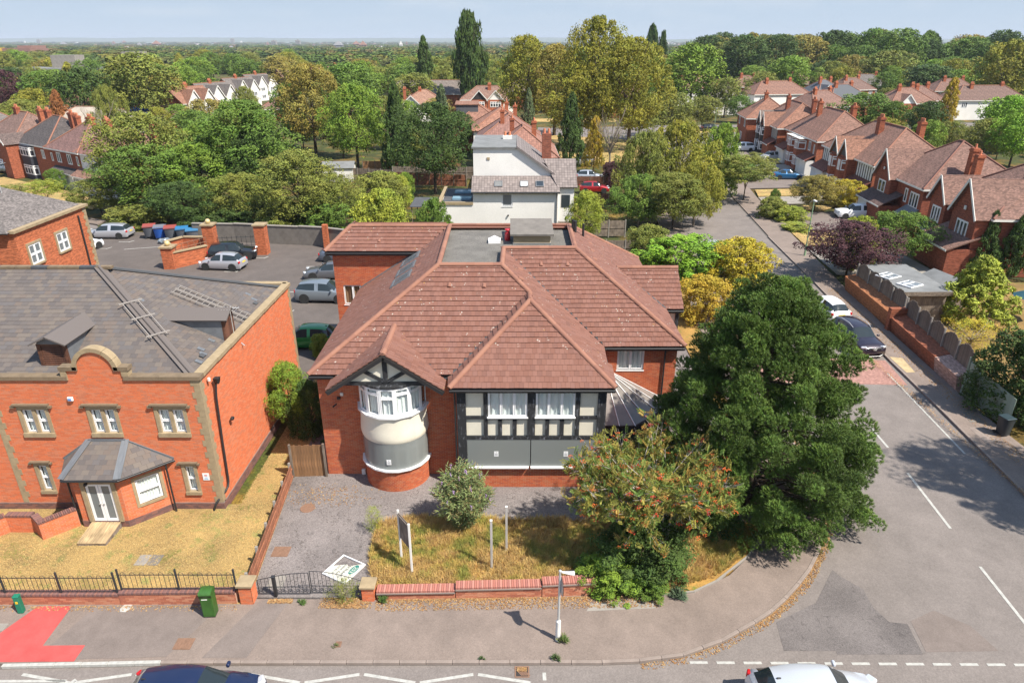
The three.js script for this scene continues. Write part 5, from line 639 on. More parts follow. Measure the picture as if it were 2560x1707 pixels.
// ---------------------------------------------------------------- cars
// body lofted from stations along the length: [s, lower edge, shoulder height, top height, half width at shoulder, half width at top]
const CARS = {
  hatch: { L: 4.1, W: 1.74, st: [[0, 0.34, 0.52, 0.54, 0.62, 0.5], [0.02, 0.2, 0.62, 0.66, 0.80, 0.62], [0.08, 0.18, 0.72, 0.78, 0.86, 0.66], [0.2, 0.18, 0.82, 0.92, 0.87, 0.68], [0.27, 0.18, 0.88, 0.99, 0.87, 0.68], [0.42, 0.18, 0.92, 1.44, 0.87, 0.56], [0.55, 0.18, 0.94, 1.5, 0.87, 0.58], [0.7, 0.18, 0.95, 1.49, 0.87, 0.57], [0.86, 0.18, 0.98, 1.40, 0.86, 0.53], [0.955, 0.2, 0.98, 1.02, 0.82, 0.62], [0.99, 0.24, 0.82, 0.86, 0.78, 0.62], [1, 0.36, 0.6, 0.62, 0.7, 0.55]] },
  estate: { L: 4.75, W: 1.83, st: [[0, 0.34, 0.5, 0.52, 0.62, 0.5], [0.02, 0.2, 0.6, 0.64, 0.82, 0.64], [0.08, 0.18, 0.7, 0.76, 0.9, 0.7], [0.22, 0.18, 0.8, 0.9, 0.91, 0.72], [0.27, 0.18, 0.86, 0.96, 0.91, 0.72], [0.42, 0.18, 0.9, 1.4, 0.91, 0.58], [0.58, 0.18, 0.92, 1.46, 0.91, 0.6], [0.78, 0.18, 0.94, 1.44, 0.91, 0.59], [0.9, 0.18, 0.96, 1.36, 0.9, 0.55], [0.965, 0.2, 0.96, 1.0, 0.85, 0.64], [0.99, 0.24, 0.82, 0.86, 0.8, 0.64], [1, 0.36, 0.6, 0.62, 0.72, 0.55]] },
  suv: { L: 4.45, W: 1.84, st: [[0, 0.4, 0.64, 0.66, 0.62, 0.5], [0.02, 0.26, 0.76, 0.8, 0.82, 0.64], [0.07, 0.24, 0.88, 0.94, 0.9, 0.72], [0.2, 0.24, 0.96, 1.04, 0.91, 0.74], [0.265, 0.24, 1.0, 1.1, 0.91, 0.74], [0.4, 0.24, 1.05, 1.58, 0.91, 0.62], [0.55, 0.24, 1.07, 1.65, 0.91, 0.64], [0.75, 0.24, 1.1, 1.63, 0.91, 0.63], [0.9, 0.24, 1.14, 1.52, 0.9, 0.58], [0.965, 0.26, 1.12, 1.16, 0.86, 0.66], [0.99, 0.3, 0.92, 0.96, 0.8, 0.64], [1, 0.42, 0.7, 0.72, 0.72, 0.55]] },
  saloon: { L: 4.6, W: 1.8, st: [[0, 0.34, 0.5, 0.52, 0.62, 0.5], [0.02, 0.2, 0.6, 0.64, 0.82, 0.62], [0.08, 0.18, 0.7, 0.75, 0.88, 0.68], [0.24, 0.18, 0.8, 0.88, 0.9, 0.7], [0.3, 0.18, 0.86, 0.94, 0.9, 0.7], [0.45, 0.18, 0.88, 1.36, 0.9, 0.55], [0.58, 0.18, 0.9, 1.41, 0.9, 0.57], [0.68, 0.18, 0.92, 1.38, 0.9, 0.56], [0.83, 0.18, 0.94, 1.06, 0.89, 0.64], [0.95, 0.2, 0.93, 0.99, 0.86, 0.66], [0.99, 0.24, 0.8, 0.84, 0.8, 0.62], [1, 0.36, 0.6, 0.62, 0.72, 0.55]] },
};
function carShape(kind) {
  return cached('car' + kind, () => {
    const { L, W, st } = CARS[kind], k = W / 2 / 0.9, sec = (s) => { const [q, lo, sh, top, ws, wt] = s, z = L / 2 - q * L, mid = (lo + sh) / 2; const half = [[ws * 0.94, lo], [ws * 1.0, lo + 0.1], [ws * 1.0, mid], [ws * 0.985, sh - 0.04], [ws * 0.95, sh], [wt * 1.0, Math.max(sh + 0.02, top - 0.06)], [wt * 0.8, top - 0.005], [wt * 0.4, top + 0.018], [0, top + 0.025]]; return [...half.map(([x, y]) => [-x * k, y, z]), ...half.slice(0, -1).reverse().map(([x, y]) => [x * k, y, z])]; };
    // refine between stations so the skin is smooth
    const fine = []; for (let i = 0; i + 1 < st.length; i++) for (let j = 0; j < 3; j++) { const t = j / 3, c = (n) => { const a = st[Math.max(0, i - 1)][n], b = st[i][n], e = st[i + 1][n], f = st[Math.min(st.length - 1, i + 2)][n]; const lin = b + (e - b) * t, cr = 0.5 * (2 * b + (e - a) * t + (2 * a - 5 * b + 4 * e - f) * t * t + (3 * b - a - 3 * e + f) * t * t * t); return n === 0 ? lin : lin * 0.6 + cr * 0.4; }; fine.push([0, 1, 2, 3, 4, 5].map(c)); } fine.push(st[st.length - 1]);
    const rows = fine.map(sec), n = rows[0].length, sets = { body: [], windscreen: [], rear_window: [], side_window: [], side_window_b: [], side_window_c: [], side_window_d: [] }; const cs = st.map((s) => s[0]), tall = st.findIndex((s) => s[3] - s[2] > 0.3), a = tall - 1, z = st.length - 3 - (kind === 'saloon' ? 1 : 0);
    for (let i = 0; i + 1 < rows.length; i++) for (let j = 0; j + 1 < n; j++) {
      const si = Math.floor(i / 3), side = j === 4 || j === n - 6, top = j > 4 && j < n - 6, sub_ = i % 3; let set = 'body';
      if (top && si === a) set = 'windscreen'; else if (top && si === z - 1) set = 'rear_window'; else if (side && si >= a && si < z && !(si === a && sub_ === 0) && !(si === z - 1 && sub_ === 2)) set = (si === a + 2 && sub_ === 0) ? 'body' : 'side_window' + (j === 4 ? (si < a + 2 ? '' : '_b') : (si < a + 2 ? '_c' : '_d'));
      const q = [rows[i][j], rows[i][j + 1], rows[i + 1][j + 1], rows[i + 1][j]]; sets[set].push(...q[0], ...q[1], ...q[2], ...q[0], ...q[2], ...q[3]);
    }
    for (const [r, f] of [[rows[0], 1], [rows[rows.length - 1], 0]]) for (let j = 1; j + 1 < n; j++) { const t = f ? [r[0], r[j + 1], r[j]] : [r[0], r[j], r[j + 1]]; sets.body.push(...t[0], ...t[1], ...t[2]); }
    const all = []; for (const s of Object.values(sets)) all.push(...s); const out = {}; for (const [nm, s] of Object.entries(sets)) if (s.length) { const g = new THREE.BufferGeometry(); g.setAttribute('position', new THREE.Float32BufferAttribute(s, 3)); g.computeVertexNormals(); out[nm] = toCreasedNormals(g, nm === 'body' ? 0.75 : 1.0); }
    out.floor = bx(-W / 2 * 0.86, W / 2 * 0.86, 0.2, 0.3, -L / 2 * 0.94, L / 2 * 0.94); return out;
  });
}
function paint(r, g, b) { return new THREE.MeshPhysicalMaterial({ color: C(r, g, b), roughness: 0.32, metalness: 0.35, clearcoat: 1, clearcoatRoughness: 0.04 }); }
const carGlass = new THREE.MeshPhysicalMaterial({ color: C(0.02, 0.028, 0.032), roughness: 0.04, ior: 1.6 }), lampGlass = M(C(0.72, 0.74, 0.76), 0.12, { metalness: 0.4 }), tail = M(C(0.45, 0.012, 0.012), 0.2), plateY = M(C(0.80, 0.55, 0.03), 0.5), plateW = M(C(0.78, 0.78, 0.76), 0.5);
function car(kind, x, d, turn, col, label, { y = 0, rim = mm.rim, roof, wheels = 0.32, bars, grille } = {}) {
  const g = carShape(kind), { L, W } = CARS[kind], t = thing('parked_car', label, 'car', x, y, d, turn), p = col.isMaterial ? col : paint(...col);
  part(t, 'body', g.body, p); part(t, 'windscreen', g.windscreen, carGlass); part(t, 'rear_window', g.rear_window, carGlass); for (const q of ['', '_b', '_c', '_d']) if (g['side_window' + q]) part(t, 'side_window', g['side_window' + q], carGlass); part(t, 'underside', g.floor, mm.tyre);
  const wy = wheels, wz = L * 0.305;
  for (const sx of [-1, 1]) for (const sz of [-1, 1]) { const w = sub(t, 'wheel', sx * (0.91 * W / 1.8 - 0.07), wy, sz * wz - (sz > 0 ? -0.02 : 0.03)); const o = part(w, 'tyre', cached('tyre' + wy, () => new THREE.TorusGeometry(wy - 0.085, 0.088, 8, 26).rotateY(Math.PI / 2)), mm.tyre); part(w, 'rim', cached('rim' + wy + sx, () => { const a = [new THREE.CylinderGeometry(wy - 0.13, wy - 0.13, 0.02, 20).rotateZ(Math.PI / 2).translate(sx * 0.03, 0, 0)]; for (let i = 0; i < 5; i++) { const b = new THREE.BoxGeometry(0.04, wy - 0.1, 0.07); b.translate(sx * 0.05, (wy - 0.1) / 2, 0); b.rotateX(i * Math.PI * 0.4); a.push(b); } return merge(a); }), rim); part(w, 'arch', cached('arch' + wy, () => new THREE.CylinderGeometry(wy + 0.05, wy + 0.05, 0.16, 24, 1).rotateZ(Math.PI / 2)), mm.tyre).position.set(-sx * 0.0, 0.03, 0); }
  const st = CARS[kind].st, fy = st[2][2], fw = W / 2;
  for (const sx of [-1, 1]) { const h = part(t, 'headlight', cached('hl', () => { const q = round(0.36, 0.15, 0.3, 0.07, 3); q.rotateY(0); return q; }), lampGlass); h.position.set(sx * (fw - 0.26), fy - 0.06, L / 2 - 0.2); h.rotation.set(-0.3, sx * 0.55, 0); const b = part(t, 'tail_light', cached('tl', () => round(0.2, 0.22, 0.22, 0.05, 3)), tail); b.position.set(sx * (fw - 0.17), st[9][2] - 0.16, -L / 2 + 0.14); b.rotation.y = -sx * 0.5; const m = part(t, 'wing_mirror', cached('wm', () => round(0.2, 0.14, 0.12, 0.05, 2)), p); m.position.set(sx * (fw + 0.07), st[4][2] + 0.12, L / 2 - L * 0.31); }
  const fp = part(t, 'number_plate', bx(-0.26, 0.26, -0.055, 0.055, -0.012, 0), plateW); fp.position.set(0, 0.5, L / 2 - 0.02); const rp = part(t, 'number_plate', bx(-0.26, 0.26, -0.055, 0.055, 0, 0.012), plateY); rp.position.set(0, 0.74, -L / 2 + 0.015); rp.rotation.x = 0.2;
  if (bars) for (const sx of [-1, 1]) part(t, 'roof_rail', tube([P(sx * (W / 2 - 0.3), st[5][3] + 0.0, -L * 0.1), P(sx * (W / 2 - 0.3), st[6][3] + 0.07, 0.1), P(sx * (W / 2 - 0.3), st[7][3] + 0.07, L * 0.25), P(sx * (W / 2 - 0.32), st[8][3], L * 0.38)], 0.022, 14, 6), mm.metal);
  if (grille) { part(t, 'grille', round(0.95, 0.13, 0.1, 0.03).translate(0, fy - 0.12, L / 2 - 0.04), mm.black); part(t, 'emblem', [new THREE.TorusGeometry(0.075, 0.016, 6, 20).translate(0, fy - 0.11, L / 2 + 0.03), bx(-0.1, 0.1, fy - 0.125, fy - 0.095, -L / 2 - 0.045, -L / 2 - 0.03)], mm.metal); for (const k of [-1, 1]) part(t, 'grille_bar', rod(P(k * 0.2, fy - 0.02, -L / 2 + 0.02), P(k * 0.06, fy - 0.22, -L / 2 - 0.03), 0.016), mm.metal); part(t, 'bumper_trim', tube([P(-0.7, 0.36, -L / 2 + 0.06), P(-0.4, 0.26, -L / 2 - 0.02), P(0.4, 0.26, -L / 2 - 0.02), P(0.7, 0.36, -L / 2 + 0.06)], 0.018, 16, 6), mm.metal); }
  part(t, 'aerial', round(0.05, 0.06, 0.14, 0.02).translate(0, st[8][3] + 0.05, -L * 0.33), mm.black); return t;
}
const silver = [0.52, 0.53, 0.56], white = M(C(0.78, 0.79, 0.80), 0.25);
// turn: 0 faces the camera (+z), pi/2 faces +x
car('hatch', -9.75, 14.75, Math.PI / 2, [0.012, 0.022, 0.07], 'dark blue car cut off by the bottom edge, left of the picture');
car('hatch', 9.4, 14.78, Math.PI / 2, [0.60, 0.62, 0.66], 'pale silver car cut off by the bottom edge, under the dashed line');
car('hatch', 23.85, 48.4, Math.PI + 0.42 - 0.3, white, 'white hatchback parked behind the dark car on the right kerb');
car('suv', 23.35, 42.6, 0.1, [0.025, 0.016, 0.028], 'dark plum crossover facing the camera at the right kerb', { bars: true, grille: true, wheels: 0.35 });
car('hatch', 19.4, 64.6, Math.PI - 0.1, [0.55, 0.56, 0.58], 'silver hatchback parked at the left kerb beyond the laurel');
car('hatch', -26.4, 60.0, -Math.PI / 2 - 0.12, [0.42, 0.42, 0.45], 'silver hatchback parked nose in beside the brick ramp wall', { y: 0.05 });
car('suv', -26.6, 63.0, Math.PI / 2 + 0.25, [0.012, 0.013, 0.016], 'large black four by four beyond the silver hatchback', { y: 0.05, wheels: 0.38 });
car('estate', -42.7, 70.9, -Math.PI / 2 + 0.0, [0.45, 0.46, 0.5], 'silver estate car parked under the trees at the back of the car park', { y: 0.05 });
car('hatch', -42.6, 65.6, Math.PI - 0.3, white, 'white car mostly hidden by the rear brick wing', { y: 0.05 });
car('suv', -15.0, 51.6, Math.PI / 2 - 0.05, [0.20, 0.23, 0.26], 'blue grey crossover with black wheels beside the brick side wing', { y: 0.05, rim: mm.tyre, wheels: 0.36 });
car('saloon', -15.9, 57.4, -Math.PI / 2 + 0.05, [0.13, 0.135, 0.15], 'dark grey saloon parked between two cars beside the side wing', { y: 0.05 });
car('saloon', -15.9, 62.6, Math.PI / 2, [0.10, 0.12, 0.16], 'slate blue saloon farthest back beside the side wing', { y: 0.05 });
car('hatch', -13.9, 42.6, -Math.PI / 2, [0.01, 0.22, 0.035], 'bright green hatchback in the gap between the two brick buildings', { y: 0.05 });
car('suv', 40.3, 79.4, -Math.PI / 2 - 0.1, white, 'white crossover on the drive beside the porch garage', { y: 0.1 });
car('saloon', 41.6, 104.4, Math.PI / 2 - 0.05, [0.01, 0.10, 0.24], 'bright blue coupe on the drive of the tall tiled bay house', { y: 0.1 });
car('suv', 43.6, 133.2, -Math.PI / 2, white, 'white four by four on a drive farther up the right row', { y: 0.1 });
car('hatch', 45.2, 122.5, -1.2, [0.45, 0.46, 0.5], 'silver car behind the clipped hedge on the right row', { y: 0.1 });
car('hatch', 38.6, 142.5, -1.2, [0.6, 0.61, 0.63], 'pale car at the end of the right row', { y: 0.1 });
car('hatch', 11.3, 94.5, Math.PI / 2, [0.36, 0.012, 0.016], 'bright red car behind the arched garden fence', { y: 0.1 });
car('suv', 11.6, 117.0, -Math.PI / 2, [0.36, 0.38, 0.39], 'grey green car on the forecourt left of the golden conifer', { y: 0.1 });
car('hatch', 11.6, 103.5, Math.PI / 2, [0.40, 0.44, 0.5], 'pale blue car parked behind the red car', { y: 0.1 });
car('suv', 46.5, 166, Math.PI / 2, [0.02, 0.022, 0.028], 'black car passing the dry grass at the far junction');
car('suv', -80.5, 110.5, 1.25, [0.25, 0.27, 0.3], 'grey car on a drive in the left row', { y: 0.1 });
car('hatch', -46.5, 238, 2.6, [0.4, 0.02, 0.04], 'small red car at the end of the white gabled street', { y: 0.1 });
car('hatch', -58, 222, 1.2, [0.4, 0.03, 0.03], 'small red car nearer in the white gabled street', { y: 0.1 });
// ---------------------------------------------------------------- houses around
// local axes: front at z = 0 facing +z, x along the front, depth behind
function fwin(parent, x, y, z, turn, w, h, cols, transom, name = 'window') { return win(parent, x, y, z, turn, w, h, { cols, transom, glass: mm.pane, t: 0.095, depth: 0.06, name }); }
function house2(name, label, o) {
  const t = thing(name, label, o.cat || 'house', o.x, o.y || 0, o.d, o.turn || 0, o.group), { w, dep, eave = 5.1, rise = 3.2 } = o, wall = o.wall, roof = o.roof, ov = 0.35, hw = w / 2;
  part(t, 'wall', bx(-hw, hw, 0, eave, 0, dep), wall);
  const hl = o.hip === 'none' || o.hip === 'right' ? 0 : dep / 2 * 0.95, hr = o.hip === 'none' || o.hip === 'left' ? 0 : dep / 2 * 0.95, ey = eave - 0.05, ry = eave + rise, zm = dep / 2;
  const A = P(-hw - ov, ey, -ov), B = P(hw + ov, ey, -ov), Cc = P(hw + ov, ey, dep + ov), D = P(-hw - ov, ey, dep + ov), R0 = P(-hw - (hl ? -hl : ov), ry, zm), R1 = P(hw + (hr ? -hr : ov), ry, zm);
  const rs = (p, m = roof) => part(t, 'roof_slope', slab(p, 0.12), m); rs([A, B, R1, R0]); rs([Cc, D, R0, R1]);
  if (hl) rs([D, A, R0]); else part(t, 'gable_wall', slab([P(-hw, eave, 0), P(-hw, eave, dep), P(-hw, ry - 0.15, zm)], 0.2), o.gableM || wall);
  if (hr) rs([B, Cc, R1], o.roofR || roof); else part(t, 'gable_wall', slab([P(hw, eave, 0), P(hw, eave, dep), P(hw, ry - 0.15, zm)], 0.2), o.gableM || wall);
  const rc = o.ridge || mRidge[0]; const hipcap = (a, b) => part(t, 'ridge_tiles', rod(a.clone().add(P(0, 0.02, 0)), b.clone().add(P(0, 0.02, 0)), 0.11, 6), rc); hipcap(R0, R1); if (hl) { hipcap(A, R0); hipcap(D, R0); } if (hr) { hipcap(B, R1); hipcap(Cc, R1); }
  part(t, 'fascia', beam(A.clone().add(P(0, -0.1, 0)), B.clone().add(P(0, -0.1, 0)), 0.05, 0.18), o.fascia || mm.white); part(t, 'fascia', beam(B.clone().add(P(0, -0.1, 0)), Cc.clone().add(P(0, -0.1, 0)), 0.05, 0.18), o.fascia || mm.white);
  for (const g of o.gables || []) { // projecting gable with its own roof
    const [x, gw, pr, gh, panel, base = 0, gm = roof] = g, ge = eave - 0.02, top = ge + gh, bk = Math.min(zm, gh / rise * zm), v = 0.3;
    if (base !== null) part(t, 'bay_wall', bx(x - gw / 2, x + gw / 2, base, ge, -pr, 0), g[7] || wall);
    part(t, 'gable_panel', slab([P(x - gw / 2, ge, -pr), P(x + gw / 2, ge, -pr), P(x, top - 0.12, -pr)], 0.12), panel);
    for (const k of [-1, 1]) { part(t, 'gable_slope', slab([P(x, top, -pr - v), P(x, top, bk), P(x + k * (gw / 2 + 0.25), ge - 0.2, 0.2), P(x + k * (gw / 2 + 0.25), ge - 0.2, -pr - v)], 0.1), gm); part(t, 'barge_board', beam(P(x, top - 0.1, -pr - v - 0.02), P(x + k * (gw / 2 + 0.28), ge - 0.28, -pr - v - 0.02), 0.05, 0.22), o.barge || mm.white); }
  }
  for (const b of o.bays || []) { const [x, bw, pr, y0, y1, m, capM] = b; const pts = [[-bw / 2, 0], [-bw / 2 + pr * 0.6, -pr], [bw / 2 - pr * 0.6, -pr], [bw / 2, 0]]; const s = new THREE.ExtrudeGeometry(new THREE.Shape(pts.map(([a, c]) => new THREE.Vector2(x + a, c))), { depth: y1 - y0, bevelEnabled: false }); s.rotateX(-Math.PI / 2); s.scale(1, 1, 1); s.translate(0, y0, 0); const q = s.attributes.position; for (let i = 0; i < q.count; i++) q.setZ(i, q.getZ(i)); part(t, 'bay', meterUV(s), m || wall); if (capM) part(t, 'bay_roof', bx(x - bw / 2 - 0.1, x + bw / 2 + 0.1, y1, y1 + 0.12, -pr - 0.12, 0), capM);
    for (const [wy, wh] of b[7] || []) { fwin(t, x, wy, pr + 0.02, 0, bw - pr * 1.25, wh, [1, 1, 1], 0.72); for (const k of [-1, 1]) { const ang = k * Math.atan2(pr, pr * 0.6), len = Math.hypot(pr, pr * 0.6); fwin(t, x + k * (bw / 2 - pr * 0.3) + Math.sin(ang) * 0.02, wy, pr / 2 + Math.cos(ang) * 0.02, ang, len * 0.9, wh, [1], 0.72); } } }
  for (const [x, y, ww, wh, cols = [1, 1], tr] of o.wins || []) fwin(t, x, y, 0.03, 0, ww, wh, cols, tr);
  for (const [z, y, ww, wh, cols = [1, 1], tr] of o.side || []) fwin(t, hw + 0.03, y, -z, Math.PI / 2, ww, wh, cols, tr);
  for (const [x, y, ww, wh, m] of o.doors || []) { const dd = part(t, 'door', bx(x - ww / 2, x + ww / 2, y, y + wh, -0.05, 0), m || mm.upvc); part(dd, 'handle', bx(x + ww * 0.35, x + ww * 0.4, y + 1, y + 1.05, -0.09, -0.05), mm.metal); }
  for (const c of o.chim || []) { const [x, z, h0, cw0 = 0.95, pots = 3, m] = c, h = h0 * 0.7, cw = cw0 * 0.85, y0 = eave + rise * 0.3, s = part(t, 'chimney', bx(x - cw / 2, x + cw / 2, y0, ry + h, z - 0.32, z + 0.32), m || o.chimM || wall); part(s, 'crown', bx(x - cw / 2 - 0.07, x + cw / 2 + 0.07, ry + h - 0.3, ry + h - 0.12, z - 0.39, z + 0.39), m || o.chimM || wall); for (let i = 0; i < pots; i++) part(s, 'pot', at(new THREE.CylinderGeometry(0.1, 0.13, 0.42, 8), x - cw / 2 + (i + 0.5) * cw / pots, ry + h + 0.2, -z), mm.pot); }
  for (const l of o.leans || []) { const [x0, x1, pr, h, rh, m, wm] = l; part(t, 'lean_to', bx(x0, x1, 0, h, -pr, 0), wm || wall); part(t, 'lean_to_roof', slab([P(x0 - 0.15, h, -pr - 0.25), P(x1 + 0.15, h, -pr - 0.25), P(x1 + 0.15, h + rh, 0.0), P(x0 - 0.15, h + rh, 0.0)], 0.1), m); part(t, 'fascia', beam(P(x0 - 0.15, h - 0.08, -pr - 0.26), P(x1 + 0.15, h - 0.08, -pr - 0.26), 0.04, 0.16), mm.white); if (l[7]) part(t, 'garage_door', bx(l[7][0], l[7][1], 0, 2.1, -pr - 0.04, -pr), mm.upvc); }
  for (const [x0, x1, y0, y1, m, z = 0.03] of o.panels || []) part(t, 'rendered_panel', bx(x0, x1, y0, y1, -z, 0), m);
  for (const [x0, x1, y0, y1] of o.timbers || []) part(t, 'timber', bx(x0, x1, y0, y1, -0.09, -0.03), mm.black);
  return t;
}
const bw1 = brickWall(0.40, 0.14, 0.085), bw2 = brickWall(0.47, 0.17, 0.095), bw3 = brickWall(0.56, 0.21, 0.11), rt1 = tileRoof(0.36, 0.215, 0.175), rt2 = tileRoof(0.41, 0.235, 0.18), rt3 = tileRoof(0.30, 0.195, 0.165), rt4 = tileRoof(0.47, 0.25, 0.175), rtDark = tileRoof(0.145, 0.13, 0.13), rtGrey = tileRoof(0.28, 0.26, 0.25), bayTile = tileRoof(0.33, 0.12, 0.085);
const TR = -1.655, bars = (x0, x1, y0, y1, n) => { const o = [[x0, x1, y0, y0 + 0.14], [x0, x1, y1 - 0.14, y1]]; for (let i = 0; i <= n; i++) { const x = x0 + (x1 - x0) * i / n; o.push([x - 0.05, x + 0.05, y0 + 0.14, y1 - 0.14]); } return o; };
// right hand row, nearest first; local +x is towards the camera
house2('detached_house', 'brown roofed brick house with twin white edged gables, nearest in the right row', { x: 41.9, d: 62.9, turn: TR, w: 10.2, dep: 10.5, eave: 5.2, rise: 4.1, wall: bw1, roof: rt1, barge: mm.white, gables: [[-2.9, 3.0, 0.9, 2.3, bw1], [2.9, 4.1, 1.4, 3.0, bw1]], wins: [[-0.6, 3.2, 0.8, 1.3, [1]]], side: [[2.5, 3.4, 1.3, 1.2], [7, 3.4, 1.3, 1.2]], leans: [[-0.5, 5.1, 3.2, 2.35, 1.5, rt1, bw1], [-4.6, -1.2, 1.5, 2.3, 0.9, mm.lead, bw1]], ridge: mTiles[1] }).children.length;
{ const h = scene.children[scene.children.length - 1]; fwin(h, -2.9, 3.0, 0.93, 0, 1.7, 1.5, [1, 1, 1]); fwin(h, 2.9, 3.0, 1.43, 0, 1.9, 1.5, [1, 1, 1]); part(h, 'alarm_box', at(round(0.35, 0.35, 0.1, 0.05), 2.9, 5.6, 1.5), mm.white); part(h, 'downpipe', rod(P(0.7, 0.2, -0.1), P(0.7, 5.1, -0.1), 0.05), mm.black); }
house2('detached_house', 'brown roofed brick house with one gable and white garage, second in right row', { x: 43.1, d: 76.2, turn: TR, w: 10.8, dep: 10.5, eave: 5.2, rise: 4.1, wall: bw1, roof: rt1, gables: [[-2.9, 4.2, 0.8, 2.9, bw1]], wins: [[1.6, 3.0, 0.7, 1.5, [1]], [3.6, 2.8, 2.0, 1.6, [1, 1, 1]], [3.6, 0.5, 2.2, 1.4, [1, 1, 1]]], side: [[3, 3.4, 1.2, 1.2]], leans: [[-5.2, 1.0, 2.2, 2.4, 1.3, tileRoof(0.20, 0.13, 0.12), bw1, [-5.0, -2.6]], [2.4, 5.0, 0.9, 2.1, 0.8, mm.lead, bw1]], chim: [[4.5, 4.4, -0.2, 0.9, 1, bw3], [5.6, 4.4, -0.9, 0.9, 1, bw3]], ridge: mTiles[1] });
{ const h = scene.children[scene.children.length - 1]; fwin(h, -2.9, 3.2, 0.83, 0, 1.9, 1.4, [1, 1]); part(h, 'alarm_box', at(round(0.3, 0.3, 0.1, 0.05), -2.9, 5.9, 0.9), mm.white); }
const whitePanel = mm.whiteWall, tileHang = (x) => [x, 2.9, 0.9, 0, 5.0, bw2, null, [[0.9, 1.4], [3.4, 1.35]]];
house2('semi_detached_pair', 'timbered pair with twin dark gables over tiled bays, third in the right row', { x: 45.3, d: 94.5, turn: TR, w: 18.5, dep: 9.5, eave: 5.2, rise: 3.9, wall: bw2, roof: rt2, roofR: rt2, gables: [[-1.7, 3.0, 1.0, 2.2, M(C(0.10, 0.10, 0.10), 0.8), 0, rt4], [1.7, 3.0, 1.0, 2.2, M(C(0.10, 0.10, 0.10), 0.8), 0, rt4]], bays: [[-1.7, 2.8, 1.55, 0, 5.0, bw2, null, [[0.8, 1.5], [3.4, 1.35]]], [1.7, 2.8, 1.55, 0, 5.0, bw2, null, [[0.8, 1.5], [3.4, 1.35]]]], panels: [[4, 9.1, 2.7, 5.1, whitePanel], [-9.1, -4, 2.7, 5.1, whitePanel]], timbers: [...bars(4, 9.1, 2.7, 5.1, 7), ...bars(-9.1, -4, 2.7, 5.1, 7)], wins: [[5.6, 3.3, 1.3, 1.4], [8.0, 3.3, 0.5, 1.4, [1]], [-5.6, 3.3, 1.3, 1.4]], leans: [[3.6, 9.2, 1.4, 2.2, 1.0, bayTile, mm.whiteWall, [5, 7.6]], [-9.2, -3.6, 1.4, 2.2, 1.0, bayTile, mm.whiteWall, [-7, -4.4]]], chim: [[0.2, 3.4, 1.3, 1.3, 4, bw2], [4.8, 6.5, 1.2, 1.2, 4, bw3]] });
house2('semi_detached_pair', 'plain brick pair with flat topped white bays, fourth in the right row', { x: 47.2, d: 115.5, turn: TR, w: 17, dep: 9.5, eave: 5.3, rise: 3.9, wall: brickWall(0.58, 0.23, 0.13), roof: tileRoof(0.42, 0.235, 0.18), roofR: rt2, bays: [[-1.9, 3.0, 1.2, 0, 4.9, bw2, mm.white, [[0.8, 1.5], [3.3, 1.4]]], [1.9, 3.0, 1.2, 0, 4.9, bw2, mm.white, [[0.8, 1.5], [3.3, 1.4]]]], wins: [[5, 3.4, 1.2, 1.4], [7.2, 3.0, 0.5, 1.6, [1]], [-5, 3.4, 1.2, 1.4], [-7.2, 3, 0.5, 1.6, [1]]], leans: [[3.8, 8.4, 1.3, 2.3, 0.9, bayTile, mm.whiteWall, [5.6, 8]], [-8.4, -3.8, 1.3, 2.3, 0.9, bayTile, mm.whiteWall]], chim: [[-3.0, 3.2, 1.4, 1.2, 4, bw3], [3.6, 6.2, 1.2, 1.2, 4, bw3]] });
house2('semi_detached_pair', 'black and white timbered pair with black tiled bays, fifth in the right row', { x: 47.8, d: 133, turn: TR - 0.03, w: 16, dep: 9.5, eave: 5.2, rise: 3.8, wall: bw3, roof: rt2, roofR: rt4, gables: [[-1.6, 3.0, 1.1, 2.2, M(C(0.08, 0.08, 0.085), 0.8), 0, tileRoof(0.36, 0.30, 0.27)], [1.6, 3.0, 1.1, 2.2, M(C(0.08, 0.08, 0.085), 0.8), 0, rt4]], bays: [[-1.6, 2.9, 1.6, 0, 5.0, mm.black, null, [[0.7, 1.5], [3.3, 1.4]]], [1.6, 2.9, 1.6, 0, 5.0, mm.black, null, [[0.7, 1.5], [3.3, 1.4]]]], panels: [[3.8, 7.9, 2.7, 5.1, whitePanel], [-7.9, -3.8, 2.7, 5.1, whitePanel]], timbers: [...bars(3.8, 7.9, 2.7, 5.1, 7), ...bars(-7.9, -3.8, 2.7, 5.1, 7)], wins: [[5.4, 3.3, 1.3, 1.4], [-5.4, 3.3, 1.3, 1.4]], chim: [[-0.5, 3.2, 1.4, 1.3, 4, bw2], [5.2, 6.2, 1.2, 1.2, 4, bw2]], leans: [[3.5, 7.8, 1.3, 2.3, 0.9, bayTile, bw3]] });
house2('end_house', 'red roofed end house with a dormer sided roof, last in the right row', { x: 47.6, d: 147.5, turn: TR - 0.05, w: 10.5, dep: 9, eave: 5.2, rise: 3.6, wall: bw3, roof: rt4, wins: [[-3, 3.3, 1.5, 1.4], [3, 3.3, 1.5, 1.4], [0, 0.6, 2.2, 1.5, [1, 1, 1]]], chim: [[0.5, 4, 1.4, 1.1, 3, bw3]], side: [[4, 3.3, 1.5, 1.4]] });
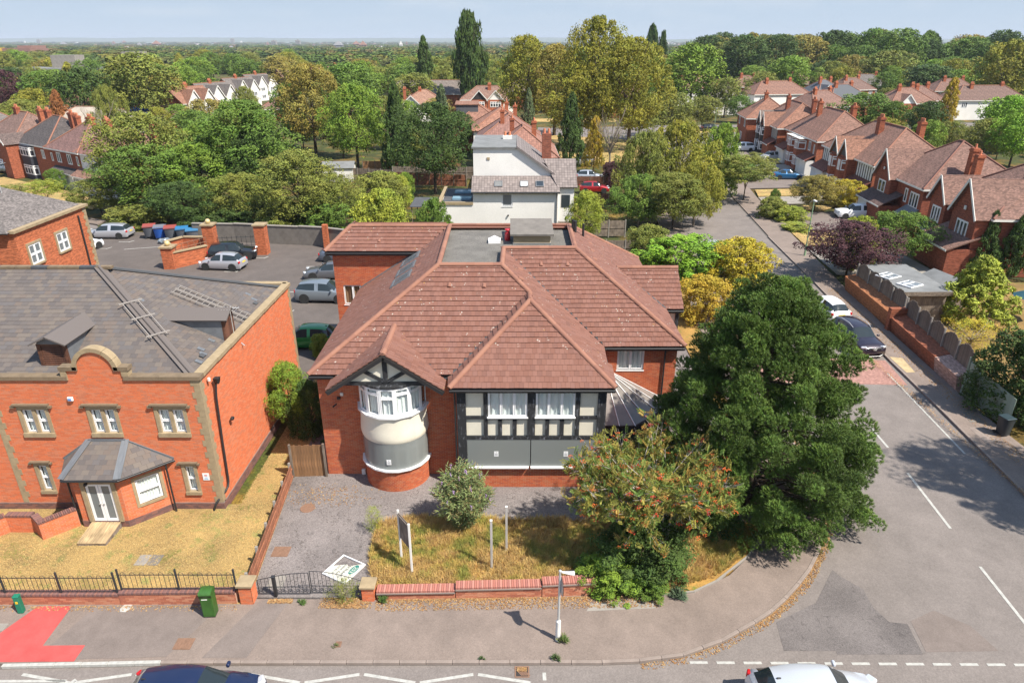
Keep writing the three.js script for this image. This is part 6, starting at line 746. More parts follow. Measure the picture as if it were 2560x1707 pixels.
// left hand row
const TL2 = -0.62;
house2('terraced_pair', 'pair with one white rendered half and glazed porch, nearest of the left row', { x: -55.2, d: 93, turn: TL2, w: 11.5, dep: 8.5, eave: 5.2, rise: 3.2, wall: bw1, roof: tileRoof(0.38, 0.20, 0.17), panels: [[-5.7, -0.3, 2.6, 5.15, whitePanel]], wins: [[-4.6, 3.3, 0.6, 1.2, [1]], [-2.4, 3.3, 1.3, 1.3], [1.6, 3.3, 1.4, 1.4], [4.4, 3.3, 0.7, 1.3, [1]]], leans: [[-5.7, 5.7, 1.3, 2.2, 0.9, rt2, mm.whiteWall]], side: [[4, 3.2, 1, 1.2]], chim: [[-4, 4.2, 1.0, 1.2, 2, bw2], [4.5, 6, 0.9, 1.1, 2, bw2]] });
{ const h = scene.children[scene.children.length - 1]; for (let i = 0; i < 6; i++) fwin(h, -4.7 + i * 1.9, 0.5, 1.33, 0, 1.6, 1.5, [1, 1, 1]); }
house2('terraced_pair', 'brick pair with reddish purple roof and bay canopy, second of the left row', { x: -63.2, d: 98.6, turn: TL2, w: 9.6, dep: 8.5, eave: 5.2, rise: 3.3, wall: bw1, roof: tileRoof(0.34, 0.20, 0.18), wins: [[-3.8, 3.3, 0.6, 1.2, [1]], [-1.6, 3.3, 1.3, 1.4], [1.6, 3.3, 1.3, 1.4], [4, 3.3, 0.6, 1.3, [1]]], leans: [[-3.2, 3.2, 0.9, 2.2, 0.6, rtDark, mm.whiteWall]], chim: [[-3, 4.2, 1.1, 1.2, 3, bw2], [0.6, 4.4, 1.1, 1.6, 4, bw3], [4, 5, 0.9, 1.0, 2, bw2]], side: [[3, 3.2, 1, 1.2]] });
house2('terraced_pair', 'brick pair with near black roof and dark tiled bays, third of the left row', { x: -71.6, d: 104.8, turn: TL2, w: 11, dep: 9, eave: 5.2, rise: 3.6, wall: bw2, roof: rtDark, bays: [[-1.2, 3.8, 0.7, 0, 4.9, M(C(0.03, 0.032, 0.045), 0.7), null, [[0.7, 1.4], [3.4, 1.3]]]], wins: [[-4.6, 3.3, 0.8, 1.3, [1]], [3.4, 3.3, 1.0, 1.3]], gables: [[-4.6, 2.6, 2.2, 1.3, mm.white, 0, tileRoof(0.22, 0.17, 0.16)]], chim: [[-2.2, 4.2, 1.1, 1.3, 3, bw2], [3.6, 5, 0.9, 1.2, 3, bw2]], side: [[3, 3.2, 1, 1.2]] });
house2('terraced_pair', 'brick pair with brown roof and red tiled bay, fourth of the left row', { x: -81.2, d: 111.6, turn: TL2, w: 12, dep: 9, eave: 5.2, rise: 3.6, wall: bw1, roof: tileRoof(0.33, 0.215, 0.18), bays: [[1.8, 3.6, 0.7, 0, 4.9, bw2, null, [[0.7, 1.4], [3.4, 1.3]]]], wins: [[-4, 3.3, 1.0, 1.3], [-1.6, 3.3, 1.0, 1.3]], chim: [[-1.5, 4.2, 1.0, 1.2, 3, bw2], [5, 5, 0.9, 1.2, 3, bw3]] });
house2('terraced_pair', 'brick pair at the left edge with grey roof, farthest of the left row', { x: -91.5, d: 118.5, turn: TL2, w: 11, dep: 9, eave: 5.2, rise: 3.4, wall: bw3, roof: rtGrey, wins: [[-3, 3.3, 1.3, 1.3], [3, 3.3, 1.3, 1.3]], chim: [[0, 4.2, 1.0, 1.2, 3, bw3]] });
// bungalows behind the left row
house2('bungalow', 'pale gabled bungalow with white triangular front behind the left row', { x: -98, d: 152, turn: 0.5, w: 11, dep: 10, eave: 3.2, rise: 3.2, hip: 'none', wall: mm.whiteWall, gableM: whitePanel, roof: tileRoof(0.42, 0.34, 0.28), gables: [[-1, 5.5, 0.8, 2.8, whitePanel, 0, tileRoof(0.42, 0.34, 0.28), mm.whiteWall]], wins: [[3.5, 1, 1.4, 1.3]] });
house2('bungalow', 'long beige roofed bungalow behind the left row', { x: -88, d: 146, turn: -0.05, w: 19, dep: 11, eave: 3.0, rise: 3.6, wall: mm.whiteWall, roof: M(C(0.52, 0.45, 0.37), 0.9, { map: again(tMottle, 0.2) }), wins: [[-5, 1, 1.5, 1.2], [3, 1, 1.5, 1.2]] });
house2('bungalow', 'salmon roofed bungalow with white dormer behind the left row', { x: -104, d: 172, turn: -0.1, w: 17, dep: 10, eave: 3.4, rise: 4.2, wall: mm.whiteWall, roof: tileRoof(0.62, 0.30, 0.22), gables: [[-6, 4.5, 0.5, 2.6, whitePanel, 0, tileRoof(0.62, 0.30, 0.22), mm.whiteWall]], chim: [[2, 4, 0.9, 0.9, 2, bw3]], wins: [[3, 1, 1.6, 1.2]] });
// white gabled street in the middle distance
[[-79.5, 184, rt4, 'red roofed white house with twin front gables, nearest in the distant white street'], [-81, 203, rtGrey, 'grey roofed white house with twin front gables, second in the distant white street'], [-84.5, 232, rtGrey, 'grey roofed white house behind a birch, third in the distant white street'], [-87.5, 259, rtGrey, 'grey roofed white house, fourth in the distant white street']].forEach(([x, d, rf, l]) => house2('gabled_house', l, { x, d, turn: 1.15, w: 11, dep: 9, eave: 5, rise: 3.6, hip: 'none', wall: mm.whiteWall, gableM: bw3, roof: rf, gables: [[-2.4, 4.2, 0.7, 3.2, whitePanel, 0, rf, mm.whiteWall], [2.4, 4.2, 0.7, 3.2, whitePanel, 0, rf, mm.whiteWall]], chim: [[0, 4.5, 1.1, 1.2, 3, bw3]], group: 'distant white gabled street' }) && (() => { const h = scene.children[scene.children.length - 1]; for (const k of [-2.4, 2.4]) for (const y of [0.8, 3.2]) fwin(h, k, y, 0.73, 0, 2, 1.3, [1, 1, 1]); })());
for (let i = 0; i < 4; i++) house2('brick_cottage', ['first', 'second', 'third', 'last'][i] + ' of the four brown roofed cottages with tall chimneys at the street end', { x: -84 + i * 5.5, d: 282 + i * 17, turn: 1.0, w: 8, dep: 9, eave: 5, rise: 4.4, hip: 'none', wall: bw3, roof: rt1, chim: [[0, 4.5, 1.6, 1.3, 4, bw3]], group: 'cottages at the street end' });
house2('bungalow', 'small brown roofed brick bungalow in front of the distant white street', { x: -61.5, d: 190, turn: 0.25, w: 10, dep: 9, eave: 2.9, rise: 2.6, wall: bw3, roof: rt1, wins: [[2.5, 0.9, 2, 1.3], [-2, 0.9, 1.4, 1.3]] });
house2('bungalow', 'brick bungalow with white windows right of the brown bungalow', { x: -50, d: 196, turn: 0.1, w: 10, dep: 9, eave: 3, rise: 2.8, wall: bw3, roof: tileRoof(0.26, 0.2, 0.19), wins: [[-2, 0.9, 1.6, 1.3], [2.5, 0.9, 1.6, 1.3]] });
house2('bungalow', 'brown bungalow with blue solar panels left of the white street', { x: -86, d: 168, turn: 0.3, w: 13, dep: 10, eave: 2.8, rise: 2.6, wall: bw3, roof: rt1 }); { const h = scene.children[scene.children.length - 1]; for (let i = 0; i < 3; i++) { const o = part(h, 'solar_panel', new THREE.BoxGeometry(1.7, 0.06, 3.2), M(C(0.05, 0.10, 0.38), 0.25)); o.position.set(-4 + i * 1.8, 4.15, -2.2); o.rotation.x = 0.46; } }
// centre distance
house2('semi_detached_pair', 'brown roofed pair with one black and one white gable in the centre distance', { x: -6.6, d: 193, turn: 0.03, w: 14, dep: 9, eave: 5, rise: 3.2, wall: mm.whiteWall, roof: tileRoof(0.42, 0.265, 0.21), barge: mm.white, gables: [[-2.2, 4.2, 0.7, 2.4, M(C(0.03, 0.025, 0.025), 0.8), 0, tileRoof(0.42, 0.265, 0.21), bw3], [2.2, 4.2, 0.7, 2.4, whitePanel, 0, tileRoof(0.42, 0.265, 0.21), bw3]], wins: [[-5.6, 3.2, 1.6, 1.4, [1, 1, 1]], [5.6, 3.2, 1.8, 1.4, [1, 1, 1]]], chim: [[0.6, 3.2, 0.8, 1.1, 3, bw3]] }); { const h = scene.children[scene.children.length - 1]; for (const k of [-2.2, 2.2]) fwin(h, k, 3.1, 0.75, 0, 2.9, 1.4, [1, 1, 1, 1], 0.7); }
house2('bungalow', 'orange roofed bungalow with white gable left of the poplar foot', { x: -22.5, d: 186, turn: 0.15, w: 12, dep: 11, eave: 4.2, rise: 3.4, wall: mm.whiteWall, roof: tileRoof(0.55, 0.33, 0.24), gables: [[-3.6, 5, 0.8, 2.4, whitePanel, 0, tileRoof(0.5, 0.3, 0.22), mm.whiteWall]], chim: [[-5, 3, 0.8, 0.9, 2, bw3], [-1, 5, 0.6, 0.9, 2, bw3]], wins: [[2.5, 1, 1.6, 1.3]] });
house2('long_house', 'long grey brown roof behind the poplar foot', { x: -22, d: 218, turn: 0, w: 26, dep: 11, eave: 4.8, rise: 3.6, hip: 'none', wall: bw3, roof: tileRoof(0.33, 0.29, 0.26), gables: [[-9, 6, 0.6, 3, bw3]] });
house2('long_house', 'grey hipped house half hidden by the tall plane tree', { x: 4, d: 228, turn: 0, w: 14, dep: 10, eave: 5, rise: 3.2, wall: bw3, roof: tileRoof(0.38, 0.30, 0.28), chim: [[3, 4, 1, 1, 3, bw3]] });
// row behind the white house
house2('semi_detached_house', 'house with ribbed brown roof and pointed side gable just behind the white house', { x: 0.6, d: 99, turn: Math.PI / 2, w: 12, dep: 9, eave: 5, rise: 3.4, wall: mm.whiteWall, roof: romanRoof(0.46, 0.24, 0.18), chim: [[-2, 3, 1.2, 0.9, 2, bw3], [3, 6, 1.0, 0.9, 2, bw2]], wins: [[0, 3, 1.4, 1.3]] }).position.x = 6;
house2('semi_detached_house', 'red brown ribbed roof house, second behind the white house', { x: 4.5, d: 114, turn: Math.PI / 2, w: 13, dep: 10, eave: 5, rise: 3.6, wall: bw3, roof: romanRoof(0.40, 0.22, 0.18), roofR: romanRoof(0.52, 0.26, 0.19), chim: [[4, 4, 1.4, 0.9, 2, bw3], [-3, 6, 1.2, 1.0, 3, bw3]] });
house2('semi_detached_house', 'salmon tiled hipped roof house, third behind the white house', { x: 3, d: 129.5, turn: Math.PI / 2 + 0.05, w: 12, dep: 10, eave: 5, rise: 3.4, wall: mm.whiteWall, roof: tileRoof(0.58, 0.30, 0.21), chim: [[0, 4, 1.2, 0.9, 3, bw3]] });
house2('dormer_house', 'house with dark clad box dormer behind the salmon roof', { x: -2, d: 140, turn: Math.PI / 2 + 0.05, w: 11, dep: 9, eave: 5, rise: 3, wall: bw3, roof: tileRoof(0.5, 0.27, 0.2) }); { const h = scene.children[scene.children.length - 1]; part(h, 'box_dormer', bx(-3, 5.4, 5.2, 8.1, 4.6, 8.8), M(C(0.09, 0.09, 0.10), 0.8)); part(h, 'dormer_roof', bx(-3.2, 5.6, 8.1, 8.25, 4.4, 9), rt4); }
// right distance
const far = [[61, 205, 0.05, 11, rtGrey, whitePanel, 'rendered pair with grey roof and white twin gables at the far junction', 2], [80, 214, 0.2, 18, rt2, whitePanel, 'wide red hipped roof with white walls behind the right row', 0], [76, 170, 0.5, 14, rt1, bw3, 'broad brown hipped roof right behind the fourth house', 0], [92, 196, 0.3, 13, M(C(0.07, 0.075, 0.085), 0.7), bw3, 'house with black clad dormer and grey roof behind the right row', 0], [101, 181, 0.1, 12, rt2, bw3, 'salmon hipped roof with white bay window in the right distance', 1], [109, 190, 0.1, 11, rt1, bw3, 'brown ribbed roof left of the golden conifer', 0], [127, 191, 0.05, 20, rt3, whitePanel, 'wide brown hipped roof right of the golden conifer', 0], [112, 234, 0.4, 14, rt3, bw3, 'steep brown roof with skylight in the right distance', 0], [98, 222, 0.3, 10, M(C(0.08, 0.085, 0.10), 0.7), whitePanel, 'dark slate house with pointed porch gables', 2], [82, 250, 0.1, 11, rt1, bw3, 'brown gabled roof below the right hand wood', 0], [92, 262, 0.2, 11, rtGrey, whitePanel, 'pale grey roof below the right hand wood', 0], [106, 268, 0, 12, rt1, bw3, 'brown roof with chimneys below the right hand wood', 0], [128, 262, -0.2, 13, rtGrey, whitePanel, 'light grey hipped roof below the right hand wood', 0], [70, 262, 0, 11, rt2, bw3, 'red roof at the left end of the right distance', 0], [150, 150, -0.2, 11, M(C(0.18, 0.18, 0.19), 0.7), whitePanel, 'grey roofed house at the right edge', 0], [58, 236, 0.1, 10, rt2, whitePanel, 'red brown roof behind the rendered pair', 0], [33, 196, 0.1, 11, rt2, bw3, 'red roof peeping over the small trees at the junction', 0], [140, 228, 0, 14, rt1, bw3, 'brown roof behind the wide hipped roof at right', 0]];
far.forEach(([x, d, turn, w, rf, wl, l, g]) => house2('distant_house', l, { x, d, turn, w, dep: 9, eave: 5, rise: 3.4, wall: wl, roof: rf, gables: g ? Array.from({ length: g }, (_, i) => [g === 1 ? -2 : -2.2 + i * 4.4, 3.8, 0.7, 2.2, whitePanel, 0, rf, wl]) : [], wins: [[-w * 0.36, 3.1, 1.6, 1.4, [1, 1, 1]], [w * 0.36, 3.1, 1.6, 1.4, [1, 1, 1]]], chim: [[-w * 0.2, 3.6, 0.9, 1.0, 3, bw3], [w * 0.25, 4.5, 0.9, 1.0, 3, bw3]] }));
// large flat roofed block in the trees at left, pale low blocks far off
{ const t = placed('flat_roofed_block', 'flat roofed brick block with two concrete stair towers among the left trees', 'building', -186, 310); part(t, 'wall', bx(-205, -165, 0, 8.5, 296, 318), bw3); part(t, 'roof', bx(-206, -164, 8.5, 9.3, 295, 319), mm.feltGrey); part(t, 'stair_tower', bx(-190, -180, 9.3, 14.2, 304, 311), mm.concrete); part(t, 'stair_tower', bx(-171, -163, 6, 15.2, 324, 331), mm.concrete); for (let i = 0; i < 10; i++) fwin(t, -203 + i * 4 + 186, 4.5, 0.05 + 14, 0, 2.6, 1.8, [1, 1]); }
// ---------------------------------------------------------------- white house behind
{ const H = placed('white_house', 'white rendered house with grey loft conversion behind the timbered house', 'house', 0, 76), w = mm.whiteWall, gt = romanRoof(0.34, 0.30, 0.285), gt2 = romanRoof(0.30, 0.27, 0.265);
  const ht = [[0.85, 1.95, 3.5, 4.85]]; part(H, 'wall', wallShape([[-4.0, 0], [4.7, 0], [4.7, 5.0], [-4.0, 5.0]], ht.map(([a, b, c, e]) => [a - 1.9, b - 1.9, c, e]), 0.3).translate(0, 0, -70), w);
  part(H, 'wall', bx(4.4, 4.7, 0, 5.0, 70.3, 82), w); part(H, 'wall', bx(-4.0, -3.7, 0, 5.0, 70.3, 82), w); part(H, 'wall', bx(-4, 4.7, 0, 5, 82, 82.3), w);
  win(H, -0.5, 3.5, -70.05, 0, 1.1, 1.35, { cols: [1], sill: true, glass: mm.paneGrey, t: 0.08 });
  part(H, 'lean_to_roof', slab([P(-4.15, 5.05, 69.7), P(4.9, 5.05, 69.7), P(4.9, 6.3, 71.9), P(-4.15, 6.3, 71.9)], 0.12), gt); part(H, 'gutter', rod(P(-4.15, 4.98, 69.65), P(4.9, 4.98, 69.65), 0.09), mm.black);
  part(H, 'loft_wall', (() => { const g = new THREE.ExtrudeGeometry(new THREE.Shape([[-4.0, 6.0], [4.7, 6.0], [4.5, 6.3], [0.5, 9.1], [-4.0, 9.1]].map((p) => new THREE.Vector2(...p))), { depth: 7.5, bevelEnabled: false }); g.translate(0, 0, -79.5); return meterUV(g); })(), w);
  part(H, 'flat_roof', slab([P(-4.15, 9.2, 71.8), P(0.6, 9.2, 71.8), P(0.6, 9.3, 81), P(-4.15, 9.3, 81)], 0.16), mm.feltGrey); part(H, 'front_slope', slab([P(0.5, 9.3, 71.7), P(0.5, 9.3, 81.5), P(4.95, 6.15, 81.5), P(4.95, 6.15, 71.7)], 0.16), gt2);
  part(H, 'gable_roof', slab([P(3.3, 7.8, 73.5), P(6.7, 7.8, 73.5), P(6.7, 5.4, 70.3), P(4.7, 5.4, 70.3)], 0.12), gt); part(H, 'gable_roof', slab([P(3.3, 7.8, 73.5), P(6.7, 7.8, 73.5), P(6.7, 5.4, 77), P(4.7, 5.4, 77)], 0.12), gt); part(H, 'front_bay', bx(4.7, 6.4, 0, 5.4, 70.6, 76.6), w); part(H, 'bay_window', bx(5.1, 6.0, 3.3, 4.6, 70.56, 70.6), mm.pane);
  for (const [x, m] of [[-1.4, mm.feltGrey], [1.25, mm.paper], [2.85, mm.pane]]) { const f = frame([P(-4.15, 5.05, 69.7), P(4.9, 5.05, 69.7), P(4.9, 6.3, 71.9)]), o = sub(H, 'roof_window', x, 5.65, -70.75); o.quaternion.setFromRotationMatrix(new THREE.Matrix4().makeBasis(f.u, f.v, f.n)); part(o, 'frame', [bx(-0.42, 0.42, -0.42, -0.34, -0.1, 0.02), bx(-0.42, 0.42, 0.34, 0.42, -0.1, 0.02), bx(-0.42, -0.34, -0.34, 0.34, -0.1, 0.02), bx(0.34, 0.42, -0.34, 0.34, -0.1, 0.02)], mm.lead); part(o, 'pane', bx(-0.34, 0.34, -0.34, 0.34, -0.07, -0.05), m); }
  part(H, 'rear_extension', bx(-7.6, -4.0, 0, 3.7, 70.0, 78.5), w); part(H, 'extension_roof', bx(-7.3, -4.0, 3.7, 3.75, 70.3, 78.2), mm.felt); part(H, 'extension_coping', [bx(-7.7, -4.0, 3.7, 3.95, 69.9, 70.25)], mm.stone); part(H, 'extension_coping', [bx(-7.7, -7.35, 3.7, 3.95, 70.25, 78.5)], mm.stone); for (const d of [72, 75.4]) part(H, 'skylight', bx(-6.3, -4.3, 3.76, 3.95, d, d + 1.1), M(C(0.22, 0.36, 0.46), 0.08));
  part(H, 'chimney', bx(3.3, 4.3, 6.2, 9.9, 77, 78), brickWall(0.36, 0.15, 0.1)); for (const x of [3.55, 4.05]) part(H, 'pot', at(new THREE.CylinderGeometry(0.13, 0.16, 0.5, 10), x, 10.15, -77.5), mm.pot); part(H, 'chimney', bx(-1.0, 0.0, 9.2, 9.6, 77.5, 78.4), mm.white); for (const x of [-0.75, -0.25]) part(H, 'pot', at(new THREE.CylinderGeometry(0.13, 0.16, 0.45, 10), x, 9.8, -78), mm.pot);
  part(H, 'soil_pipe', rod(P(4.6, 0.1, 69.9), P(4.6, 5, 69.9), 0.06), mm.lead); part(H, 'wall_vent', bx(-2.6, -2.3, 7.9, 8.15, 71.94, 71.99), mm.stone); part(H, 'wall_lamp', at(round(0.16, 0.16, 0.16, 0.05), -0.4, 2.6, -69.9), mm.black); }
// rear brick wing of the office beyond the car park entrance
{ const t = placed('rear_wing', 'rear brick wing with slate roof behind the office block', 'building', -42, 52), bm = brickWall(0.68, 0.24, 0.11); part(t, 'wall', bx(-60, -36.2, 0, 6.3, 48.5, 57.5), bm); part(t, 'roof_slope', slab([P(-60, 6.4, 48), P(-36.3, 6.4, 48), P(-41, 9.2, 52.8), P(-60, 9.2, 52.8)], 0.12), tileRoof(0.27, 0.255, 0.25)); part(t, 'roof_slope', slab([P(-36.3, 6.4, 48), P(-36.3, 6.4, 57.6), P(-41, 9.2, 52.8)], 0.12), tileRoof(0.29, 0.27, 0.265)); part(t, 'roof_slope', slab([P(-36.3, 6.4, 57.6), P(-60, 6.4, 57.6), P(-60, 9.2, 52.8), P(-41, 9.2, 52.8)], 0.12), tileRoof(0.27, 0.255, 0.25)); part(t, 'coping', bx(-36.5, -36.0, 6.3, 6.5, 48.3, 57.7), mm.stone); part(t, 'coping', bx(-60, -36.5, 6.3, 6.5, 57.4, 57.8), mm.stone);
  for (const [d, y] of [[50.2, 3.6], [53.6, 3.6]]) { const s = win(t, -36.16, y, -d, Math.PI / 2, 1.4, 1.5, { cols: [1, 1], transom: 0.5, glass: mm.paneGrey, t: 0.08 }); part(s, 'surround', [bx(-0.85, -0.7, -0.1, 1.65, -0.05, 0.04), bx(0.7, 0.85, -0.1, 1.65, -0.05, 0.04), bx(-0.7, 0.7, 1.5, 1.65, -0.05, 0.04), bx(-0.7, 0.7, -0.14, 0, -0.07, 0.04)], mm.stone); } part(t, 'downpipe', rod(P(-36.1, 0.2, 56.2), P(-36.1, 5.8, 56.2), 0.07), mm.black); for (let k = 0; k < 20; k++) part(t, 'quoin', bx(-36.2, -36.16, 0.2 + k * 0.3, 0.48 + k * 0.3, 57.5 - (k % 2 ? 0.5 : 0.32), 57.5), mm.stone);
  const a = sub(t, 'aerial', -39.5, 8.2, -53); part(a, 'mast', rod(P(0, 0, 0), P(0, 2.4, 0), 0.03), mm.metal); for (let i = 0; i < 8; i++) part(a, 'element', rod(P(-0.7 + i * 0.2, 2.35, -0.35), P(-0.7 + i * 0.2, 2.35, 0.35), 0.012, 4), mm.metal); }
// garden fences and sheds behind
const gf = (l, a, b, h, m, posts) => { const L = Math.hypot(b[0] - a[0], b[1] - a[1]), t = thing('garden_fence', l, 'fence', a[0], 0, a[1], Math.atan2(b[1] - a[1], b[0] - a[0])), n = posts || Math.round(L / 1.9); for (let i = 0; i < n; i++) { const q = part(t, 'panel', bx(L * i / n + 0.05, L * (i + 1) / n - 0.05, 0.15, h, 0, 0.04), m); part(q, 'board', [bx(L * i / n + 0.05, L * (i + 1) / n - 0.05, h * 0.55, h * 0.6, -0.04, 0)], m); } for (let i = 0; i <= n; i++) part(t, 'post', bx(L * i / n - 0.05, L * i / n + 0.05, 0, h + 0.1, -0.05, 0.05), m === mm.fenceGrey ? mm.concrete : mm.fenceGrey); };
gf('pale panel fence with concrete posts in front of the garden shed', [-28.5, 104.5], [-17.5, 101.5], 1.9, mm.fenceGrey); gf('orange brown panel fence behind the garden shed', [-23.5, 109.5], [-8, 110], 1.9, mm.fence); gf('dark brown panel fence below the dark round tree', [-17.2, 100.2], [-6.5, 98], 1.8, mm.fenceRed); gf('shaded grey panel fence under the dark round tree', [-18, 104.6], [-5, 104.2], 1.9, mm.fenceGrey); gf('grey slatted fence right of the white house', [4.9, 70.5], [12, 71], 1.8, mm.fenceGrey); gf('dark fence at the foot of the big street trees', [9, 63.5], [14.5, 63.5], 1.7, mm.fenceGrey); gf('arched brown fence panels beside the red car', [9.2, 98.5], [17, 98.5], 1.5, M(C(0.24, 0.11, 0.07), 0.9, { map: again(tWood, 0.3) })); gf('brown slatted fence in front of the red car', [8.8, 86], [15.5, 86], 1.6, M(C(0.24, 0.12, 0.09), 0.9, { map: again(tWood, 0.3) })); gf('dark fence behind the hedge at the back of the car park', [-24, 84], [-14, 81], 1.8, mm.felt);
{ const t = thing('garden_shed', 'white sided shed with grey felt roof below the left centre trees', 'shed', -26, 0, 104.5, 0.1); part(t, 'wall', bx(-2.2, 2.2, 0, 2.0, -2, 2), mm.white); for (const k of [-1, 1]) part(t, 'roof', slab([P(-2.4, 2.7, 0), P(2.4, 2.7, 0), P(2.4, 2.0, k * 2.2), P(-2.4, 2.0, k * 2.2)], 0.06), mm.feltGrey); }
{ const t = thing('pergola_roof', 'black ribbed lean-to shelter beside the white house', 'shelter', -9.3, 0, 76.5, 0); part(t, 'roof', slab([P(-2, 2.4, -1.6), P(2.2, 2.4, -1.6), P(1.8, 2.7, 2), P(-1.8, 2.7, 2)], 0.07), mm.felt); for (const [x, d] of [[-1.8, -1.4], [2, -1.4], [-1.6, 1.8], [1.7, 1.8]]) part(t, 'post', rod(P(x, 0, d), P(x, 2.4, d), 0.06), mm.fenceGrey); }
{ const t = thing('patio_umbrella', 'folded back teal garden umbrella at the right edge', 'umbrella', 38.2, 0, 47.2); part(t, 'pole', rod(P(0, 0, 0), P(0, 2.3, 0), 0.025), mm.metal); part(t, 'canopy', new THREE.ConeGeometry(1.3, 0.6, 8).translate(0, 2.2, 0), M(C(0.012, 0.07, 0.10), 0.8)); }
// ---------------------------------------------------------------- trees
const tint = { mid: [0.072, 0.122, 0.018], leaf: [0.105, 0.165, 0.020], dark: [0.038, 0.068, 0.014], olive: [0.122, 0.138, 0.027], yellow: [0.152, 0.152, 0.019], brown: [0.165, 0.14, 0.032], lime: [0.17, 0.20, 0.026], bright: [0.12, 0.215, 0.017], gold: [0.26, 0.195, 0.022], ygold: [0.27, 0.225, 0.020], maroon: [0.052, 0.020, 0.027], rust: [0.19, 0.080, 0.030], grey: [0.08, 0.11, 0.055], bare: [0.15, 0.15, 0.05] };
const leafMat = {}; for (const [k, c] of Object.entries(tint)) leafMat[k] = new THREE.MeshPhysicalMaterial({ color: C(c[0] * 1.75, c[1] * 1.7, c[2] * 1.5), roughness: 0.75, vertexColors: true, transmission: 0.16, thickness: 0, ior: 1.35, side: THREE.DoubleSide, name: 'leaves_' + k });
// many small leaf faces gathered in clumps through a crown of unit size
function crown(seed, { n = 5000, leaf = 0.085, clumps = 70, prof = (v) => Math.sqrt(Math.max(0, 1 - v * v)), size = [0.16, 0.34], inner = 0.3, droop = 0, spiky = 0, hue = 0.16, lowCut = -0.85, long = 1.5 }) {
  const r = rng(seed), pos = new Float32Array(n * 18), col = new Float32Array(n * 18), cl = [], a = new THREE.Vector3(), b = new THREE.Vector3(), c = new THREE.Vector3(), p = new THREE.Vector3(), q = new THREE.Vector3();
  for (let i = 0; i < clumps; i++) { let v = lowCut + (1 - lowCut) * ((i + r()) / clumps), R = prof(v), th = i * 2.39996 + r() * 0.9, k = (r() < inner ? 0.25 + 0.45 * r() : 0.62 + 0.42 * r()) * (1 + 0.14 * Math.sin(th * 2 + seed * 1.7) + 0.1 * Math.sin(th * 3 - v * 4 + seed)); const s = (size[0] + (size[1] - size[0]) * r()) * (0.55 + 0.45 * Math.min(1, R * 1.4)); cl.push([Math.cos(th) * R * k, v * (1 - s * 0.4), Math.sin(th) * R * k, s, 0.78 + 0.44 * r(), (r() - 0.5) * hue]); }
  for (let i = 0; i < n; i++) {
    const [x, y, z, s, tone, hu] = cl[Math.floor(r() * clumps)]; a.set(r() - 0.5, r() - 0.5, r() - 0.5).normalize(); if (a.y < -0.2 && r() < 0.6) a.y *= -1;
    const rad = s * (0.55 + 0.5 * Math.pow(r(), 0.7)); p.set(x + a.x * rad, y + a.y * rad * (1 - spiky * 0.3) - droop * s * r() * 1.6, z + a.z * rad);
    b.set(r() - 0.5, r() - 0.5, r() - 0.5).normalize(); c.copy(a).multiplyScalar(0.9).addScaledVector(b, 0.9); c.y += 0.35; c.normalize(); b.set(r() - 0.5, r() - 0.5 - droop * 1.5 + spiky * 1.2, r() - 0.5); b.addScaledVector(c, -b.dot(c)).normalize(); q.crossVectors(c, b);
    const L = leaf * (0.6 + 0.8 * r()) * long, W = leaf * (0.5 + 0.4 * r()), o = i * 18, t = tone * (0.78 + 0.44 * r()), bend = L * 0.16;
    const P0 = [p.x - b.x * L / 2, p.y - b.y * L / 2, p.z - b.z * L / 2], P1 = [p.x + q.x * W / 2 - c.x * bend, p.y + q.y * W / 2 - c.y * bend, p.z + q.z * W / 2 - c.z * bend], P2 = [p.x + b.x * L / 2, p.y + b.y * L / 2, p.z + b.z * L / 2], P3 = [p.x - q.x * W / 2 - c.x * bend, p.y - q.y * W / 2 - c.y * bend, p.z - q.z * W / 2 - c.z * bend];
    [P0, P1, P2, P0, P2, P3].forEach((k, j) => { pos.set(k, o + j * 3); col[o + j * 3] = t * (1 + hu + 0.1 * (r() - 0.5)); col[o + j * 3 + 1] = t; col[o + j * 3 + 2] = t * (1 - hu * 0.5); });
  }
  const g = new THREE.BufferGeometry(); g.setAttribute('position', new THREE.BufferAttribute(pos, 3)); g.setAttribute('color', new THREE.BufferAttribute(col, 3)); g.computeVertexNormals(); return g;
}
const dome = (v) => Math.sqrt(Math.max(0, 1 - Math.pow(Math.max(-1, v), 2))) * (v < -0.5 ? 0.9 : 1), cone = (v) => 0.06 + 0.94 * Math.pow((1 - v) / 2, 0.8), bushy = (v) => v < -0.1 ? 0.97 + 0.03 * v : Math.sqrt(Math.max(0, 1 - v * v)) , spindle = (v) => Math.pow(Math.max(0, Math.cos(v * 1.45)), 0.55) * (v < 0 ? 1 : 1 - 0.35 * v);
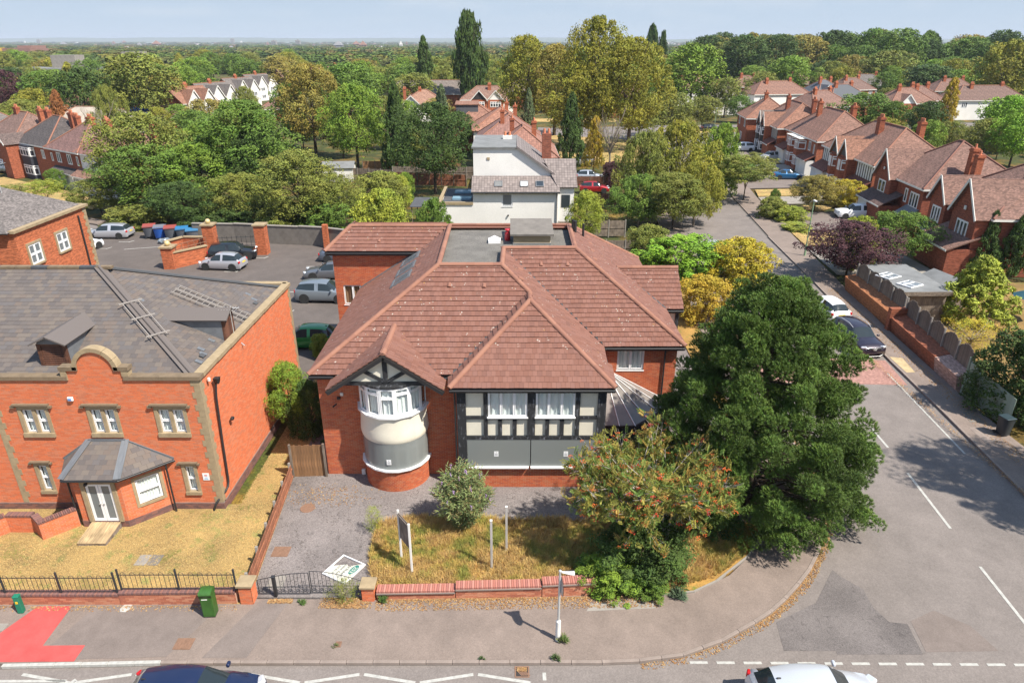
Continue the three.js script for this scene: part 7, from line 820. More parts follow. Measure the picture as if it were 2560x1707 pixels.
const CR = {
  r: [1, 2, 3].map((s) => crown(s, { n: 6000, leaf: 0.07, clumps: 80, prof: dome })),
  n: [4, 5, 6].map((s) => crown(s, { n: 17000, leaf: 0.042, clumps: 150, prof: dome, size: [0.08, 0.30] })),
  w: [7, 8].map((s) => crown(s, { n: 14000, leaf: 0.036, clumps: 130, prof: dome, size: [0.1, 0.2], droop: 1.1, long: 2.4 })),
  c: [9, 10].map((s) => crown(s, { n: 7000, leaf: 0.075, clumps: 150, prof: cone, size: [0.1, 0.2], inner: 0.15, lowCut: -0.98, hue: 0.08, droop: 0.3, long: 1.8 })),
  g: [11].map((s) => crown(s, { n: 6000, leaf: 0.07, clumps: 130, prof: (v) => Math.pow((1 - v) / 2, 0.5), size: [0.12, 0.2], inner: 0.12, lowCut: -0.98, hue: 0.2 })),
  p: [12].map((s) => crown(s, { n: 9000, leaf: 0.09, clumps: 150, prof: spindle, size: [0.14, 0.3], inner: 0.25, spiky: 1, lowCut: -0.9 })),
  s: [13, 14, 15].map((s) => crown(s, { n: 14000, leaf: 0.058, clumps: 150, prof: bushy, size: [0.13, 0.26], lowCut: -0.98 })),
  f: [16].map((s) => crown(s, { n: 11000, leaf: 0.045, clumps: 100, prof: (v) => 0.6 + 0.4 * Math.sqrt(Math.max(0, 1 - v * v)), size: [0.12, 0.24], inner: 0.4 })),
  x: [17].map((s) => crown(s, { n: 900, leaf: 0.045, clumps: 60, prof: dome, inner: 0.5 })),
  y: [18].map((s) => crown(s, { n: 3600, leaf: 0.036, clumps: 80, prof: dome, inner: 0.5 })),
};
const limbs = (seed, n, bare) => { const r = rng(seed), a = [rod(P(0, -0.03, 0), P(0.01, 0.5, 0.01), 0.034, 8, 0.022)]; for (let i = 0; i < n; i++) { const th = i * 2.4 + r(), y0 = 0.28 + 0.4 * r(), s = P(0.005, Math.min(y0, 0.5), 0), l = (0.24 + 0.2 * r()) * (bare ? 1.2 : 1), e = P(Math.cos(th) * l, y0 + 0.2 + 0.25 * r(), Math.sin(th) * l), m = s.clone().lerp(e, 0.5).add(P(0, 0.03, 0)); a.push(rod(s, m, 0.016, 5, 0.011), rod(m, e, 0.011, 5, 0.004)); if (bare) for (let k = 0; k < 5; k++) { const f = m.clone().lerp(e, r()); a.push(rod(f, f.clone().add(P((r() - 0.5) * 0.26, 0.08 + 0.16 * r(), (r() - 0.5) * 0.26)), 0.005, 4, 0.0015)); } } return merge(a); };
const trunkGeo = [limbs(1, 6), limbs(2, 7), limbs(3, 8)], bareGeo = limbs(4, 16, true);
let treeN = 0;
function tree(name, label, x, d, h, w, kind, colour, group, y = 0) {
  const t = thing(name, label, /shrub|bush|hedge/.test(name) ? 'shrub' : 'tree', x, y, d, 0, group), k = treeN++, cg = CR[kind][k % CR[kind].length], low = kind === 's' || kind === 'y', tall = kind === 'c' || kind === 'g' || kind === 'p', ch = low ? h * 1.0 : tall ? h * 0.93 : kind === 'f' ? h * 0.55 : h * 0.82;
  if (!low) { const tr = part(t, 'trunk', kind === 'x' ? bareGeo : trunkGeo[k % 3], kind === 'x' || kind === 'w' ? mm.barkPale : mm.bark); tr.scale.set(kind === 'x' ? w : h * 0.6, h * 0.98, kind === 'x' ? w : h * 0.6); if (tall || kind === 'f') tr.scale.set(h * 0.45, h * 0.85, h * 0.45); } else { const tr = part(t, 'stem', kind === 'y' ? bareGeo : trunkGeo[k % 3], kind === 'y' ? mm.barkPale : mm.bark); tr.scale.set(w * 0.9, h * 0.7, w * 0.9); }
  const c = part(t, 'crown', cg, leafMat[colour]); c.scale.set(w / 2 * 1.02, ch / 2 * (low ? 1.04 : 1.02), w / 2 * 1.02); c.position.y = h - ch / 2; c.rotation.y = k * 1.7; return t;
}
const TREES = [
  [-129.2, 185, 12.4, 9.5, 'r', 'maroon', 'dark purple copper beech at the left edge'],
  [-114.2, 178, 12.4, 12.9, 'r', 'mid', 'large green tree behind the copper beech'],
  [-104.6, 158, 9.6, 8.6, 'r', 'yellow', 'yellow green tree right below the copper beech'],
  [-101.1, 148, 8.3, 11.7, 'w', 'olive', 'wide pale willow above the left row'],
  [-94.7, 150, 9.9, 5.3, 'c', 'rust', 'rust brown dead conifer above the bungalows'],
  [-95.8, 162, 13.4, 11.7, 'r', 'dark', 'dark green tree in front of the flat roofed block'],
  [-88.5, 172, 16.4, 17.0, 'r', 'olive', 'tall spreading olive tree left of the white street'],
  [-88.1, 185, 11.4, 10.6, 'r', 'brown', 'brownish olive tree right of the tall olive tree'],
  [-79.7, 142, 11.4, 6.0, 'w', 'olive', 'tall slim birch behind the bare white tree'],
  [-65.0, 112, 9.2, 5.2, 'x', 'bare', 'bare white branched tree at the end of the left row'],
  [-94.1, 135, 6.6, 7.5, 'r', 'mid', 'green tree over the left row chimneys'],
  [-95.4, 228, 6.5, 11.0, 'r', 'lime', 'lime green tree above the white street'],
  [-83.6, 225, 4.1, 8.7, 'r', 'olive', 'birch in front of the third white house'],
  [-90.2, 200, 5.7, 8.5, 'r', 'yellow', 'small yellow green tree left of the white street'],
  [-44.6, 84, 11.3, 11.0, 'n', 'olive', 'loose pale tree behind the great sycamores'],
  [-41.7, 80, 8.2, 10.9, 'n', 'mid', 'great leafy sycamore left of the car park trees'],
  [-31.9, 84, 12.6, 12.0, 'n', 'mid', 'tallest sycamore in the car park belt'],
  [-36.8, 81, 8.3, 9.7, 'n', 'leaf', 'bright leafy sycamore in the middle of the belt'],
  [-30.5, 83, 9.5, 8.9, 'n', 'dark', 'dark leaved sycamore right in the belt'],
  [-23.1, 74, 8.4, 8.9, 'n', 'olive', 'rounded olive tree behind the car park wall'],
  [-19.7, 75, 5.9, 6.2, 'n', 'olive', 'lower olive tree at the right end of the belt'],
  [-30.6, 76, 5.7, 6.8, 'n', 'olive', 'small olive tree in front of the sycamores'],
  [-49.1, 81, 4.3, 6.7, 'n', 'olive', 'hazel like tree at the left end of the belt'],
  [-35.8, 74, 5.2, 7.1, 'n', 'dark', 'dark ivy clad tree above the bins'],
  [-35.8, 128, 15.3, 11.6, 'n', 'brown', 'large brown tinged tree behind the belt'],
  [-43.5, 140, 11.5, 6.8, 'r', 'mid', 'green tree left of the brown tinged tree'],
  [-24.8, 112, 13.0, 10.3, 'n', 'leaf', 'big light green tree right of the brown tinged tree'],
  [-42.9, 190, 13.8, 14.8, 'r', 'mid', 'broad green tree on the skyline left of the dark fir'],
  [-17.6, 108, 13.4, 5.3, 'c', 'dark', 'grey green cypress beside the dark round tree'],
  [-10.5, 94, 11.6, 9.6, 'n', 'dark', 'dark round tree beside the white house'],
  [-12.1, 63, 6.4, 5.7, 's', 'lime', 'pale green bush behind the side wing roof'],
  [-15.9, 82, 4.8, 6.0, 's', 'olive', 'overgrown bush behind the pale green bush'],
  [-13.8, 89, 3.6, 2.1, 's', 'leaf', 'small clipped bush in the garden with dark fences'],
  [-6.6, 57, 6.8, 3.4, 's', 'mid', 'loose shrub against the white house extension'],
  [-4.0, 93, 0.9, 1.8, 's', 'lime', 'yellow shrub by the black fence return'],
  [-19.4, 71, 0.9, 3.0, 's', 'lime', 'yellow topped hedge by the car park exit'],
  [-27.7, 232, 20.5, 9.1, 'c', 'dark', 'dark fir left of the poplar'],
  [-36.0, 250, 11.8, 14.2, 'r', 'mid', 'green tree left of the dark fir'],
  [-21.3, 236, 12.2, 15.5, 'w', 'olive', 'pale willow left of the poplar'],
  [-12.3, 212, 26.7, 8.8, 'p', 'dark', 'very tall dark poplar on the skyline'],
  [-15.8, 162, 10.3, 4.7, 'c', 'grey', 'grey blue conifer by the orange roofed bungalow'],
  [-6.4, 232, 11.7, 11.1, 'w', 'olive', 'weeping tree right of the poplar'],
  [3.1, 162, 20.0, 12.6, 'n', 'yellow', 'tall yellowing tree on the skyline right of the poplar'],
  [9.4, 158, 18.3, 12.3, 'n', 'brown', 'golden brown tree on the skyline'],
  [16.0, 138, 23.0, 12.4, 'n', 'yellow', 'tallest plane tree on the skyline'],
  [22.1, 134, 19.5, 13.3, 'n', 'yellow', 'wide plane tree right of the tallest one'],
  [12.7, 136, 15.1, 13.2, 'n', 'yellow', 'lower crown in front of the tallest plane tree'],
  [3.1, 132, 11.2, 3.6, 'c', 'grey', 'slim conifer below the yellowing tree'],
  [9.7, 116, 11.5, 5.1, 'c', 'dark', 'dark spruce beside the golden conifer'],
  [12.9, 110, 8.5, 3.7, 'g', 'gold', 'golden yellow conifer beside the dark spruce'],
  [15.1, 108, 8.6, 5.0, 'x', 'bare', 'thin leafless tree on the grass verge'],
  [61.9, 330, 26.0, 7.0, 'p', 'dark', 'left of the two distant twin poplars'],
  [67.3, 332, 23.4, 4.7, 'p', 'dark', 'right of the two distant twin poplars'],
  [50.6, 205, 18.3, 17.1, 'r', 'leaf', 'round green tree right of the planes'],
  [26.5, 148, 9.4, 9.9, 'r', 'olive', 'small park tree left on the dry grass'],
  [34.5, 156, 8.9, 10.4, 'r', 'olive', 'small park tree in the middle of the dry grass'],
  [45.3, 170, 7.3, 8.3, 'r', 'olive', 'small park tree right on the dry grass'],
  [58.2, 184, 6.5, 6.7, 'r', 'mid', 'round street tree before the rendered pair'],
  [7.3, 67, 5.6, 4.1, 'n', 'lime', 'small light tree right of the white house'],
  [14.4, 99, 3.4, 3.2, 's', 'maroon', 'purple shrub beside the arched fence'],
  [16.3, 84, 9.4, 6.8, 'w', 'olive', 'weeping birch on the left of the big street trees'],
  [20.6, 86, 10.3, 9.1, 'w', 'yellow', 'tall yellow green street tree'],
  [14.3, 76, 5.7, 6.8, 'w', 'mid', 'lower willow like crown at the street trees'],
  [20.5, 76, 7.1, 6.3, 'w', 'yellow', 'feathery yellow green crown over the side road'],
  [17.7, 74, 6.1, 7.1, 'n', 'olive', 'dense crown in the middle of the street trees'],
  [15.0, 57, 3.7, 7.2, 's', 'bright', 'glossy bright green laurel beside the house roof'],
  [19.3, 55, 4.0, 5.3, 's', 'ygold', 'yellow leaved shrub beside the laurel'],
  [14.1, 47, 3.4, 4.1, 's', 'gold', 'golden shrub at the house corner'],
  [12.4, 60, 3.9, 4.3, 's', 'olive', 'yew like shrub behind the house roof'],
  [30.2, 89, 5.9, 7.8, 'f', 'olive', 'spreading street tree on the right pavement'],
  [37.0, 83, 4.3, 5.8, 'n', 'brown', 'brown tinged garden tree behind the green lamp'],
  [29.2, 57, 5.0, 7.2, 'n', 'maroon', 'dark purple plum tree over the right pavement'],
  [36.0, 62, 4.7, 5.7, 'n', 'mid', 'green tree behind the plum tree'],
  [34.0, 47, 5.0, 5.5, 'c', 'lime', 'loose yellow green conifer behind the garage'],
  [41.6, 58, 5.7, 2.8, 'c', 'dark', 'dark conifer in front of the nearest right house, left of two'],
  [43.4, 57, 5.8, 3.0, 'c', 'dark', 'dark conifer in front of the nearest right house, right of two'],
  [27.9, 33, 4.9, 4.5, 's', 'dark', 'dark conifer hedge cut by the right edge'],
  [30.8, 42, 2.1, 3.8, 'y', 'ygold', 'half bare yellow shrub behind the grey fence'],
  [31.4, 74, 0.8, 3.4, 's', 'lime', 'yellow green bush beside the green lamp'],
  [30.7, 80, 2.3, 3.6, 's', 'olive', 'clipped variegated hedge by the dry lawn'],
  [32.3, 84, 2.5, 1.3, 's', 'mid', 'round clipped ball bush on the dry lawn'],
  [32.3, 78, 1.7, 3.5, 's', 'lime', 'low rounded hedge below the brown tinged tree'],
  [31.2, 60, 4.7, 3.1, 's', 'lime', 'yellow green shrubs before the white crossover'],
  [42.0, 86, 3.2, 4.4, 's', 'ygold', 'orange tipped bush before the tall garage'],
  [138.4, 205, 19.2, 14.6, 'r', 'yellow', 'big sunlit tree on the right skyline'],
  [148.7, 212, 16.9, 13.9, 'r', 'mid', 'green tree cut by the right edge on the skyline'],
  [92.2, 152, 12.1, 5.5, 'g', 'gold', 'tall golden conifer in the right distance'],
  [81.4, 140, 8.3, 6.8, 'r', 'dark', 'dark bushy tree left of the tall golden conifer'],
  [74.8, 152, 9.1, 11.1, 'r', 'mid', 'green tree behind the right row'],
  [77.9, 146, 7.9, 5.9, 'r', 'mid', 'smaller green tree behind the right row'],
  [91.4, 132, 9.9, 9.7, 'r', 'bright', 'vivid green tree at the right edge'],
  [82.9, 116, 8.3, 7.9, 'r', 'bright', 'vivid green bush below the vivid tree'],
  [81.9, 122, 6.9, 7.5, 'r', 'olive', 'grey green overgrown bushes behind the right row'],
  [143.5, 252, 11.8, 18.1, 'r', 'dark', 'dark tree below the wood, left of the golden conifer'],
  [144.7, 282, 15.8, 20.1, 'r', 'olive', 'broad round tree in front of the wood'],
  [138.8, 300, 14.0, 12.5, 'r', 'brown', 'brownish tree in front of the wood'],
  [79.8, 232, 10.4, 11.1, 'r', 'olive', 'olive tree behind the rendered pair'],
  [27.5, 92, 9.1, 4.6, 's', 'leaf', 'clipped hedge at the street corner'],
  [34.5, 105, 2.9, 7.2, 's', 'mid', 'dark clipped hedge on the right row'],
  [-58.5, 86, 3.2, 4.4, 'f', 'lime', 'light green street tree before the left row'],
  [-64.1, 88, 2.3, 3.4, 'f', 'olive', 'thin street tree at the left edge'],
  [-60.4, 87, 1.1, 1.6, 's', 'leaf', 'left of two round box bushes by the left pavement'],
  [-62.1, 88, 0.8, 1.5, 's', 'leaf', 'right of two round box bushes by the left pavement'],
  [-54.0, 84, 1.6, 1.9, 's', 'olive', 'brown tipped round bush by the left driveway'],
  [-63.6, 96, 2.9, 2.4, 's', 'mid', 'round bush in a left row front garden'],
  [-11.7, 31.5, 3.9, 2.5, 'n', 'leaf', 'slim light green tree between the two brick buildings'],
  [-10.5, 31, 3.1, 2.0, 's', 'dark', 'dark ivy mass behind the timber gate'],
  [-12.6, 41, 1.5, 1.4, 's', 'lime', 'variegated shrub by the green car'],
  [-15.1, 86, 4.0, 4.9, 's', 'lime', 'pale shrub left of the clipped garden bush'],
  [-25.3, 73, 2.8, 5.7, 's', 'olive', 'undergrowth at the right of the bins'],
  [-33.2, 74, 2.4, 6.2, 's', 'dark', 'dark undergrowth above the bins'],
  [-42.4, 77, 2.2, 6.4, 's', 'olive', 'brown undergrowth behind the estate car'],
  [-29.8, 75, 2.6, 5.8, 's', 'dark', 'dark undergrowth above the brick ramp'],
  [-20.5, 73, 3.5, 5.6, 's', 'mid', 'leafy undergrowth behind the concrete wall']];
TREES.push([-88, 176, 7.5, 6, 'r', 'olive', 'small olive tree in front of the first white gabled house'], [-74, 200, 8, 6, 'w', 'olive', 'weeping birch between the second and third white houses'], [28.6, 23.5, 13, 7, 'n', 'mid', 'tall garden tree right of the picture that shades the side road'], [30.5, 21.8, 12, 7.5, 'n', 'mid', 'second garden tree right of the picture nearer the main road']);
const kindName = { r: 'broadleaf_tree', n: 'broadleaf_tree', w: 'willow_tree', c: 'conifer_tree', g: 'conifer_tree', p: 'poplar_tree', s: 'shrub', f: 'street_tree', x: 'bare_tree', y: 'shrub' };
for (const [x, d, h, w, kind, colour, label] of TREES) tree(kindName[kind], label, x, d, h, w, kind, colour);
// ---------------------------------------------------------------- gardens and woods farther off
{
  const r = rng(404), spots = []; const houses = scene.children.filter((o) => /house|bungalow|pair|cottage|block|wing/.test(o.name)).map((o) => [o.position.x, -o.position.z]), keyT = TREES.map(([x, d, , w]) => [x, d, w]);
  const clear = (x, d, w) => houses.every(([a, b]) => Math.hypot(a - x, b + 4 - d) > 8.5 + w * 0.3) && keyT.every(([a, b, c]) => Math.hypot(a - x, b - d) > (c + w) * 0.3) && spots.every(([a, b, c]) => Math.hypot(a - x, b - d) > (c + w) * 0.3) && !(x > 12 && x < 62 && d < 182) && !(x > 20 && d > 168 && d < 186) && !(x < 8 && x > -12 && d < 80) && !(x < -10 && d < 76) && !(x < -44 && d < 100);
  const cols = ['mid', 'leaf', 'olive', 'dark', 'mid', 'yellow', 'olive', 'brown', 'leaf'];
  const word = { mid: 'mid green', leaf: 'fresh green', olive: 'olive', dark: 'dark green', yellow: 'yellowish', brown: 'brown tinged' }, where = (q) => [[-0.62, 'near the left edge'], [-0.45, 'above the left row of houses'], [-0.3, 'above the car park trees'], [-0.17, 'left of the dark fir'], [0, 'around the tall poplar'], [0.14, 'behind the plane trees'], [0.3, 'above the far junction'], [0.5, 'behind the right row'], [0.65, 'around the golden conifer'], [9, 'near the right edge']].find(([k]) => q < k)[1];
  const add = (n, d0, d1, x0, x1, h0, h1, name, label, group, pick = cols) => { let made = 0; for (let i = 0; i < n * 14 && made < n; i++) { const d = d0 + (d1 - d0) * r(), q = x0 + (x1 - x0) * r(), x = q * d, h = h0 + (h1 - h0) * r(), w = h * (0.75 + 0.45 * r()); if (!clear(x, d, w)) continue; spots.push([x, d, w]); const pc = pick[Math.floor(r() * pick.length)]; tree(name, word[pc] + ' ' + label + ', ' + where(q), x, d, h, w, r() < 0.07 ? 'c' : 'r', pc, group); made++; } };
  add(34, 110, 180, -0.80, -0.06, 4, 8, 'garden_tree', 'garden tree among houses', 'garden trees left of centre');
  add(26, 112, 250, 0.36, 0.80, 3.5, 7, 'garden_tree', 'garden tree between the houses', 'garden trees right of the street');
  add(14, 190, 250, -0.14, 0.3, 6, 11, 'garden_tree', 'tree in the centre distance', 'trees in the centre distance');
  add(70, 185, 330, -0.84, -0.08, 9, 14, 'park_tree', 'tree in the middle distance', 'trees of the left middle distance');
  add(30, 240, 380, -0.10, 0.34, 9, 14, 'park_tree', 'skyline tree', 'trees behind the poplar and planes');
  add(76, 310, 420, 0.26, 0.84, 17, 24, 'woodland_tree', 'tall tree of the skyline wood', 'wood along the right skyline', ['dark', 'mid', 'dark', 'olive', 'mid', 'dark', 'brown']);
  add(28, 240, 310, 0.32, 0.80, 9, 15, 'woodland_edge_tree', 'lower tree at the wood edge', 'near edge of the right hand wood');
  add(60, 330, 560, -0.86, 0.2, 10, 15, 'park_tree', 'rounded tree in the far belt', 'far left woodland belt');
  // beyond that nobody could count them
  const far = crown(77, { n: 420, leaf: 0.26, clumps: 26, prof: dome, size: [0.25, 0.42] }), N = 9000, im = new THREE.InstancedMesh(far, leafMat.mid.clone(), N), m = new THREE.Matrix4(), col = new THREE.Color(); im.material.color.setRGB(1, 1, 1); im.material.transmission = 0;
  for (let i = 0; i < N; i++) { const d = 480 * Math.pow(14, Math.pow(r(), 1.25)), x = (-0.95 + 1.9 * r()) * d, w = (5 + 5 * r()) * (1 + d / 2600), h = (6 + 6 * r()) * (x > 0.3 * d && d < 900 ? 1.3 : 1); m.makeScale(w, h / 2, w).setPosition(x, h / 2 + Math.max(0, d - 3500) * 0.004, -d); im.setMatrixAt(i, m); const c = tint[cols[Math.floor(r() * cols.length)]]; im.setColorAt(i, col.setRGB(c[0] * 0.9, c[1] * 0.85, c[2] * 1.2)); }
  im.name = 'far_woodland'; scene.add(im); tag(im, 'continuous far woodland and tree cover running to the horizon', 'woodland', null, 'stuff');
  // far suburb of roofs and pale walls
  const hg = (() => { const a = [bx(-0.5, 0.5, 0, 0.55, -0.5, 0.5), slab([P(-0.55, 0.55, -0.55), P(0.55, 0.55, -0.55), P(0, 1, 0)], 0.02), slab([P(0.55, 0.55, -0.55), P(0.55, 0.55, 0.55), P(0, 1, 0)], 0.02), slab([P(-0.55, 0.55, 0.55), P(-0.55, 0.55, -0.55), P(0, 1, 0)], 0.02)]; return merge(a); })(), M2 = 900, ih = new THREE.InstancedMesh(hg, M(C(1, 1, 1), 0.9), M2);
  for (let i = 0; i < M2; i++) { const d = 1500 * Math.pow(5, r()), x = (-0.9 + 1.6 * r()) * d, w = 8 + 14 * r(), h = 6 + 5 * r() + (r() < 0.03 ? 14 : 0); m.makeScale(w, h, w).setPosition(x, Math.max(0, d - 3500) * 0.004, -d); ih.setMatrixAt(i, m); const k = r(); ih.setColorAt(i, k < 0.16 ? col.setRGB(0.5, 0.48, 0.46) : k < 0.7 ? col.setRGB(0.22, 0.12, 0.09) : col.setRGB(0.2, 0.2, 0.21)); }
  ih.name = 'far_suburb'; scene.add(ih); tag(ih, 'hazy far suburb of tiny roofs and pale walls near the horizon', 'suburb', null, 'stuff');
  [[-1150, 3600, 26, 'left of the two pale tower blocks left of the poplar'], [-1040, 3620, 28, 'right of the two pale tower blocks left of the poplar'], [-1950, 5200, 42, 'slim pale tower far off left of centre'], [-3300, 5200, 36, 'white far building on the left horizon'], [1400, 4400, 24, 'pale far block right of the planes']].forEach(([x, d, h, l]) => { const t = thing('far_tower', l, 'tower block', x, 0, d, 0, 'far tower blocks'); part(t, 'shaft', bx(-11, 11, 0, h, -9, 9), mm.concrete); part(t, 'plant_room', bx(-4, 4, h, h + 3, -4, 4), mm.concrete); for (let i = 0; i < 3; i++) part(t, 'window_band', bx(-9, 9, h * (0.35 + i * 0.2), h * (0.35 + i * 0.2) + 1.6, -9.4, -9), mm.pane); });
  { const t = placed('far_red_works', 'pinkish brick works with yellow gable among trees on the left horizon', 'building', -500, 760); part(t, 'wall', bx(-512, -484, 0, 13.5, 745, 775), brickWall(0.42, 0.28, 0.25)); part(t, 'upper_block', bx(-498, -484, 13.5, 16, 748, 772), brickWall(0.45, 0.3, 0.27)); part(t, 'yellow_gable', bx(-518, -512.2, 0, 14, 742, 750), M(C(0.5, 0.34, 0.05), 0.8)); part(t, 'dark_block', bx(-545, -532, 0, 15, 745, 770), mm.lead); }
  // low blue hills on the horizon
  const hp = fbm(16, 5, 901), row = (d, h, nm) => { const pts = [], n = 240, pos = [], idx = []; for (let i = 0; i <= n; i++) { const x = (-1.5 + 3 * i / n) * d, y = h * (0.35 + 0.9 * hp(i / n, d * 1e-4)); pos.push(x, -5, -d, x, y, -d - 400, x, -5, -d - 900); } for (let i = 0; i < n; i++) { const a = i * 3; idx.push(a, a + 3, a + 4, a, a + 4, a + 1, a + 1, a + 4, a + 5, a + 1, a + 5, a + 2); } const g = new THREE.BufferGeometry(); g.setAttribute('position', new THREE.Float32BufferAttribute(pos, 3)); g.setIndex(idx); g.computeVertexNormals(); structure(nm, g, M(C(0.10, 0.13, 0.07), 1)); };
  row(7600, 44, 'far_hills'); row(9800, 90, 'far_hills');
}
// ---------------------------------------------------------------- plants on the plot
function mass(parent, name, geo, m, list, label, category) { // list: [Matrix4, Color]
  const im = cast(new THREE.InstancedMesh(geo, m, list.length)); list.forEach(([q, c], i) => { im.setMatrixAt(i, q); im.setColorAt(i, c); }); im.name = name; im.userData.kind = 'stuff'; parent.add(im); if (label) tag(im, label, category, null, 'stuff'); return im;
}
const colv = (r, base, s = 0.25, h = 0.12) => { const t = 1 - s + 2 * s * r(), u = (r() - 0.5) * h; return new THREE.Color().setRGB(base[0] * t * (1 + u), base[1] * t, base[2] * t * (1 - u)); };
function fan(n, seed, len, wid, spread, up = 0.5) { // a tuft of narrow blades
  const r = rng(seed), pos = []; for (let i = 0; i < n; i++) { const th = r() * 6.28, e = spread * (0.3 + 0.7 * r()), l = len * (0.65 + 0.5 * r()), dx = Math.cos(th) * e, dz = Math.sin(th) * e, px = -Math.sin(th) * wid / 2, pz = Math.cos(th) * wid / 2; const m = [dx * l * 0.5, l * 0.62 * (1 - e * 0.2), dz * l * 0.5], t = [dx * l, l * (1 - e * (1 - up)), dz * l]; pos.push(px, 0, pz, -px, 0, -pz, m[0] + px * 0.8, m[1], m[2] + pz * 0.8, -px, 0, -pz, m[0] - px * 0.8, m[1], m[2] - pz * 0.8, m[0] + px * 0.8, m[1], m[2] + pz * 0.8, m[0] + px * 0.8, m[1], m[2] + pz * 0.8, m[0] - px * 0.8, m[1], m[2] - pz * 0.8, ...t); }
  const g = new THREE.BufferGeometry(); g.setAttribute('position', new THREE.Float32BufferAttribute(pos, 3)); g.computeVertexNormals(); return g;
}
const plantMat = (rough = 0.75, tr = 0.25) => new THREE.MeshPhysicalMaterial({ color: C(1, 1, 1), roughness: rough, transmission: tr, thickness: 0, ior: 1.35, side: THREE.DoubleSide });
const qFrom = (dir) => new THREE.Quaternion().setFromUnitVectors(UP, dir);
{ // ---- the big pine at the corner
  const t = thing('pine_tree', 'large dark green pine at the street corner right of the timbered house', 'tree', 10.25, 0.1, 24.6), r = rng(2024), br = [], list = [], top = 10.6;
  part(t, 'trunk', merge([rod(P(0, -0.1, 0), P(0.12, 4.2, 0.05), 0.3, 10, 0.2), rod(P(0.12, 4.15, 0.05), P(-0.05, 8.2, 0), 0.2, 8, 0.1), rod(P(-0.05, 8.15, 0), P(0.05, 10.2, 0), 0.1, 6, 0.03)]), mm.bark);
  const tips = [], prof = (y) => y > 8 ? 2.6 * Math.pow(Math.max(0, (10.75 - y) / 2.75), 0.75) : y > 4.2 ? 2.6 + 1.85 * (8 - y) / 3.8 : 4.45 - 0.5 * Math.pow((4.2 - y) / 3.6, 2), lean = (y) => Math.max(0, 4.5 - y) * 0.24;
  for (let i = 0; i < 230; i++) { const y = 0.5 + 9.9 * Math.pow((i + r()) / 230, 1.1), th = i * 2.39996 + 0.5 * r(), R = prof(y) * (0.72 + 0.26 * r()) * (1 + 0.05 * Math.sin(th * 3 + y)), s = P(0.05, Math.max(0.8, y - 0.5 - R * 0.12), 0), e = new THREE.Vector3(Math.cos(th) * R + lean(y), y + (r() - 0.4) * 0.5, Math.sin(th) * R * 0.92); const m = s.clone().lerp(e, 0.55).add(new THREE.Vector3(0, -0.12 * R * 0.3, 0)); if (i % 2 === 0 || y < 4) br.push(rod(s, m, 0.055, 5, 0.035), rod(m, e, 0.035, 5, 0.012)); tips.push([e, 0.30 + 0.17 * r()]); for (let k = 0; k < (R > 1 ? 2 : 1); k++) tips.push([e.clone().add(new THREE.Vector3((r() - 0.5) * 1.1, (r() - 0.5) * 0.7, (r() - 0.5) * 1.1)), 0.26 + 0.16 * r()]); if (R > 1.4) tips.push([m.clone().lerp(e, 0.45 + 0.3 * r()).add(new THREE.Vector3((r() - 0.5) * 0.8, 0.15, (r() - 0.5) * 0.8)), 0.3 + 0.12 * r()]); if (R > 2.2 && r() < 0.8) tips.push([m.clone().add(new THREE.Vector3((r() - 0.5), 0.2, (r() - 0.5))), 0.34]); }
  tips.push([P(0.05, 10.35, 0), 0.5]); part(t, 'branches', merge(br), mm.bark);
  const m4 = new THREE.Matrix4(), base = [0.10, 0.165, 0.028];
  for (const [e, s] of tips) { const n = Math.round(100 * s * s / 0.12), tone = 0.6 + 0.85 * r(); for (let k = 0; k < n; k++) { const a = new THREE.Vector3(r() - 0.5, r() - 0.38, r() - 0.5).normalize(), p = e.clone().addScaledVector(a, s * (0.5 + 0.45 * Math.pow(r(), 0.5))); p.y = e.y + (p.y - e.y) * 0.85; const dir = a.clone().multiplyScalar(1.2).add(new THREE.Vector3(0, 0.4, 0)).normalize(); m4.compose(p, qFrom(dir), new THREE.Vector3(1, 0.85 + 0.4 * r(), 1)); const c = colv(r, base, 0.22, 0.2); c.multiplyScalar(tone); list.push([m4.clone(), c]); } }
  mass(t, 'needles', fan(15, 5, 0.155, 0.0125, 0.75, 0.5), plantMat(0.6, 0.12), list);
}
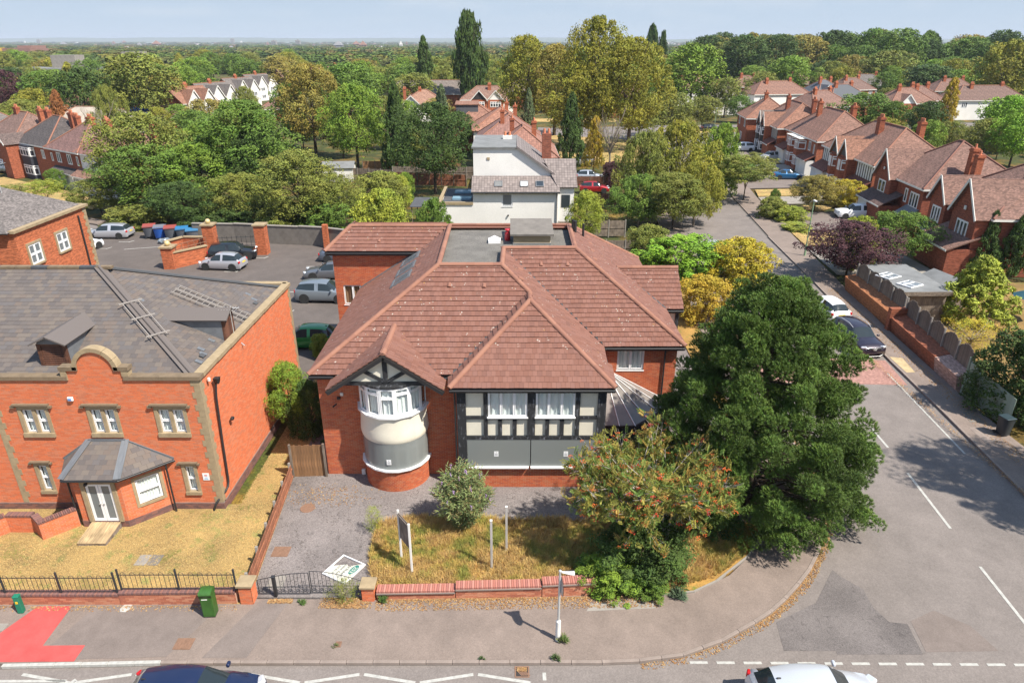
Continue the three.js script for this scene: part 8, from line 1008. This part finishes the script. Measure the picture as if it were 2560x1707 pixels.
{ // ---- rowan with orange berries
  const t = thing('rowan_tree', 'spreading rowan tree covered in orange red berries beside the pine', 'tree', 5.3, 0.12, 21.7), r = rng(515), br = [], leaves = [], berries = [], m4 = new THREE.Matrix4(), V = (x, y, z) => new THREE.Vector3(x, y, z);
  const leaf = (() => { const pos = []; const lf = (x, y, a, l, w) => { const c = Math.cos(a), s = Math.sin(a); pos.push(x, y, 0, x + c * l * 0.5 - s * w, y + s * l * 0.5 + c * w, 0.015, x + c * l, y + s * l, -0.02, x, y, 0, x + c * l, y + s * l, -0.02, x + c * l * 0.5 + s * w, y + s * l * 0.5 - c * w, 0.015); }; for (let i = 0; i < 5; i++) for (const k of [-1, 1]) lf(0, 0.03 + i * 0.036, Math.PI / 2 - k * 1.05, 0.075, 0.014); lf(0, 0.2, Math.PI / 2, 0.075, 0.014); const g = new THREE.BufferGeometry(); g.setAttribute('position', new THREE.Float32BufferAttribute(pos, 3)); g.computeVertexNormals(); return g; })();
  const berry = (() => { const a = []; for (let i = 0; i < 7; i++) a.push(new THREE.IcosahedronGeometry(0.02, 0).translate(Math.cos(i * 2.4) * 0.035 * Math.sqrt(i), -0.012 * i % 0.04, Math.sin(i * 2.4) * 0.035 * Math.sqrt(i))); return merge(a); })();
  for (const [x, z] of [[0, 0], [0.25, 0.15], [-0.22, 0.1], [0.1, -0.25]]) { const a = V(x, -0.1, z), b = V(x * 3, 1.3, z * 3); br.push(rod(a, b, 0.07, 6, 0.05)); for (let i = 0; i < 9; i++) { const th = i * 2.4 + x * 9, e1 = V(b.x + Math.cos(th) * (0.6 + r()), 2.4 + 1.4 * r(), b.z + Math.sin(th) * (0.5 + 0.9 * r())); br.push(rod(b.clone().lerp(V(0, 2.2, 0), 0.3 * r()), e1, 0.035, 5, 0.022)); for (let k = 0; k < 6; k++) { const th2 = th + (r() - 0.5) * 2.6, L = 0.8 + 1.3 * r(), e2 = V(e1.x + Math.cos(th2) * L, e1.y + (r() - 0.25) * 1.9, e1.z + Math.sin(th2) * L * 0.8), q = V(e2.x / 3.05, (e2.y - 3.3) / 2.9, e2.z / 2.5), ql = q.length(); if (ql > 1) { e2.set(e2.x / ql, 3.3 + (e2.y - 3.3) / ql, e2.z / ql); } br.push(rod(e1, e2, 0.016, 4, 0.006)); for (let n = 0; n < 21; n++) { const f = e1.clone().lerp(e2, 0.35 + 0.75 * r()).add(V((r() - 0.5) * 0.55, (r() - 0.5) * 0.5, (r() - 0.5) * 0.55)), dir = V(r() - 0.5, r() - 0.2, r() - 0.5).normalize(); m4.compose(f, qFrom(dir).multiply(new THREE.Quaternion().setFromAxisAngle(UP, r() * 6)), V(1.35, 1.35, 1.35).multiplyScalar(0.8 + 0.5 * r())); const kk = r(); leaves.push([m4.clone(), colv(r, kk < 0.46 ? [0.32, 0.31, 0.06] : kk < 0.66 ? [0.42, 0.29, 0.075] : [0.17, 0.26, 0.05], 0.25)]); } for (let n = 0; n < 3; n++) br.push(rod(e1.clone().lerp(e2, 0.5 + 0.5 * r()), e2.clone().add(V((r() - 0.5) * 0.7, 0.4 * (r() - 0.3), (r() - 0.5) * 0.7)), 0.007, 3, 0.003)); for (let n = 0; n < 2; n++) { const f = e2.clone().add(V((r() - 0.5) * 0.5, 0.05 + (r() - 0.5) * 0.4, (r() - 0.5) * 0.5)); m4.compose(f, new THREE.Quaternion().setFromAxisAngle(UP, r() * 6), V(1, 1, 1).multiplyScalar(0.8 + 0.6 * r())); berries.push([m4.clone(), colv(r, r() < 0.7 ? [0.55, 0.12, 0.025] : [0.46, 0.045, 0.025], 0.2)]); } } } }
  part(t, 'branches', merge(br), M(C(0.46, 0.41, 0.37), 0.9)); mass(t, 'leaves', leaf, plantMat(0.7, 0.3), leaves); mass(t, 'berries', berry, M(C(1, 1, 1), 0.45), berries);
}
// dark ivy thicket at the foot of the rowan
tree('ivy_bush', 'dark glossy ivy thicket under the rowan at the wall end', 4.9, 20.7, 2.3, 3.4, 's', 'dark', null, 0.1); tree('ivy_bush', 'fresh green ivy clump spilling over the garden wall', 3.6, 20.0, 1.15, 2.1, 's', 'leaf', null, 0.1); tree('ivy_bush', 'green leafy clump on the pavement edge below the rowan', 5.0, 19.95, 0.95, 1.7, 's', 'mid', null, 0.1); tree('shrub', 'dark undergrowth between the rowan and the pine trunk', 8.3, 23.6, 1.9, 2.6, 's', 'dark', null, 0.1);
{ // ---- buddleia
  const t = thing('buddleia_shrub', 'tall pale green buddleia shrub in front of the timbered wing', 'shrub', -2.05, 0.12, 23.4), r = rng(616), br = [], leaves = [], fl = [], m4 = new THREE.Matrix4(), V = (x, y, z) => new THREE.Vector3(x, y, z);
  const leaf = (() => { const pos = [0, 0, 0, 0.02, 0.08, 0.012, 0, 0.19, -0.03, 0, 0, 0, 0, 0.19, -0.03, -0.02, 0.08, 0.012], g = new THREE.BufferGeometry(); g.setAttribute('position', new THREE.Float32BufferAttribute(pos, 3)); g.computeVertexNormals(); return g; })();
  for (let i = 0; i < 64; i++) { const th = i * 2.4, q = Math.sqrt((i + 0.5) / 64), e = V(Math.cos(th) * 1.25 * q, 3.3 - 1.5 * q * q - 0.6 * r(), Math.sin(th) * 1.15 * q), m = V(e.x * 0.45, e.y * 0.55, e.z * 0.45); br.push(rod(V(e.x * 0.08, 0, e.z * 0.08), m, 0.02, 4, 0.014), rod(m, e, 0.014, 4, 0.005)); for (let n = 0; n < 120; n++) { const f = (n < 40 ? V(e.x * 0.2, 0.3, e.z * 0.2).lerp(m, r()) : m.clone().lerp(e, Math.pow(r(), 0.7))).add(V((r() - 0.5) * 0.36, (r() - 0.5) * 0.3, (r() - 0.5) * 0.36)), dir = V(e.x * 0.4 + (r() - 0.5) * 1.4, 0.25 + (r() - 0.5), e.z * 0.4 + (r() - 0.5) * 1.4).normalize(); m4.compose(f, qFrom(dir).multiply(new THREE.Quaternion().setFromAxisAngle(UP, r() * 6)), V(1, 1, 1).multiplyScalar(0.75 + 0.6 * r())); leaves.push([m4.clone(), colv(r, r() < 0.2 ? [0.34, 0.27, 0.12] : [0.24, 0.30, 0.11], 0.28)]); } if (i % 3 === 0) for (let n = 0; n < 3; n++) { m4.compose(e.clone().add(V(0, n * 0.05, 0)), qFrom(V(r() - 0.5, 0.6, r() - 0.5).normalize()), V(1, 1, 1)); fl.push([m4.clone(), colv(r, [0.30, 0.19, 0.36], 0.2)]); } }
  part(t, 'stems', merge(br), mm.barkPale); mass(t, 'leaves', leaf, plantMat(0.75, 0.3), leaves); mass(t, 'flower_spikes', new THREE.ConeGeometry(0.028, 0.16, 5), M(C(1, 1, 1), 0.9), fl);
}
{ // ---- small buddleia seedling and weeds
  const weed = (name, label, x, d, h, w, n, base, seed, y = 0.13) => { const r = rng(seed), t = thing(name, label, 'weed', x, y, d), list = [], m4 = new THREE.Matrix4(); for (let i = 0; i < n; i++) { const a = r() * 6.28, q = Math.sqrt(r()) * w / 2; m4.compose(new THREE.Vector3(Math.cos(a) * q * 0.5, h * 0.5 * r() * (1 - q / w), Math.sin(a) * q * 0.5), qFrom(new THREE.Vector3(Math.cos(a) * q * 1.5, h * 0.8 + 0.05, Math.sin(a) * q * 1.5).normalize()), new THREE.Vector3(1, 1, 1).multiplyScalar(h * (0.5 + 0.6 * r()))); list.push([m4.clone(), colv(r, base[Math.floor(r() * base.length)], 0.25)]); } part(t, 'stalk', rod(P(0, 0, 0), P(0.02, h * 0.7, 0.01), 0.012, 4, 0.004), mm.barkPale); mass(t, 'leaves', cached('weedfan', () => fan(9, 31, 0.8, 0.09, 0.75, 0.5)), plantMat(), list); };
  tree('buddleia_shrub', 'lanky buddleia seedling at the edge of the forecourt', -5.75, 23.1, 1.25, 0.9, 'y', 'lime', null, 0.13); tree('weed_shrub', 'tall dry weed growing through the iron gate', -6.15, 19.25, 0.95, 1.15, 'y', 'olive', null, 0.13); weed('pavement_weed', 'weed tuft at the foot of the sign lamp post', 1.75, 17.35, 0.3, 0.4, 26, [[0.09, 0.15, 0.03], [0.14, 0.17, 0.05]], 3); weed('pavement_weed', 'weed at the kerb below the sign lamp post', 1.45, 16.62, 0.22, 0.3, 18, [[0.07, 0.12, 0.03]], 4); weed('pavement_weed', 'small weed at the kerb left of the drain', -1.0, 16.62, 0.16, 0.2, 12, [[0.07, 0.12, 0.03]], 5); weed('pavement_weed', 'weed beside the tiny stop tap cover', -6.05, 17.15, 0.14, 0.26, 14, [[0.14, 0.17, 0.06]], 6); weed('pavement_weed', 'green weed in front of the middle of the gate', -7.75, 19.1, 0.2, 0.35, 20, [[0.08, 0.15, 0.03]], 7); weed('pavement_weed', 'weed growing from the garden wall joint', -4.75, 19.2, 0.35, 0.3, 18, [[0.09, 0.16, 0.03]], 8); weed('pavement_weed', 'grey green weed on the pavement below the ivy', 6.15, 19.45, 0.4, 0.6, 30, [[0.10, 0.15, 0.08]], 9);
}
// ---- grass and litter
function scatter(poly, n, seed, fn) { const r = rng(seed), xs = poly.map((p) => p[0]), ds = poly.map((p) => p[1]), x0 = Math.min(...xs), x1 = Math.max(...xs), d0 = Math.min(...ds), d1 = Math.max(...ds), out = []; let made = 0; for (let i = 0; i < n * 4 && made < n; i++) { const x = x0 + (x1 - x0) * r(), d = d0 + (d1 - d0) * r(); if (!spans(poly, d).some(([a, b]) => x > a && x < b)) continue; const e = fn(x, d, r); if (e) { out.push(e); made++; } } return out; }
{
  const plot = [[-5.15, 19.75], [1.1, 19.9], [5.6, 19.75], [7.8, 20.4], [9.4, 21.7], [10.4, 23.6], [4.6, 23.9], [-4.3, 23.98], [-5.75, 23.6], [-5.7, 21.6], [-5.4, 20.4]], n1 = fbm(7, 4, 801), n2 = fbm(11, 4, 802), m4 = new THREE.Matrix4();
  const blade = fan(6, 71, 0.34, 0.016, 0.6, 0.45);
  mass(scene, 'dry_grass', blade, plantMat(0.9, 0.3), scatter(plot, 24000, 81, (x, d, r) => { const k = n1(x / 9, d / 9), g = n2(x / 7, d / 7); if (k < 0.33 && r() < 0.6) return null; m4.compose(new THREE.Vector3(x, 0.13, -d), new THREE.Quaternion().setFromEuler(new THREE.Euler((r() - 0.5) * 0.5, r() * 6, (r() - 0.5) * 0.5)), new THREE.Vector3(1, 1, 1).multiplyScalar((0.45 + 0.8 * r()) * (0.6 + 0.8 * k))); return [m4.clone(), colv(r, g > 0.64 ? [0.30, 0.30, 0.06] : g > 0.52 ? [0.50, 0.37, 0.10] : r() < 0.25 ? [0.42, 0.25, 0.10] : [0.58, 0.40, 0.14], 0.22)]; }), 'long dry straw coloured grass filling the front garden', 'grass');
  const lawn = [[-24, 19.45], [-9.95, 19.5], [-10.5, 27], [-10.7, 40], [-11.9, 40], [-12.2, 24.6], [-14.8, 24.5], [-16.3, 23.3], [-18.2, 23.3], [-19.3, 22.4], [-20.2, 22.9], [-21.3, 22.9], [-24, 21]], short = fan(5, 72, 0.05, 0.008, 0.95, 0.3);
  mass(scene, 'lawn_grass', short, plantMat(0.95, 0.2), scatter(lawn, 26000, 82, (x, d, r) => { const g = n2(x / 8, d / 8), k = n1(x / 6, d / 6); m4.compose(new THREE.Vector3(x, 0.128, -d), new THREE.Quaternion().setFromAxisAngle(UP, r() * 6), new THREE.Vector3(1, 1, 1).multiplyScalar(0.6 + 0.9 * r() * (0.5 + k))); return [m4.clone(), colv(r, g > 0.66 ? [0.30, 0.29, 0.08] : [0.58, 0.42, 0.175], 0.12)]; }), 'short parched blades of the lawn in front of the office block', 'grass');
  const lf = (() => { const g = new THREE.BufferGeometry(); g.setAttribute('position', new THREE.Float32BufferAttribute([-0.03, 0, 0, 0, 0.012, 0.022, 0.04, 0.004, 0, -0.03, 0, 0, 0.04, 0.004, 0, 0, 0.01, -0.02], 3)); g.computeVertexNormals(); return g; })(), lit = [], r = rng(83), leafCol = [[0.36, 0.19, 0.075], [0.42, 0.26, 0.11], [0.28, 0.14, 0.06], [0.46, 0.31, 0.15]];
  const drop = (x, d, y) => { m4.compose(new THREE.Vector3(x, y, -d), new THREE.Quaternion().setFromEuler(new THREE.Euler((r() - 0.5) * 0.8, r() * 6, (r() - 0.5) * 0.8)), new THREE.Vector3(1, 1, 1).multiplyScalar(0.5 + 0.8 * r())); lit.push([m4.clone(), colv(r, leafCol[Math.floor(r() * 4)], 0.2)]); };
  for (let i = 5; i + 1 < 20; i++) { const [ax, ad] = kerbL[i], [bx_, bd] = kerbL[i + 1], L = Math.hypot(bx_ - ax, bd - ad), dens = i > 7 ? 300 : 90; for (let k = 0; k < L * dens; k++) { const q = r(), o = Math.pow(r(), 2) * (0.16 + 0.2 * n1(i * 0.3 + q * 0.5, 0.3)); drop(ax + (bx_ - ax) * q + (bd - ad) / L * o, ad + (bd - ad) * q - (bx_ - ax) / L * o, 0.012); } }
  for (let i = 0; i < 3800; i++) { const x = -5 + 10.5 * r(), o = Math.pow(r(), 2.2) * 0.55; drop(x, 19.28 + (x + 5) * 0.02 - o, 0.135); } for (let i = 0; i < 1600; i++) drop(-6.1 + 1.0 * (r() + r() - 1), 19.12 + 0.5 * (r() - 0.5), 0.14); for (let i = 0; i < 500; i++) drop(-9.0 + 0.9 * r(), 19.22 + 0.2 * (r() - 0.5), 0.14); for (let i = 0; i < 900; i++) drop(-26 + 16 * r(), 18.98 - 0.25 * Math.pow(r(), 2), 0.135); for (let i = 0; i < 500; i++) drop(-8.6 + 2.2 * (r() + r() + r() - 1.5), 25.6 + 1.0 * (r() + r() - 1), 0.142); for (let i = 0; i < 2500; i++) drop(23.3 + 0.25 * r() + 0.1 * Math.sin(i), 24 + 34 * r(), 0.13); for (let i = 0; i < 2600; i++) { const d = 28 + 26 * r(); drop(25.6 + (d - 30) * 0.055 - Math.pow(r(), 2) * 0.8, d, 0.135); } for (let i = 0; i < 1500; i++) { const x = 6.5 + 4 * r(), d = 19.9 + 4 * r(); if (spans(plot, d).some(([a, b]) => x > a && x < b)) drop(x, d, 0.15); } for (let i = 0; i < 400; i++) drop(0.33 + 0.3 * (r() - 0.5), 16.33 + 0.12 * (r() - 0.5), 0.02);
  mass(scene, 'leaf_litter', lf, plantMat(0.95, 0.2), lit, 'fallen brown leaves along the kerbs and wall feet', 'leaves');
  // lichen specks and grit
  const peb = new THREE.IcosahedronGeometry(0.012, 0), gr = []; for (let i = 0; i < 5000; i++) { const x = -10 + 14 * r(), d = 19.6 + 7.6 * r(); if (d < 24 && x > -5.9) continue; if (n1(x / 4, d / 4) < 0.5) continue; m4.makeScale(1 + r(), 0.6, 1 + r()).setPosition(x, 0.132, -d); gr.push([m4.clone(), colv(r, [0.07, 0.055, 0.045], 0.3)]); } mass(scene, 'forecourt_grit', peb, M(C(1, 1, 1), 0.95), gr, 'dark grit and moss scattered on the forecourt', 'grit');
}
renderer.render(scene, camera);
